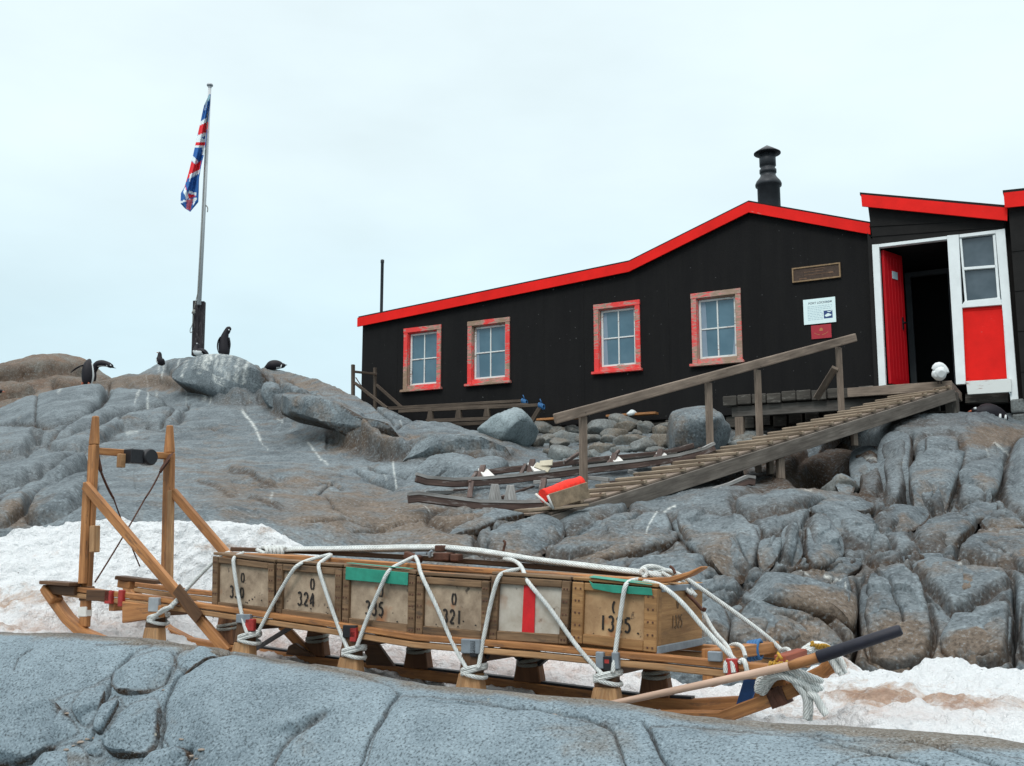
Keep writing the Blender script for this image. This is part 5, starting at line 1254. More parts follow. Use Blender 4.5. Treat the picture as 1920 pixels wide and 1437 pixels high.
# iron brackets and tape on the rail
for x, y, w_, h_, m in ((186, 1117, 62, 20, PINE_D), (290, 1134, 26, 26, GREYT), (458, 1160, 34, 16, STEEL), (470, 1172, 20, 22, REDT), (657, 1184, 30, 22, DARKM), (664, 1190, 14, 26, REDT), (884, 1212, 40, 26, STEEL), (889, 1216, 14, 30, DARKM), (1126, 1238, 16, 30, STEEL), (1155, 1239, 14, 30, STEEL), (1141, 1244, 18, 26, DARKM), (1140, 1240, 12, 10, REDT), (1341, 1231, 26, 18, STEEL), (1373, 1253, 22, 34, REDT), (205, 1120, 18, 24, REDT), (228, 1122, 12, 30, REDT)):
    c_ = hN(x, y, -.034); k_ = c_.y / F
    mb = MB(); mb.box(c_, EX * (w_ * k_ / 2), EY * .014, V(0, 0, h_ * k_ / 2 * 1.0)); mb.build('bracket' if m in (STEEL, DARKM) else 'tape_binding', m, sl, .004)
# gussets on the far runner
mb = MB(); mb.prism([hN(680, 1196, SW - .08), hN(702, 1200, SW - .08), hN(738, 1250, SW - .08), hN(686, 1247, SW - .08)], EY * .03); mb.prism([hN(540, 1212, SW - .1), hN(552, 1206, SW - .1), hN(588, 1232, SW - .1), hN(535, 1228, SW - .1)], EY * .03); mb.build('gusset', PINE_D, sl, .004)
# blue strap
mb = MB(); mb.beam(hN(1410, 1270, .1), hN(1392, 1330, .1), .06, .02, up=EY); mb.build('blue_strap', BLUES, sl, .003)
mb = MB()
for k in range(4): c_ = hN(1406 + 6 * k, 1221 - 1.0 * k, .46); mb.tube([c_ + V(0, 0, .042 * math.sin(a)) + EY * .045 * math.cos(a) for a in np.linspace(0, 6.283, 14)[:-1]], .010, 6, closed=True)
mb.build('blue_lashing', BLUEC, sl)
# bindings of the front tip
mb = MB(); mb.beam(hN(1447, 1312, 0), hN(1476, 1301, 0), .092, .074); mb.beam(hN(1452, 1309, 0), hN(1458, 1306, 0), .098, .080); mb.beam(hN(1464, 1305, 0), hN(1470, 1302, 0), .098, .080)
mb.build('tip_lashing', IRON, sl)
mb = MB(); mb.beam(hN(1440, 1285, .02), hN(1475, 1290, .02), .06, .08); mb.beam(hN(1455, 1282, .02), hN(1500, 1292, .04), .05, .04); mb.beam(hN(1540, 1264, SW), hN(1568, 1235, SW - .05), .05, .055); mb.build('tip_block', PINE, sl, .006)

# ------------------------------------------------------------------ crates
CD = .62
specs = [
 ([(398, 1043), (513, 1057), (513, 1156), (396, 1143)], CRATE_F, PLY1, '330', '0', (452, 1082), (431, 1109), 21, 'dark weathered crate stencilled 0 over 330, nearest the handlebar frame'),
 ([(518, 1057), (640, 1066), (638, 1172), (516, 1157)], CRATE_F, PLY1, '324', '0', (582, 1094), (558, 1122), 24, 'weathered crate stencilled 0 over 324, black spots under the number'),
 ([(643, 1066), (778, 1079), (776, 1190), (640, 1174)], CRATE_F, PLY1, '335', '0', (710, 1107), (685, 1139), 25, 'brown crate stencilled 335 with green tape along its top edge'),
 ([(781, 1081), (917, 1090), (915, 1203), (778, 1190)], CRATE_F, PLY1, '321', '0', (847, 1122), (830, 1155), 25, 'brown crate stencilled 0 over 321, between the green-taped and red-striped crates'),
 ([(921, 1080), (1069, 1090), (1062, 1209), (916, 1200)], CRATE_F, PLY2, None, None, None, None, 0, 'dark-framed crate with a broad red stripe down its pale front'),
 ([(1073, 1091), (1232, 1105), (1230, 1225), (1069, 1205)], CRATE_P, PLY3, '1325', '(', (1146, 1137), (1125, 1167), 27, 'pale pine crate stencilled 1325, with green tape and its end panel showing'),
]
lids = []
for ci, (q, fm, pm, num, top, tp, np_, hp, lab) in enumerate(specs):
    c = [hN(x, y, 0) for x, y in q]
    root = thing('crate', (c[2] + c[3]) / 2 + EY * CD / 2, lab, 'crate', 'crates lashed on the sledge')
    e1 = (c[1] - c[0]).normalized(); e2 = (c[3] - c[0]).normalized()
    n_ = e2.cross(e1); 
    if n_.dot(EY) > 0: n_ = -n_
    bx_ = .060 if fm is CRATE_P else .042; by_ = .045
    def bil(u, v): return (c[0] * (1 - u) + c[1] * u) * (1 - v) + (c[3] * (1 - u) + c[2] * u) * v
    wpx = (c[1] - c[0]).length; hpx = (c[3] - c[0]).length
    u_ = bx_ / wpx; v_ = by_ / hpx; v2 = .038 / hpx
    # body
    mb = MB(); ins = [bil(.02, .02), bil(.98, .02), bil(.98, .98), bil(.02, .98)]
    mb.prism([p + EY * .024 for p in ins], EY * (CD - .03)); body = mb.build('body', pm, root, .004)
    # front battens
    rg = random.Random(ci)
    mb = MB()
    def slat(u0, u1, v0, v1, n0=0.0, th=.026): mb.prism([bil(u0, v0) + EY * n0, bil(u1, v0) + EY * n0, bil(u1, v1) + EY * n0, bil(u0, v1) + EY * n0], EY * th)
    slat(0, u_, 0, 1); slat(1 - u_ * 1.05, 1, 0, 1)
    fr_o = mb.build('side_batten', fm, root, .004)
    mb = MB(); slat(u_ + .003, 1 - u_ * 1.05 - .003, 1 - v2 * 1.2, 1, .003); slat(u_ + .003, 1 - u_ * 1.05 - .003, 0, v_ * .8, .003); mb.build('cross_batten', fm, root, .004)
    mb = MB()
    for u0 in (.30 * u_, .7 * u_):
        for v0 in (.1, .3, .5, .7, .9): mb.lathe(bil(u0 + rg.uniform(-.01, .01), v0) - EY * .0, [(.0045, -.004), (.0045, .004)], 6); mb.lathe(bil(1 - u0, v0 + .03), [(.0045, -.004), (.0045, .004)], 6)
    mb.build('nails', IRON, root)
    # lid boards
    mb = MB(); L0 = c[0] + V(0, 0, .002); L1 = c[1] + V(0, 0, .002)
    for k in range(4):
        o0 = EY * (CD * (k + .04) / 4); o1 = EY * (CD * (k + .96) / 4); jz = V(0, 0, rg.uniform(0, .006))
        mb.hexa([L0 + o0 + jz, L0 + o1 + jz, L0 + o1 + jz + V(0, 0, .016), L0 + o0 + jz + V(0, 0, .016)], [L1 + o0 + jz, L1 + o1 + jz, L1 + o1 + jz + V(0, 0, .016), L1 + o0 + jz + V(0, 0, .016)])
    mb.build('lid', fm, root, .003)
    fx = (bil(1, .5) - bil(0, .5)).normalized(); fup = (bil(.5, 0) - bil(.5, 1)).normalized()
    if num:
        po = hN(*np_, .022); k_ = po.y / F; hh = hp * k_
        stencil('stencil_number', num, po - fup * hh * .5, fx, fup, -EY, hh, root, INK)
        pt = hN(*tp, .022); stencil('stencil_mark', top, pt - fup * hh * .5, fx, fup, -EY, hh * .9, root, INK)
        mb = MB()
        for k in range(7):
            u0, v0 = rg.uniform(.25, .85), rg.uniform(.68, .88); r_ = rg.uniform(.002, .006)
            mb.prism([bil(u0, v0) + EY * .022 + fx * r_ * math.cos(a) * rg.uniform(.6, 1.3) + fup * r_ * math.sin(a) * rg.uniform(.5, 1) for a in np.linspace(0, 5.6, 7)], -EY * .0012)
        mb.build('ink_spots', INK, root)
    if ci == 4:
        mb = MB(); a0, a1, b1, b0 = hN(983, 1093, .022), hN(1004.5, 1095, .022), hN(1002, 1187, .022), hN(979, 1185, .022); mb.prism([a0, a1, b1, b0], -EY * .003); mb.build('red_stripe', REDP, root)
    if ci in (2, 5):
        mb = MB()
        if ci == 2: pl_ = [(649, 1063), (766, 1074), (765, 1098), (648, 1087)]
        else: pl_ = [(1104, 1088), (1112, 1094), (1222, 1103), (1224, 1117), (1150, 1112), (1112, 1104)]
        pt = [hN(x, y, -.003) for x, y in pl_]; mb.prism(pt, -EY * .004)
        mb.prism([pt[0] + V(0, 0, .019) if ci == 2 else pt[0] + V(0, 0, .012), (pt[1] if ci == 2 else pt[2]) + V(0, 0, .019 if ci == 2 else .012), (pt[1] if ci == 2 else pt[2]) + EY * .05 + V(0, 0, .019), pt[0] + EY * .05 + V(0, 0, .019)], V(0, 0, .003))
        mb.build('green_tape', GREEN, root, .003)
    if ci == 5:
        # right-hand side: panel, edge batten, stencil, metal corner strips
        sR0, sR1 = c[1], c[2]
        sx_ = (c[1] - c[0]).normalized(); so_ = sx_ * .0
        mb = MB(); mb.prism([c[1] + EY * .027 - sx_ * .012, c[1] + EY * .06 - sx_ * .012, c[2] + EY * .06 - sx_ * .012, c[2] + EY * .027 - sx_ * .012], sx_ * .013); mb.build('side_batten', CRATE_P, root, .003)
        mb = MB(); mb.prism([c[1] + EY * .062 - sx_ * .015, c[1] + EY * CD - sx_ * .015, c[2] + EY * CD - sx_ * .015, c[2] + EY * .062 - sx_ * .015], sx_ * .010); mb.build('side_panel', CRATE_P, root)
        fp = c[2] + EY * .20 - sx_ * .004 + (c[1] - c[2]) * .34; fu2 = (c[1] - c[2]).normalized()
        stencil('stencil_number', '1325', fp, EY, fu2, sx_, .060, root, plain_mat('faded_ink', (.16, .095, .05), .8, .5, 60))
        stencil('stencil_mark', '0', fp + EY * .06 + fu2 * .09, EY, fu2, sx_, .055, root, plain_mat('faded_ink', (.16, .095, .05), .8, .5, 60))
        mb = MB(); mb.beam(c[2] + EY * .01 + fu2 * .012, c[2] + EY * (CD - .01) + fu2 * .012, .014, .034); mb.beam(c[1] + EY * .05 + V(0, 0, .0), c[1] + EY * (CD - .01), .012, .03); mb.build('metal_strip', STEEL, root, .003)

# ------------------------------------------------------------------ load on top: skis, planks, ropes
def topz(px, py, off): return hN(px, py, off)
ski = MB(); o1 = .20
ski.chain([hN(430, 1040, o1), hN(560, 1046, o1), hN(780, 1062, o1), hN(1000, 1076, o1), hN(1200, 1090, o1), hN(1262, 1087, o1), hN(1297, 1076, o1), hN(1322, 1063, o1)], .085, .026, h_fn=lambda t: .028 if t < .7 else .028 - .06 * (t - .7))
o = ski.build('ski', PINE, None, .005); tag(o, 'wooden ski with an upturned brown tip, laid lengthwise on top of the crates', 'ski')
ski = MB(); o2 = .36
ski.chain([hN(440, 1030, o2), hN(600, 1036, o2), hN(780, 1046, o2), hN(1000, 1062, o2), hN(1180, 1076, o2), hN(1222, 1074, o2)], .085, .026)
o = ski.build('ski', PINE_D, None, .005); tag(o, 'darker ski under the white rope bundle, behind the ski with the upturned tip', 'ski')
pk = MB(); pk.beam(hN(560, 1057, .07), hN(915, 1083, .07), .06, .016); o = pk.build('plank', PINE, None, .004); tag(o, 'thin pine plank lying along the front edge of the crate tops', 'plank')
# ski binding
b_ = thing('ski_binding', hN(828, 1046, .25), 'brown leather ski binding with a metal buckle on top of the crates', 'binding')
mb = MB(); mb.beam(hN(760, 1040, .25), hN(790, 1050, .25), .04, .04); mb.box(hN(833, 1044, .26), EX * .05, EY * .04, V(0, 0, .022)); mb.box(hN(826, 1029, .26), EX * .022, EY * .03, V(0, 0, .018)); mb.box(hN(856, 1046, .25), EX * .025, EY * .03, V(0, 0, .02)); mb.build('leather', IRON, b_, .006)
mb = MB(); mb.tube([hN(806, 1046, .2), hN(806, 1036, .2), hN(811, 1033, .2)], .009, 6); mb.box(hN(790, 1038, .2), EX * .035, EY * .01, V(0, 0, .008)); mb.build('buckle', STEEL, b_, .002)
# rope bundle
rb_ = MB(); rr = random.Random(8)
base_l = [(500, 1033), (560, 1029), (640, 1029), (740, 1026), (830, 1026), (900, 1033), (1000, 1048), (1100, 1061), (1200, 1073), (1240, 1078)]
for k in range(5):
    pts = [hN(x, y + (k % 3) * 3.2 - 1 + rr.uniform(-.8, .8), .30 + .035 * (k // 2) - .02 * (k % 2)) for x, y in base_l]
    rb_.tube(pts, .0108, 8)
coil = []
for k in range(60):
    a = k / 60 * 6 * 2 * math.pi; x = 490 + 42 * k / 60
    coil.append(hN(x + 5 * math.cos(a), 1033 + 2 + 9 * math.sin(a), .30 - .04 * math.cos(a)))
rb_.tube(coil, .0115, 7)
rb_.tube([hN(482, 1031, .3), hN(492, 1036, .28), hN(505, 1041, .27), hN(520, 1043, .27)], .012, 7)
o = rb_.build('rope', ROPE); tag(o, 'bundle of white rope running along the crate tops, coiled at one end', 'rope')
def smooth(pts, k=2):
    for _ in range(k):
        q = [pts[0]]
        for a, b in zip(pts[:-1], pts[1:]): q += [a.lerp(b, .25), a.lerp(b, .75)]
        pts = q + [pts[-1]]
    return pts
def rp(lst): return [hN(x, y, o) for x, y, o in lst]
def loop(x, y, rx=.062, rz=.0):
    c_ = hN(x, y, .0); L = []
    for k in range(3):
        t0 = (k - 1) * .016
        L.append([c_ + EX * (rx * math.cos(a)) + EY * (.052 * math.sin(a)) + V(0, 0, t0 + (.020 if k == 1 else -.014) * math.cos(a) * (1 if k != 2 else -1)) for a in np.linspace(0, 2 * math.pi, 22)[:-1]])
    return L
def lash(name, segs, loops, label, r=.0108, mat=None, yellow=None):
    mb = MB()
    for s_ in segs: mb.tube(smooth(rp(s_), 2), r, 8)
    for x, y in loops:
        for L in loop(x, y): mb.tube(L, .0108, 7, closed=True)
    o = mb.build(name, mat or ROPE); tag(o, label, 'rope'); return o
E = -.022
lash('rope', [[(456, 1037, .18), (437, 1045, .0 + E), (438, 1062, E), (447, 1120, E), (456, 1165, -.04), (464, 1190, -.05)], [(482, 1190, -.05), (512, 1131, E), (545, 1075, E), (557, 1060, E), (579, 1050, .05), (619, 1040, .19)]], [(468, 1196)], 'white lashing rope over the 330 crate, knotted round the sledge leg below it')
lash('rope', [[(621, 1041, .19), (600, 1055, .02), (596, 1063, E), (607, 1098, E), (636, 1181, E), (652, 1217, -.05)], [(669, 1214, -.05), (688, 1160, E), (716, 1096, E), (727, 1072, E), (740, 1062, .05), (775, 1045, .19)]], [(664, 1222)], 'white lashing rope over the 324 and 335 crates, knotted round the leg below them')
lash('rope', [[(779, 1044, .19), (785, 1056, .06), (788, 1075, E), (818, 1135, E), (850, 1211, E), (875, 1254, -.05)], [(897, 1254, -.05), (905, 1206, E), (920, 1130, E), (933, 1084, E), (943, 1073, .02), (978, 1067, .19)]], [(889, 1258)], 'white lashing rope over the 321 crate, knotted round the leg below it')
lash('rope', [[(945, 1048, .28), (965, 1051, .26), (978, 1062, .2), (986, 1084, .03), (992, 1095, E), (1031, 1140, E), (1081, 1213, E), (1131, 1267, -.05)], [(1149, 1262, -.05), (1156, 1206, E), (1168, 1120, E), (1172, 1098, E), (1180, 1090, .03), (1196, 1087, .19)]], [(1140, 1270)], 'white lashing rope across the red-striped and 1325 crates, knotted round the leg below them')
lash('rope', [[(1199, 1089, .2), (1225, 1093, .1), (1243, 1099, .02), (1280, 1130, .0), (1325, 1185, -.01), (1378, 1238, -.02)], [(1361, 1262, -.045), (1360, 1246, -.045), (1365, 1238, -.03), (1373, 1240, -.04), (1376, 1262, -.05)], [(1386, 1243, -.03), (1393, 1236, -.03), (1398, 1245, -.05), (1402, 1266, -.05)]], [], 'white rope slanting from the crate top to the front end of the near rail')
lash('rope', [[(1225, 1072, .35), (1250, 1068, .38), (1280, 1080, .40), (1320, 1108, .45), (1380, 1150, .5), (1435, 1191, .55), (1462, 1216, .58), (1470, 1226, .55)], [(1462, 1220, .58), (1478, 1216, .5), (1482, 1226, .46)]], [], 'white rope slanting from the crate top to the far front crossbar')
lash('rope', [[(1200, 1076, .3), (1205, 1064, .3), (1225, 1061, .34), (1255, 1072, .40), (1280, 1090, .43), (1305, 1118, .42)], [(1240, 1074, .33), (1268, 1090, .36), (1298, 1115, .38)], [(1206, 1078, .26), (1201, 1070, .26), (1209, 1066, .26), (1214, 1076, .26), (1206, 1084, .24)]], [], 'looped white rope end knotted over the upturned ski tip', .011)
lash('rope', [[(1317, 1145, .35), (1338, 1185, .3), (1364, 1211, .2), (1372, 1232, .1)], [(1360, 1216, .3), (1378, 1207, .25), (1392, 1212, .2), (1398, 1232, .15)]], [], 'thin white rope hanging from the rusty hook to the front rail', .010)
lash('rope', [[(430, 1036, .18), (412, 1042, .1), (397, 1056, -.01), (360, 1095, -.03), (324, 1133, -.045), (308, 1147, -.05)], [(332, 1128, -.05), (318, 1141, -.06), (300, 1150, -.06), (284, 1158, -.06)], [(324, 1138, -.06), (304, 1142, -.07), (292, 1156, -.06), (284, 1166, -.05)]], [(297, 1160)], 'white rope from the 330 crate corner, knotted round the leg under the long brace')
hk = MB(); hk.tube(smooth([hN(1284, 1106, .4), hN(1290, 1116, .38), (hN(1305, 1130, .36)), hN(1314, 1141, .35), hN(1320, 1146, .34), hN(1322, 1140, .34)], 2), .009, 7); hk.tube(smooth([hN(1256, 1062, .3), hN(1262, 1066, .3), hN(1266, 1076, .3)], 1), .007, 6)
o = hk.build('hook', IRON); tag(o, 'rusty iron hook between the rope ends above the 1325 crate', 'hook')
hk = MB(); hk.tube(smooth([hN(943, 1046, .5), hN(944, 1030, .5), hN(948, 1018, .5), hN(944, 1014, .5)], 1), .008, 6); o = hk.build('peg', IRON); tag(o, 'thin rusty peg standing up behind the red-striped crate', 'peg')

# long pole with black grip
pole = thing('pole', hN(1400, 1268, -.12), 'long pale wooden pole with a black rubber grip, resting across the sledge front', 'pole')
pa, pb, pc_, pd = hN(1138, 1322, -.13), hN(1480, 1249, -.16), hN(1533, 1233, -.15), hN(1690, 1181, -.12)
mb = MB(); mb.tube([pa, pa.lerp(pb, .02), pa.lerp(pb, .5), pb], [.009, .0145, .0155, .0175], 12); mb.build('shaft', wood_mat('pink_ash', (.62, .44, .34), (.50, .33, .24), .6, None, .5), pole)
mb = MB(); mb.tube([pb, pb.lerp(pc_, .3), pc_], [.018, .021, .021], 12); mb.build('ferrule', PINE, pole)
mb = MB(); mb.tube([pc_, pc_.lerp(pd, .01), pc_.lerp(pd, .97), pd], [.022, .026, .023, .018], 14); mb.build('grip', RUB, pole)
# rope tassels at the sledge tips
def tassel(name, heads, label, seed):
    rr = random.Random(seed); mb = MB()
    for pts, n, sp in heads:
        for k in range(n):
            a = 2 * math.pi * k / n; f = 0 if k == 0 else 1
            q = [hN(x + f * sp * math.cos(a) + rr.uniform(-1.2, 1.2), y + f * sp * math.sin(a) + rr.uniform(-1.2, 1.2), o + .03 * f * math.sin(a * 2)) for x, y, o in pts]
            mb.tube(smooth(q, 2), [.0135] * 99 if False else .0135, 7)
    o = mb.build(name, ROPE); tag(o, label, 'rope'); return o
tassel('rope_coil', [([(1428, 1290, -.06), (1434, 1276, -.08), (1447, 1262, -.10), (1468, 1256, -.11), (1490, 1266, -.10), (1512, 1276, -.06), (1532, 1284, .0)], 8, 10), ([(1492, 1272, -.08), (1503, 1288, -.07), (1514, 1298, -.06), (1518, 1318, -.05), (1516, 1345, -.04)], 5, 6), ([(1514, 1298, -.06), (1530, 1305, -.05), (1540, 1325, -.04), (1550, 1340, -.04)], 3, 2.5), ([(1436, 1280, -.07), (1430, 1292, -.06), (1424, 1290, -.05)], 5, 8)], 'thick frayed white rope coil hanging over the near sledge tip', 3)
tassel('rope_coil', [([(1510, 1228, .40), (1520, 1217, .42), (1540, 1214, .45), (1560, 1228, .48), (1572, 1244, .50), (1580, 1258, .5)], 7, 8)], 'thick white rope coil over the far sledge tip, behind the black grip', 5)
mb = MB(); rr = random.Random(6)
for k in range(9):
    x = 1441 + k * 4.5; mb.tube(smooth([hN(x, 1262, -.02), hN(x + rr.uniform(-3, 3), 1252 + rr.uniform(-5, 3), -.14), hN(x + 3, 1240 + rr.uniform(-6, 6), -.13), hN(x + 4, 1247, -.02)], 1), .006, 6)
mb.tube(smooth([hN(1455, 1240, -.12), hN(1462, 1228, -.12), hN(1456, 1222, -.12), hN(1466, 1236, -.14)], 1), .006, 6)
o = mb.build('cord', YELLOW); tag(o, 'yellow cord tied round the near rope coil', 'cord')
mb = MB()
for k in range(5): mb.tube(smooth([hN(1518 + k * 5, 1216, .40), hN(1522 + k * 5, 1208 + rr.uniform(-2, 2), .36), hN(1530 + k * 5, 1216, .42)], 1), .006, 6)
mb.tube(smooth([hN(1522, 1212, .38), hN(1526, 1203, .38), hN(1520, 1206, .38)], 1), .006, 6); mb.tube(smooth([hN(1530, 1212, .38), hN(1545, 1208, .4), hN(1556, 1213, .42)], 1), .006, 6)
o = mb.build('cord', YELLOW); tag(o, 'yellow cord tied round the far rope coil', 'cord')
# ------------------------------------------------------------------ old sledges on the rock
def runner(name, pts, Ya, Yb, w, h, mat, parent, cap=None):
    x0, x1 = pts[0][0], pts[-1][0]
    q = [P(x, y, Ya + (Yb - Ya) * (x - x0) / (x1 - x0)) for x, y in pts]
    mb = MB(); mb.chain(q, w, h); o = mb.build(name, mat, parent, .006)
    if cap:
        mb = MB(); mb.chain([p + V(0, -.004, h / 2 + .004) for p in q], w * 1.1, .030); mb.build('runner_shoe', cap, o)
    return q
sa = thing('old_sledge', P(1050, 905, 11.4), 'upturned old brown sledge with white cross plates, uppermost beside the ramp', 'sledge')
An = runner('runner', [(780, 897), (800, 903), (850, 907), (900, 905), (960, 900), (1040, 890), (1120, 880), (1200, 871), (1270, 861), (1318, 849), (1338, 839)], 10.75, 11.75, .07, .075, OLD, sa, OLDG)
Af = runner('runner', [(890, 889), (930, 884), (1000, 877), (1100, 864), (1240, 851), (1300, 836)], 11.5, 12.3, .06, .06, OLD, sa, None)
for x, y in ((905, 881), (998, 870), (1152, 858), (1238, 851)):
    f = (x - 890) / 410; Yq = 11.45 + .75 * f
    p0 = P(x, y, Yq); p1 = P(x + 15, y + 16, Yq - .25)
    mb = MB(); mb.beam(p0, p1, .11, .025, w1=.13); pl = mb.build('cross_plate', TAPEW, sa, .004)
    mb = MB(); mb.beam(P(x - 6, y + 20, Yq - .2), P(x + 1, y - 6, Yq), .06, .05); mb.build('bracket', OLD, pl, .004)
for (x0, y0, x1, y1, Yq) in ((1058, 868, 1086, 850, 11.9), (1138, 872, 1160, 846, 12.1), (1222, 866, 1240, 845, 12.2), (975, 893, 985, 872, 11.6), (880, 905, 893, 888, 11.2), (1300, 858, 1312, 842, 12.2)):
    mb = MB(); mb.beam(P(x0, y0, Yq - .35), P(x1, y1, Yq), .035, .035); mb.build('strut', OLD, sa, .003)
for (x0, y0, x1, y1, Yq) in ((930, 880, 1060, 868, 11.75), (1080, 872, 1260, 852, 12.0)):
    mb = MB(); mb.beam(P(x0, y0, Yq), P(x1, y1, Yq + .3), .30, .02); mb.build('slat', OLDG if False else GREYD, sa, .003)
sb = thing('old_sledge', P(1000, 945, 10.5), 'old brown sledge with curved runner tips lying on the rock, underneath the upturned one', 'sledge')
Bn = runner('runner', [(765, 936), (785, 934), (830, 940), (900, 949), (980, 950), (1040, 948), (1170, 946), (1290, 936), (1330, 928), (1370, 915), (1400, 902), (1414, 904)], 10.1, 10.9, .075, .08, OLD, sb, OLDG)
Bf = runner('runner', [(800, 930), (860, 930), (960, 926), (1040, 918), (1200, 906), (1300, 893)], 10.9, 11.9, .06, .06, OLD, sb, OLDG)
for x, y, Yq in ((928, 908, 10.5), (957, 910, 10.5), (1135, 900, 11.1)):
    t_ = P(x, y, Yq); b_ = P(x, y + 34, Yq); mb = MB()
    mb.hexa([b_ + V(-.07, -.02, 0), b_ + V(.07, -.02, 0), b_ + V(.07, .02, 0), b_ + V(-.07, .02, 0)], [t_ + V(-.035, -.02, 0), t_ + V(.035, -.02, 0), t_ + V(.035, .02, 0), t_ + V(-.035, .02, 0)])
    mb.build('stanchion', OLDG, sb, .005)
for (x0, y0, x1, y1, Ya, Yb, w_, h_, m) in ((850, 922, 1010, 917, 11.0, 11.2, .04, .045, OLD), (1110, 922, 1150, 916, 10.8, 10.9, .05, .06, OLD), (1100, 896, 1142, 900, 11.0, 10.9, .05, .04, OLDG), (1180, 884, 1222, 900, 11.6, 11.1, .04, .04, OLDG), (1000, 905, 1052, 901, 11.1, 11.1, .045, .04, OLDG), (940, 934, 1000, 914, 10.6, 11.2, .04, .04, OLD), (880, 936, 884, 905, 10.6, 10.9, .05, .045, OLD), (1015, 925, 1020, 900, 10.7, 10.9, .06, .05, OLD), (1180, 918, 1200, 890, 11.0, 11.3, .05, .05, OLD), (1130, 908, 1200, 902, 11.2, 11.3, .05, .05, OLD)):
    mb = MB(); mb.beam(P(x0, y0, Ya), P(x1, y1, Yb), w_, h_); mb.build('strut', m, sb, .004)
mb = MB(); 
o = None
for k, (x, y, x1, y1) in enumerate(((1012, 870, 1036, 868), (1004, 872, 1030, 882))):
    a = P(x, y, 11.2); b = P(x1, y1, 11.15); mb = MB(); mb.beam(a, b, .07, .02, up=Vector((0, -1, .6))); o = mb.build('wood_tag', plain_mat('cream_board', (.52, .47, .36), .8, .15, 15), None, .003)
    tag(o, ('cream drilled board tied on the upturned sledge, the upper of two', 'cream drilled board tied on the upturned sledge, the lower of two')[k], 'board', 'cream boards tied on the old sledge')

# ------------------------------------------------------------------ sledge along the hut wall
sc = thing('wall_sledge', hW(860, 790, .6), 'weathered brown sledge with an upright end frame, standing along the black hut wall', 'sledge')
WD = wood_mat('dull_brown_timber', (.13, .10, .075), (.07, .05, .037), 1.2, None, .8)
def bw(name, x0, y0, x1, y1, o0, o1, w_, h_, mat=WD, parent=sc):
    mb = MB(); mb.beam(hW(x0, y0, o0), hW(x1, y1, o1), w_, h_); return mb.build(name, mat, parent, .005)
bw('rail', 727, 766, 982, 752, .25, .25, .05, .05); bw('rail', 748, 772, 1014, 760, .75, .75, .05, .05); bw('rail', 730, 768, 990, 758, .5, .5, .04, .03)
bw('runner', 800, 790, 985, 783, .75, .75, .07, .06); bw('runner', 840, 797, 960, 792, .25, .25, .07, .06)
for x, y0, y1 in ((808, 768, 787), (861, 766, 785), (914, 764, 782)):
    t_ = hW(x, y0, .75); b_ = hW(x - 1, y1, .75); mb = MB()
    mb.hexa([b_ - WR * .06 - WN * .03, b_ + WR * .06 - WN * .03, b_ + WR * .06 + WN * .03, b_ - WR * .06 + WN * .03], [t_ - WR * .035 - WN * .03, t_ + WR * .035 - WN * .03, t_ + WR * .035 + WN * .03, t_ - WR * .035 + WN * .03]); mb.build('stanchion', WD, sc, .005)
for x, y, o_ in ((984, 752, .25), (1016, 760, .75)):
    bw('tip', x - 2, y + 3, x - 22, y + 36, o_, o_, .06, .07)
    mb = MB(); c_ = hW(x, y, o_)
    for k in range(4): mb.tube([c_ + WR * (.022 * k - .04) + V(0, 0, .036 * math.sin(a) - .01 * k) + WN * .04 * math.cos(a) for a in np.linspace(0, 6.283, 12)[:-1]], .014, 6, closed=True)
    mb.tube([c_ + V(0, 0, .02), c_ + V(-.03, 0, .10)], .008, 5); mb.build('blue_lashing', BLUEC, sc)
pA = hW(662, 684, .75); pB = hW(703, 690, .25)
mb = MB(); mb.beam(hW(662, 760, .75), pA, .05, .06, up=WN); mb.build('upright', WD, sc, .005)
mb = MB(); mb.beam(hW(703, 775, .25), pB, .05, .05, up=WN); mb.build('upright', WD, sc, .005)
bw('handlebar', 662, 697, 706, 702, .75, .25, .04, .04)
bw('brace', 665, 718, 726, 766, .75, .75, .04, .05); bw('brace', 706, 722, 760, 770, .25, .25, .04, .05)
mb = MB(); mb.tube([hW(667, 708, .7), hW(676, 722, .6), hW(690, 745, .45)], .009, 6); mb.build('wire_stay', IRON, sc)

# planks on the foundation, white lump
for (x0, y0, x1, y1, lab) in ((1139, 781, 1232, 775, 'orange-brown plank on the foundation behind the white lump'), (1006, 788, 1091, 783, 'orange-brown plank on the foundation behind the low end of the handrail')):
    mb = MB(); mb.beam(hW(x0, y0, .16), hW(x1, y1, .16), .14, .035); o = mb.build('plank', PINE, None, .005); tag(o, lab, 'plank')
def attr3(o): return o
c_ = hW(1184, 775, .20)
snowball = stone_mesh('white_stone', (c_.x, c_.y, c_.z), (.085, .08, .055), plain_mat('white_lump', (.62, .66, .66), .7, .15, 20), None, 11, 3, 4, .04); tag(snowball, 'rounded white lump resting on the orange-brown plank at the hut base', 'stone')

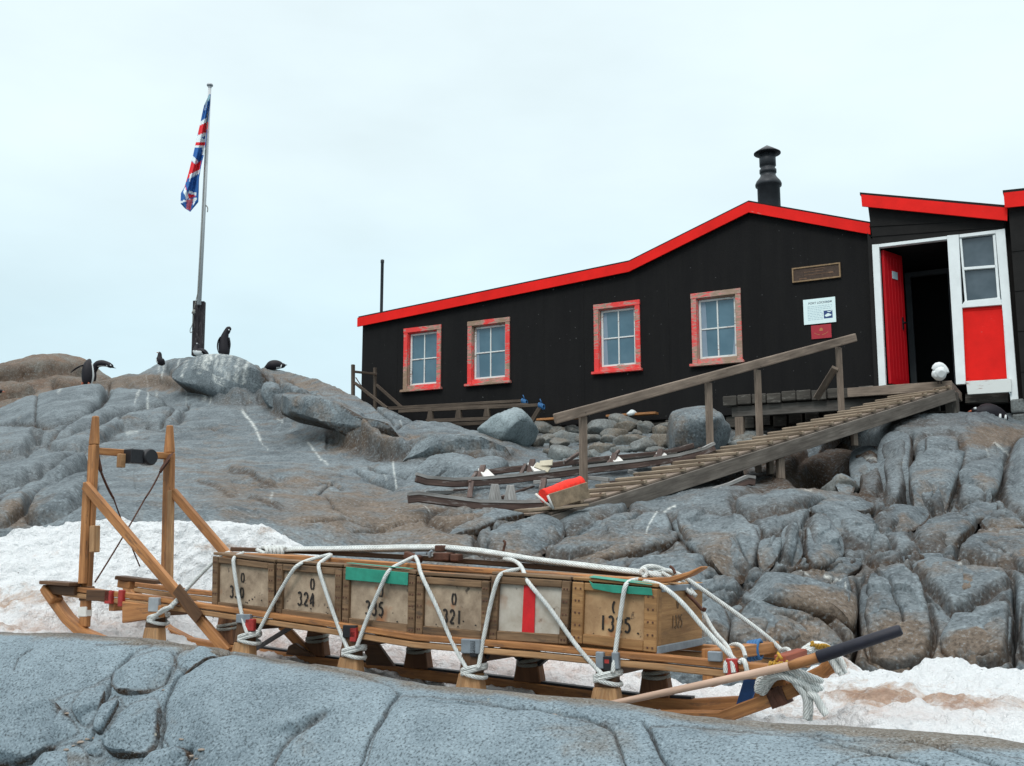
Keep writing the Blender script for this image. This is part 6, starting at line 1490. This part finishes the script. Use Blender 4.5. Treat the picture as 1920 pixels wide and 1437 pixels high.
# ------------------------------------------------------------------ jointed bedrock: each block a faceted solid, all one outcrop
class Rock:
    def __init__(s): s.v = []; s.f = []; s.st = []; s.di = []; s.gu = []; s.n = 0
    def slab(s, poly, thick, seed, stain=.2, cuts=7, lift=.0, rough=.05, grow=4.0, stain_low=.0, depth=None, ys=None, lime=()):
        depth = depth or depth3
        poly = chaikin(poly, 2); n0 = len(poly)
        q = []
        for k in range(n0):
            a = poly[k]; b_ = poly[(k + 1) % n0]; m = max(1, int(math.hypot(b_[0] - a[0], b_[1] - a[1]) / 5))
            for i in range(m): q.append((a[0] + (b_[0] - a[0]) * i / m, a[1] + (b_[1] - a[1]) * i / m))
        a = np.array(q); n = len(a); c = a.mean(0); dl = a - c; a = c + dl * (1 + grow / (np.linalg.norm(dl, axis=1)[:, None] + 1e-6))
        D = depth(a[:, 0], a[:, 1])
        A = np.c_[a - c, np.ones(n)]; co_, *_ = np.linalg.lstsq(A, D, rcond=None)
        if ys is not None: co_[1] = ys; co_[2] = float(np.mean(depth(a[:, 0], np.full(n, a[:, 1].max())))) - ys * (a[:, 1].max() - c[1])
        plane = lambda x, y: unproj(x, y, co_[2] + co_[0] * (x - c[0]) + co_[1] * (y - c[1]))
        B = plane(a[:, 0], a[:, 1]); C = plane(c[0:1], c[1:2])[0]
        nn = np.zeros(3)
        for i in range(n): nn += np.cross(B[i] - C, B[(i + 1) % n] - C)
        nn /= np.linalg.norm(nn)
        if nn @ (np.array([0, 0, 1.6]) - C) < 0: nn = -nn
        rnd = random.Random(seed)
        fr = [1.0, 1.0, .99, .975, .95, .9, .84, .77, .70, .62, .54, .46, .37, .28, .18, .06]
        hh = [-1.0, -.35, .05, .30, .50, .68, .80, .88, .93, .96, .98, 1.0, 1.0, 1.0, 1.0, 1.0]
        v = np.concatenate([C + (B - C) * r + nn * (thick * h) for r, h in zip(fr, hh)])
        ext = np.sqrt(((B - C) ** 2).sum(1)).mean()
        e1 = B[0] - C; e1 /= np.linalg.norm(e1); e2 = np.cross(nn, e1)
        for k in range(cuts):
            el = math.radians(rnd.uniform(12, 62)); az = rnd.uniform(0, 6.283)
            m = nn * math.cos(el) + (e1 * math.cos(az) + e2 * math.sin(az)) * math.sin(el)
            t = (v - C) @ m; lim = np.percentile(t, rnd.uniform(70, 90)); k_ = t > lim; v[k_] -= np.outer((t[k_] - lim) * .98, m)
        p = v / (ext * .55) + seed * 7.3
        v = v + nn * (ext * rough * fbm(p, 4, seed))[:, None] + nn * (ext * rough * .35 * fbm(p * 4, 3, seed + 2))[:, None]
        v = v + (v - C) / (ext) * (ext * rough * .8 * fbm(p * 1.7 + 5, 3, seed + 9))[:, None]
        v = v + nn * lift
        b0 = s.n; m = len(fr); s.v.append(v); s.n += len(v)
        for i in range(m - 1):
            for k in range(n):
                j = (k + 1) % n; s.f.append((b0 + i * n + k, b0 + i * n + j, b0 + (i + 1) * n + j, b0 + (i + 1) * n + k))
        s.f.append(tuple(b0 + (m - 1) * n + k for k in range(n)))
        yy = np.tile(a[:, 1], m); lowf = np.clip((yy - c[1]) / (np.ptp(a[:, 1]) * .5 + 1e-6), -1, 1)
        s.st.append(np.clip(stain + stain_low * np.clip(lowf + .15, 0, 1), 0, 1.2))
        xx = (c[0] + (a[None, :, 0] - c[0]) * np.array(fr)[:, None]).ravel(); y2 = (c[1] + (a[None, :, 1] - c[1]) * np.array(fr)[:, None]).ravel(); gu = np.zeros(len(xx))
        for lx, l0, l1, lw, la in lime: gu = np.maximum(gu, la * np.exp(-((xx - lx + .04 * (y2 - l0) + 1.5 * np.sin(y2 * .3)) / lw) ** 2) * ((y2 > l0) & (y2 < l1)))
        s.gu.append(gu)
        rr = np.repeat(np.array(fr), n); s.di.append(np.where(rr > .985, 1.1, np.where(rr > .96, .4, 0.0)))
    def build(s, name, mat):
        me = bpy.data.meshes.new(name); me.from_pydata(np.concatenate(s.v).tolist(), [], s.f)
        me.polygons.foreach_set('use_smooth', [True] * len(s.f)); me.update()
        bm = bmesh.new(); bm.from_mesh(me); bmesh.ops.recalc_face_normals(bm, faces=bm.faces); bm.to_mesh(me); bm.free()
        for nm, val in (('stain', np.concatenate(s.st)), ('dirt_shade', np.concatenate(s.di)), ('guano', np.concatenate(s.gu))):
            at = me.attributes.new(nm, 'FLOAT', 'POINT'); at.data.foreach_set('value', val.astype(np.float32))
        me.set_sharp_from_angle(angle=math.radians(30))
        me.materials.append(mat); o = bpy.data.objects.new(name, me); COL.objects.link(o); tag(o, kind='structure'); return o
rk = Rock()
warm = lambda x, y: .10 + .5 * math.exp(-(((x - 1860) / 90) ** 2 + ((y - 830) / 40) ** 2)) + .35 * math.exp(-(((x - 1900) / 120) ** 2 + ((y - 1010) / 60) ** 2)) + .3 * math.exp(-(((x - 1450) / 160) ** 2 + ((y - 1190) / 60) ** 2)) + .25 * math.exp(-(((x - 1130) / 220) ** 2 + ((y - 1020) / 60) ** 2))
for k_, (poly, h, wd) in enumerate(SLABS):
    xs_ = [p[0] for p in poly]; ys_ = [p[1] for p in poly]; cx_ = sum(xs_) / len(xs_); cy_ = sum(ys_) / len(ys_)
    sz_ = min(max(xs_) - min(xs_), max(ys_) - min(ys_)) / 2 * float(depth3(cx_, cy_)) / F
    low = 1.1 if cy_ > 1090 else .35
    rk.slab(poly, min(.30, sz_ * .38), 40 + k_, warm(cx_, cy_), 5, -.01, .04, stain_low=low, grow=6.0)
rk.slab([(312, 694), (332, 677), (370, 669), (420, 668), (458, 674), (482, 690), (494, 722), (488, 750), (455, 752), (413, 746), (375, 730), (330, 716)], .30, 91, .10, 3, -.1, .03, ys=-.007, lime=((346, 660, 712, 3, .8), (372, 660, 700, 3, .5), (398, 660, 706, 5, 1.0), (405, 660, 692, 6, .9), (418, 660, 730, 3, .7), (429, 660, 735, 3, .75), (441, 660, 722, 3, .6), (457, 660, 728, 3, .75), (470, 670, 730, 3, .7), (386, 660, 712, 3, .6)))
rk.slab([(500, 728), (524, 722), (530, 745), (520, 772), (500, 756)], .22, 92, .3, 5, 0, ys=-.006); rk.slab([(534, 730), (552, 722), (560, 745), (546, 766), (530, 752)], .22, 93, .35, 5, 0, ys=-.006); rk.slab([(548, 756), (578, 757), (606, 776), (590, 790), (556, 784)], .2, 94, .2, 5, 0, ys=-.006)
rk.slab([(735, 870), (760, 862), (850, 862), (900, 866), (880, 880), (820, 888), (800, 905), (760, 920), (735, 905), (715, 892)], .14, 95, .0, 4, -.02); rk.slab([(805, 905), (806, 884), (835, 874), (885, 872), (930, 866), (960, 872), (900, 905), (860, 920)], .14, 96, .02, 4, -.02)
rk.slab([(486, 712), (525, 722), (570, 738), (604, 748), (642, 760), (664, 790), (677, 812), (677, 846), (648, 837), (630, 819), (618, 801), (600, 789), (563, 783), (523, 775), (500, 760)], .26, 97, .45, 8, -.06, .05, ys=-.006, grow=2)
rk.slab([(682, 808), (733, 812), (790, 819), (835, 827), (880, 834), (935, 838), (988, 832), (992, 848), (920, 858), (891, 855), (821, 860), (760, 864), (700, 855), (680, 842)], .26, 98, .5, 8, -.06, .05, ys=-.007, grow=2)
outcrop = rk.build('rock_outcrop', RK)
rn = Rock()
for k_, (poly, h, wd) in enumerate(NEAR_BLOCKS):
    if k_ in (8, 9, 10, 11): continue
    xs_ = [p[0] for p in poly]; ys_ = [p[1] for p in poly]
    sz_ = min(max(xs_) - min(xs_), max(ys_) - min(ys_)) / 2 * float(depth1(sum(xs_) / len(xs_), min(1430, sum(ys_) / len(ys_)))) / F
    rn.slab(poly, sz_ * .50, 140 + k_, .12, 7, sz_ * .12 + .012, .05, depth=depth1, grow=1.0)
rn.build('rock_slab', RKF)
# ------------------------------------------------------------------ boulders and rubble
def inflate(name, poly, Yc_, thick, mat, label, cat, seed, stain=.3, group=None, tilt=0.0):
    poly = chaikin(poly, 2); n = len(poly)
    cx = sum(p[0] for p in poly) / n; cy = sum(p[1] for p in poly) / n
    rings = []; rr = [1, .985, .95, .88, .76, .6, .42, .24, .1]
    def ring(r, y): return [P(cx + (x - cx) * r, cy + (yy - cy) * r, Yc_ + y) for x, yy in poly]
    fr = [ring(r, -thick * (1 - r ** 3.2) ** .8) for r in rr]; bk = [ring(r, thick * (1 - r ** 3) ** .8) for r in rr[1:]]
    v = np.array([[p[:] for p in q] for q in (bk[::-1] + fr)]).reshape(-1, 3)
    c0 = v.mean(0); q = (v - c0) / (thick * 1.2) + seed * 3.7
    rad = (v - c0) / (np.linalg.norm(v - c0, axis=1)[:, None] + 1e-9)
    v = v + rad * (thick * .10 * fbm(q, 4, seed))[:, None] + rad * (thick * .07 * np.abs(fbm(q * 1.6, 3, seed + 5)))[:, None]
    rnd = random.Random(seed); sz = np.abs(v - c0).max(0)
    for k_ in range(22):
        nn = np.array([rnd.gauss(0, 1), rnd.gauss(-.4, 1), rnd.gauss(.1, 1)]); nn /= np.linalg.norm(nn)
        u = (v - c0) / sz; t_ = u @ nn - rnd.uniform(.60, .86); mk = t_ > 0; u[mk] -= np.outer(t_[mk] * .95, nn); v = c0 + u * sz
    v = c0 + (v - c0) * (sz / np.abs(v - c0).max(0))
    m = len(bk) + len(fr); me = bpy.data.meshes.new(name); f = []
    for i in range(m - 1):
        for k in range(n): j = (k + 1) % n; f.append((i * n + k, i * n + j, (i + 1) * n + j, (i + 1) * n + k))
    f.append(tuple(range(n - 1, -1, -1))); f.append(tuple(range((m - 1) * n, m * n)))
    me.from_pydata(v.tolist(), [], f); me.polygons.foreach_set('use_smooth', [True] * len(f)); me.update()
    bm = bmesh.new(); bm.from_mesh(me); bmesh.ops.recalc_face_normals(bm, faces=bm.faces); bm.to_mesh(me); bm.free()
    for nm, val in (('stain', stain), ('dirt_shade', 0.), ('guano', 0.)):
        at = me.attributes.new(nm, 'FLOAT', 'POINT'); at.data.foreach_set('value', np.full(len(me.vertices), val, dtype=np.float32))
    me.materials.append(mat); o = bpy.data.objects.new(name, me); COL.objects.link(o); tag(o, label, cat, group); return o
inflate('boulder', [(897, 808), (908, 792), (920, 774), (940, 766), (975, 765), (992, 776), (1002, 796), (1012, 815), (1005, 838), (985, 846), (930, 846), (895, 838), (890, 820)], 15.4, .42, PALE, 'pale grey angular boulder in front of the hut wall, by the blue-tied sledge tips', 'boulder', 2, .02)
inflate('boulder', [(1248, 812), (1252, 785), (1268, 768), (1295, 758), (1330, 752), (1362, 754), (1370, 775), (1372, 805), (1366, 838), (1335, 852), (1290, 856), (1260, 848), (1250, 830)], 14.1, .55, RK, 'large cracked grey boulder behind the handrail, touching the plank deck', 'boulder', 5, .42)
rs = random.Random(21); k = 0
spots = []
for row, (y, n_, xa, xb) in enumerate(((812, 10, 1010, 1255), (822, 11, 1000, 1250), (834, 11, 990, 1260), (848, 9, 1020, 1250), (828, 5, 1388, 1440), (842, 4, 1370, 1425))):
    for i in range(n_): spots.append((xa + (xb - xa) * (i + rs.uniform(.15, .85)) / n_, y + rs.uniform(-5, 5), rs.choice((.08, .10, .12, .15, .18, .23))))
for x, y, r in spots:
    q, Yq = s3.at_px(x, y); sz = (r * rs.uniform(.9, 1.45), r * rs.uniform(.8, 1.2), r * rs.uniform(.55, .9))
    o = stone_mesh('stone', (q.x, q.y, q.z + sz[2] * .35), sz, STONE, None, 100 + k, 3, 15, .05); k += 1
    tag(o, 'loose grey stone in the rubble between the hut wall and the old sledges', 'stone', 'loose stones of the rubble heap')
for (x, y, r, lab) in ((1575, 905, .20, 'broken angular stone in the dark hollow under the ramp'), (1395, 960, .10, None)):
    if lab:
        q, Yq = s3.at_px(x, y); o = stone_mesh('stone', (q.x, q.y, q.z + .05), (r * 1.2, r, r * .8), STONE, None, 300 + int(x), 3, 9, .06); tag(o, lab, 'stone')

for k, (x, y) in enumerate(((152, 1395), (165, 1388), (140, 1402), (128, 1412), (118, 1420), (172, 1380), (303, 1395), (297, 1408), (362, 1420), (372, 1428), (383, 1415), (200, 1353), (128, 1342), (309, 1298), (96, 1428), (1040, 1340), (230, 1372), (345, 1393))):
    q, Yq = near_sheet.at_px(x, y); r = rs.uniform(.006, .013)
    o = stone_mesh('stone_chip', (q.x, q.y, q.z + r * .3), (r * 1.5, r * 1.1, r * .6), plain_mat('chip_stone', (.27, .22, .18), .85, .35, 30), None, 500 + k, 2, 9, .05)
    tag(o, 'tiny pale stone chip lodged in a crack of the near granite slab', 'stone', 'stone chips on the near slab')

# ------------------------------------------------------------------ flagpole and flag
YF = 24.1
fp = thing('flagpole', P(371, 662, YF), 'thin white flagpole rising from a dark timber post on the rocky ridge', 'flagpole')
mb = MB(); mb.beam(P(366, 668, YF), P(369, 565, YF), .14, .15, up=V(0, 1, 0)); mb.build('base_post', POST, fp, .012)
mb = MB(); mb.beam(P(376, 668, YF + .02), P(379.5, 566, YF + .02), .13, .13, up=V(0, 1, 0)); mb.build('base_post', POST, fp, .012)
p0, p1 = P(373, 572, YF - .11), P(393.5, 162, YF - .05)
mb = MB(); mb.tube([p0, p0.lerp(p1, .5), p1], [.052, .047, .036], 14); mb.build('pole', plain_mat('pole_paint', (.50, .52, .53), .5, .12, 4, .15), fp)
mb = MB(); mb.lathe(p1 - V(0, 0, .0), [(.035, -.06), (.045, -.02), (.038, 0), (.07, .005), (.075, .03), (.06, .055), (.01, .06)], 14); mb.build('finial', GALV, fp)
mb = MB(); q0 = P(372, 545, YF - .16); mb.tube([P(390, 185, YF - .12), P(382, 360, YF - .13), q0, P(366, 570, YF - .14), P(363, 582, YF - .16)], .010, 5); mb.tube(smooth([P(363, 582, YF - .16), P(360, 590, YF - .16), P(366, 578, YF - .2), P(362, 592, YF - .2), P(365, 585, YF - .18)], 1), .022, 5)
mb.tube(smooth([P(363, 590, YF - .12), P(361, 610, YF - .12), P(356, 618, YF - .12), P(357, 626, YF - .12), P(362, 620, YF - .12)], 2), .009, 5)
mb.build('halyard', ROPEG, fp)
mb = MB(); mb.tube(smooth([P(386, 385, YF - .1), P(390, 390, YF - .1), P(389, 398, YF - .1)], 1), .012, 5); mb.build('cleat_line', ROPEG, fp)
WH_, BL_, RE_ = (.74, .82, .84, 1), (.035, .13, .38, 1), (.72, .035, .045, 1)
Z4 = lambda pts: [(310 + x * .195, 140 + y * .195) for x, y in pts]
regions = [
 (Z4([(370, 180), (430, 180), (425, 260), (350, 330)]), (.35, .55, .62, 1)),
 (Z4([(365, 310), (425, 240), (410, 415), (345, 440)]), BL_),
 (Z4([(395, 270), (420, 220), (385, 340), (375, 345)]), WH_),
 (Z4([(340, 450), (410, 410), (405, 460), (330, 495)]), WH_),
 (Z4([(330, 490), (410, 455), (395, 560), (310, 590)]), RE_),
 (Z4([(310, 585), (395, 555), (385, 650), (290, 650)]), WH_), (Z4([(340, 610), (385, 590), (380, 620)]), BL_),
 (Z4([(295, 652), (385, 652), (380, 685), (285, 680)]), RE_), (Z4([(285, 680), (380, 685), (375, 715), (280, 705)]), WH_),
 (Z4([(270, 700), (365, 705), (350, 850), (250, 780)]), BL_), (Z4([(355, 700), (385, 700), (385, 775), (350, 770)]), WH_),
 (Z4([(262, 780), (320, 835), (290, 870), (250, 820)]), WH_),
 (Z4([(245, 830), (290, 865), (345, 830), (330, 925), (215, 1000), (190, 1060), (220, 1170), (185, 1080)]), RE_),
 (Z4([(235, 960), (335, 910), (330, 950), (245, 1000), (230, 1040)]), WH_),
 (Z4([(240, 1000), (328, 955), (325, 1230), (300, 1240), (300, 1140), (225, 1110)]), BL_),
 (Z4([(225, 1115), (300, 1140), (300, 1165), (220, 1140)]), WH_), (Z4([(215, 1145), (300, 1165), (230, 1195)]), RE_),
 (Z4([(190, 1080), (225, 1180), (200, 1210), (170, 1130)]), WH_), (Z4([(150, 1140), (175, 1130), (205, 1215), (145, 1235)]), BL_), (Z4([(150, 1235), (205, 1215), (200, 1290), (145, 1250)]), BL_), (Z4([(145, 1215), (300, 1185), (300, 1205), (145, 1235)]), WH_),
 (Z4([(205, 1210), (265, 1195), (240, 1310), (200, 1290)]), (.62, .16, .20, 1)), (Z4([(260, 1195), (300, 1190), (270, 1260)]), WH_),
]
left = Z4([(425, 190), (375, 300), (345, 430), (300, 620), (270, 760), (225, 940), (185, 1080), (150, 1140), (145, 1240), (190, 1290), (238, 1318)])
right = Z4([(432, 190), (428, 280), (412, 420), (398, 560), (385, 680), (370, 770), (345, 880), (325, 1000), (322, 1120), (318, 1228), (242, 1318)])
ly, lx = [p[1] for p in left], [p[0] for p in left]; ry, rx = [p[1] for p in right], [p[0] for p in right]
mb = MB(); NR, NC = 110, 22; grid = []
for i in range(NR + 1):
    t = i / NR; yl = left[0][1] + (left[-1][1] - left[0][1]) * t; yr = right[0][1] + (right[-1][1] - right[0][1]) * t
    row = []
    for j in range(NC + 1):
        u = j / NC; x = np.interp(yl, ly, lx) * (1 - u) + np.interp(yr, ry, rx) * u; y = yl * (1 - u) + yr * u
        fold = .09 * math.sin(u * 9 + t * 3.0) * min(1, t * 3) + .03 * math.sin(u * 21 + t * 7)
        row.append((x, y, P(x, y, YF - .14 + fold)))
    grid.append(row)
for i in range(NR):
    for j in range(NC):
        q = [grid[i][j], grid[i + 1][j], grid[i + 1][j + 1], grid[i][j + 1]]; x = sum(a[0] for a in q) / 4; y = sum(a[1] for a in q) / 4
        col = RE_ if False else BL_
        for pl_, c_ in regions:
            if inside(np.array([x]), np.array([y]), pl_)[0]: col = c_
        mb.face([a[2] for a in q], smooth=False, col=col)
flag = mb.build('flag', CLOTH); flag.modifiers.new('solid', 'SOLIDIFY').thickness = .008; tag(flag, 'limp blue, red and white crossed flag hanging folded down the flagpole', 'flag')

# ------------------------------------------------------------------ birds
BK = (.014, .012, .016, 1); WT_ = (.66, .68, .68, 1); OR_ = (.40, .12, .07, 1)
def crest(px, r=8):
    best = 9999
    for sh in (s3,):
        i0 = int(np.argmin(np.abs(sh.X[0] - px)))
        for i in range(i0 - r // 3, i0 + r // 3 + 1):
            for j in range(0, 40):
                q = sh.P1[j, i]; best = min(best, proj(q)[1])
    return best
def bird(name, px, py, Y, parts, label, cat, scale=1.0, dup=None, on=False):
    """parts: list of (spine[(x,y,z,a,b)], colour fn(t,ang,p)); local metres: x right, y away, z up"""
    py = min(py, crest(px) + 1.5) if on else py
    b0 = P(px, py, Y); mb = MB(); n = 14
    for spine, cf in parts:
        pts = [Vector(s_[:3]) * scale for s_ in spine]; m = len(pts); R = []
        prev = None
        for i, p in enumerate(pts):
            d = (pts[min(i + 1, m - 1)] - pts[max(i - 1, 0)]).normalized()
            if prev is None: x = d.cross(V(0, 1, 0)) if abs(d.y) < .9 else d.cross(V(1, 0, 0)); x.normalize()
            else: x = (prev - d * prev.dot(d)).normalized()
            prev = x; y = d.cross(x)
            R.append([(b0 + p + x * (math.cos(2 * math.pi * k / n) * spine[i][3] * scale) + y * (math.sin(2 * math.pi * k / n) * spine[i][4] * scale)) for k in range(n)])
        for i in range(m - 1):
            for k in range(n):
                j = (k + 1) % n; q = [R[i][k], R[i][j], R[i + 1][j], R[i + 1][k]]; c = sum(q, Vector()) / 4
                nl = c - (b0 + (pts[i] + pts[i + 1]) / 2)
                mb.face(q, smooth=True, col=cf((i + .5) / (m - 1), nl.normalized(), (c - b0) / scale))
        mb.face(R[0][::-1], col=cf(0, V(0, 0, -1), pts[0])); mb.face(R[-1], col=cf(1, V(0, 0, 1), pts[-1]))
    o = mb.build(name, FEATHER)
    bm = bmesh.new(); bm.from_mesh(o.data); bmesh.ops.remove_doubles(bm, verts=bm.verts, dist=.0008); bm.to_mesh(o.data); bm.free()
    tag(o, label, cat, 'penguins on the rocks' if cat == 'penguin' else None); return o
def fill(spine, k=3):
    out = []
    a = np.array(spine, float); n = len(a)
    for i in range(n - 1):
        for j in range(k):
            t = j / k; p0, p1, p2, p3 = a[max(i - 1, 0)], a[i], a[i + 1], a[min(i + 2, n - 1)]
            out.append(tuple(np.maximum(.5 * (2 * p1 + (p2 - p0) * t + (2 * p0 - 5 * p1 + 4 * p2 - p3) * t * t + (3 * p1 - p0 - 3 * p2 + p3) * t ** 3), [-9, -9, -9, .003, .003])))
    return out + [tuple(a[-1])]
blk = lambda t, nl, p: BK
def belly(fv, thr=.35, lim=.72): return lambda t, nl, p: WT_ if (t < lim and nl.dot(fv) > thr) else BK
org_ = lambda t, nl, p: OR_
wht = lambda t, nl, p: WT_
def feet(dx=.05, y=-.05): return [([(s_ * dx, y + .03, .012, .03, .016), (s_ * dx, y - .06, .010, .035, .012)], org_) for s_ in (-1, 1)]
# standing beside the post, back to us, head bowed to the right
bird('penguin', 420, 671, 23.9, [(fill([(0, .02, .0, .05, .05), (0, .02, .03, .095, .085), (-.005, .02, .14, .128, .115), (-.015, .02, .30, .122, .11), (-.010, .01, .44, .098, .09), (.015, .0, .54, .072, .07), (.045, .0, .61, .062, .06), (.075, .0, .655, .058, .056), (.10, .0, .645, .045, .045), (.115, .0, .615, .02, .022)]), belly(V(.5, .85, 0), .6)),
      (fill([(.112, -.01, .60, .016, .014), (.10, -.01, .555, .008, .008), (.095, -.01, .535, .003, .003)], 2), blk), (fill([(.095, -.058, .635, .012, .008), (.105, -.052, .60, .012, .008)], 2), wht),
      (fill([(-.095, -.01, .46, .016, .035), (-.135, -.03, .36, .014, .05), (-.148, -.03, .22, .012, .042), (-.12, -.03, .10, .006, .012)]), lambda t, nl, p: WT_ if nl.x > .6 and .3 < t < .9 else BK), (fill([(.10, -.01, .45, .012, .03), (.125, .0, .3, .012, .045), (.115, .0, .14, .006, .012)]), blk)] + feet(), 'black-backed penguin standing alone right of the flagpole post, head bowed', 'penguin', on=True)
# lying against the post, white chest to the left
bird('penguin', 376, 669, 23.6, [(fill([(.17, .02, .03, .02, .02), (.12, .02, .06, .06, .05), (.04, .0, .095, .09, .10), (-.05, .0, .10, .095, .10), (-.10, .0, .14, .08, .085), (-.085, .0, .21, .055, .055), (-.082, .0, .255, .048, .045), (-.095, .0, .285, .036, .034), (-.125, .0, .29, .016, .014)]), lambda t, nl, p: WT_ if (p.z < .115 and p.x < .06 and nl.y < .55) else BK),
      (fill([(-.125, .0, .292, .014, .012), (-.155, .0, .30, .006, .006), (-.172, .0, .31, .003, .003)], 2), blk), (fill([(-.09, -.042, .288, .012, .010), (-.07, -.046, .29, .013, .010)], 2), wht), (fill([(.03, -.09, .14, .012, .03), (.12, -.10, .08, .012, .035), (.19, -.09, .01, .005, .01)]), blk)], 'penguin lying against the flagpole post with its white chest showing', 'penguin', on=True)
# left pair
bird('penguin', 163, 722, 23.4, [(fill([(0, .02, .0, .05, .05), (0, .02, .04, .10, .085), (.005, .01, .16, .132, .115), (.0, .0, .32, .128, .11), (-.01, .02, .45, .10, .09), (-.012, .06, .53, .06, .06), (-.01, .10, .565, .035, .04)]), lambda t, nl, p: WT_ if (abs(nl.x) > .86 and nl.y > -.45 and t < .75) else BK),
      (fill([(-.08, -.02, .44, .016, .03), (-.18, -.03, .40, .014, .045), (-.29, -.03, .33, .012, .038), (-.36, -.03, .265, .005, .012)]), lambda t, nl, p: WT_ if nl.z < -.75 and t > .2 else BK)] + feet(.07), 'penguin standing with its dark back showing and one flipper spread', 'penguin', on=True)
bird('penguin', 190, 715, 23.9, [(fill([(-.20, .06, .20, .05, .06), (-.15, .05, .36, .075, .08), (-.03, .03, .40, .075, .07), (.11, .02, .375, .062, .058), (.17, .0, .345, .056, .052), (.215, .0, .325, .045, .042), (.245, .0, .30, .018, .018)]), lambda t, nl, p: WT_ if (p.z < .34 and nl.z < -.5 and p.x < .12) else BK),
      (fill([(.24, .0, .302, .016, .014), (.285, .0, .287, .007, .007), (.315, .0, .285, .003, .003)], 2), blk), (fill([(.195, -.045, .35, .012, .008), (.215, -.042, .325, .010, .008)], 2), wht), (fill([(-.20, .06, .0, .05, .05), (-.21, .06, .1, .07, .07), (-.20, .06, .22, .05, .06)]), blk)], 'penguin stretching its head out from behind the flipper-spreading one', 'penguin', on=True)
# head over the ridge
bird('penguin', 299, 697, 23.7, [(fill([(.10, .02, .0, .03, .03), (.055, .02, .03, .08, .07), (.0, .0, .09, .085, .08), (-.005, .0, .16, .055, .055), (-.005, .0, .215, .045, .042), (-.02, .0, .25, .036, .033), (-.045, .0, .258, .015, .014)]), belly(V(-.9, -.3, -.3), .8, .4)),
      (fill([(-.045, .0, .258, .013, .012), (-.08, .0, .262, .004, .004)], 2), org_), (fill([(-.03, -.035, .262, .010, .008), (-.012, -.04, .262, .011, .008)], 2), wht)], 'small upright penguin sitting on the ridge between the spread-flipper one and the flagpole', 'penguin', on=True)
# lying on the nest to the right
bird('penguin', 514, 699, 22.6, [(fill([(-.22, .0, .03, .015, .015), (-.16, .0, .06, .05, .045), (-.07, .0, .10, .10, .095), (.03, .0, .11, .105, .10), (.11, .0, .105, .085, .08), (.165, .0, .095, .06, .058), (.205, .0, .10, .045, .045), (.235, .0, .105, .02, .02)]), lambda t, nl, p: WT_ if (p.z < .05 and .05 < p.x < .16) else BK),
      (fill([(.232, .0, .106, .016, .014), (.275, .0, .108, .004, .004)], 2), blk), (fill([(.15, -.06, .03, .012, .02), (.165, -.05, .10, .010, .02)], 2), wht)], 'penguin lying flat on its nest, on the ridge nearest the hut', 'penguin', on=True)
# at the left frame edge
bird('penguin', -8, 748, 23.2, [(fill([(-.22, .0, .03, .02, .02), (-.12, .0, .09, .10, .09), (-.02, .0, .13, .09, .085), (.05, .0, .16, .055, .055), (.10, .0, .165, .042, .04), (.135, .0, .155, .018, .018)]), blk), (fill([(.13, .0, .156, .016, .014), (.18, .0, .15, .006, .006), (.20, .0, .146, .003, .003)], 2), org_), (fill([(.07, -.04, .205, .012, .010), (.09, -.035, .20, .012, .010)], 2), wht)], 'penguin of which only a red bill and dark head show, below the far mound', 'penguin', on=True)
# in the crawl space under the porch
bird('penguin', 1852, 791, 14.0, [(fill([(.26, .0, .03, .02, .02), (.18, .0, .08, .08, .07), (.04, .0, .12, .12, .11), (-.08, .0, .12, .10, .095), (-.14, .0, .13, .06, .06), (-.18, .0, .14, .045, .045), (-.205, .0, .14, .02, .02)]), blk), (fill([(-.205, .0, .14, .016, .014), (-.25, .0, .13, .004, .004)], 2), org_), (fill([(-.19, -.045, .165, .014, .012), (-.16, -.055, .17, .016, .012)], 2), wht), (fill([(.12, -.09, .02, .02, .02), (.13, -.09, .09, .012, .014)], 2), wht), (fill([(.20, -.07, .02, .018, .018), (.21, -.07, .08, .010, .012)], 2), wht)], 'penguin lying in the dark gap under the porch', 'penguin')
# white bird in the doorway
bird('sheathbill', 1762, 720, 13.6, [(fill([(.0, .10, .14, .03, .03), (.0, .06, .14, .075, .07), (.0, .0, .135, .098, .085), (-.005, -.06, .125, .088, .075), (-.01, -.10, .11, .045, .04)]), wht), (fill([(-.03, .0, .17, .07, .06), (-.01, -.02, .205, .075, .065), (.03, -.03, .20, .060, .05), (.07, -.05, .16, .035, .04), (.085, -.06, .13, .02, .025)]), wht), (fill([(-.075, -.03, .15, .02, .04), (-.085, -.03, .11, .018, .04), (-.06, -.05, .07, .01, .02)]), wht), ([(-.02, .0, .0, .006, .006), (-.02, .0, .08, .008, .008)], blk), ([(.02, .0, .0, .006, .006), (.015, .0, .08, .008, .008)], blk)], 'plump white bird standing at the top of the ramp in the doorway', 'bird')
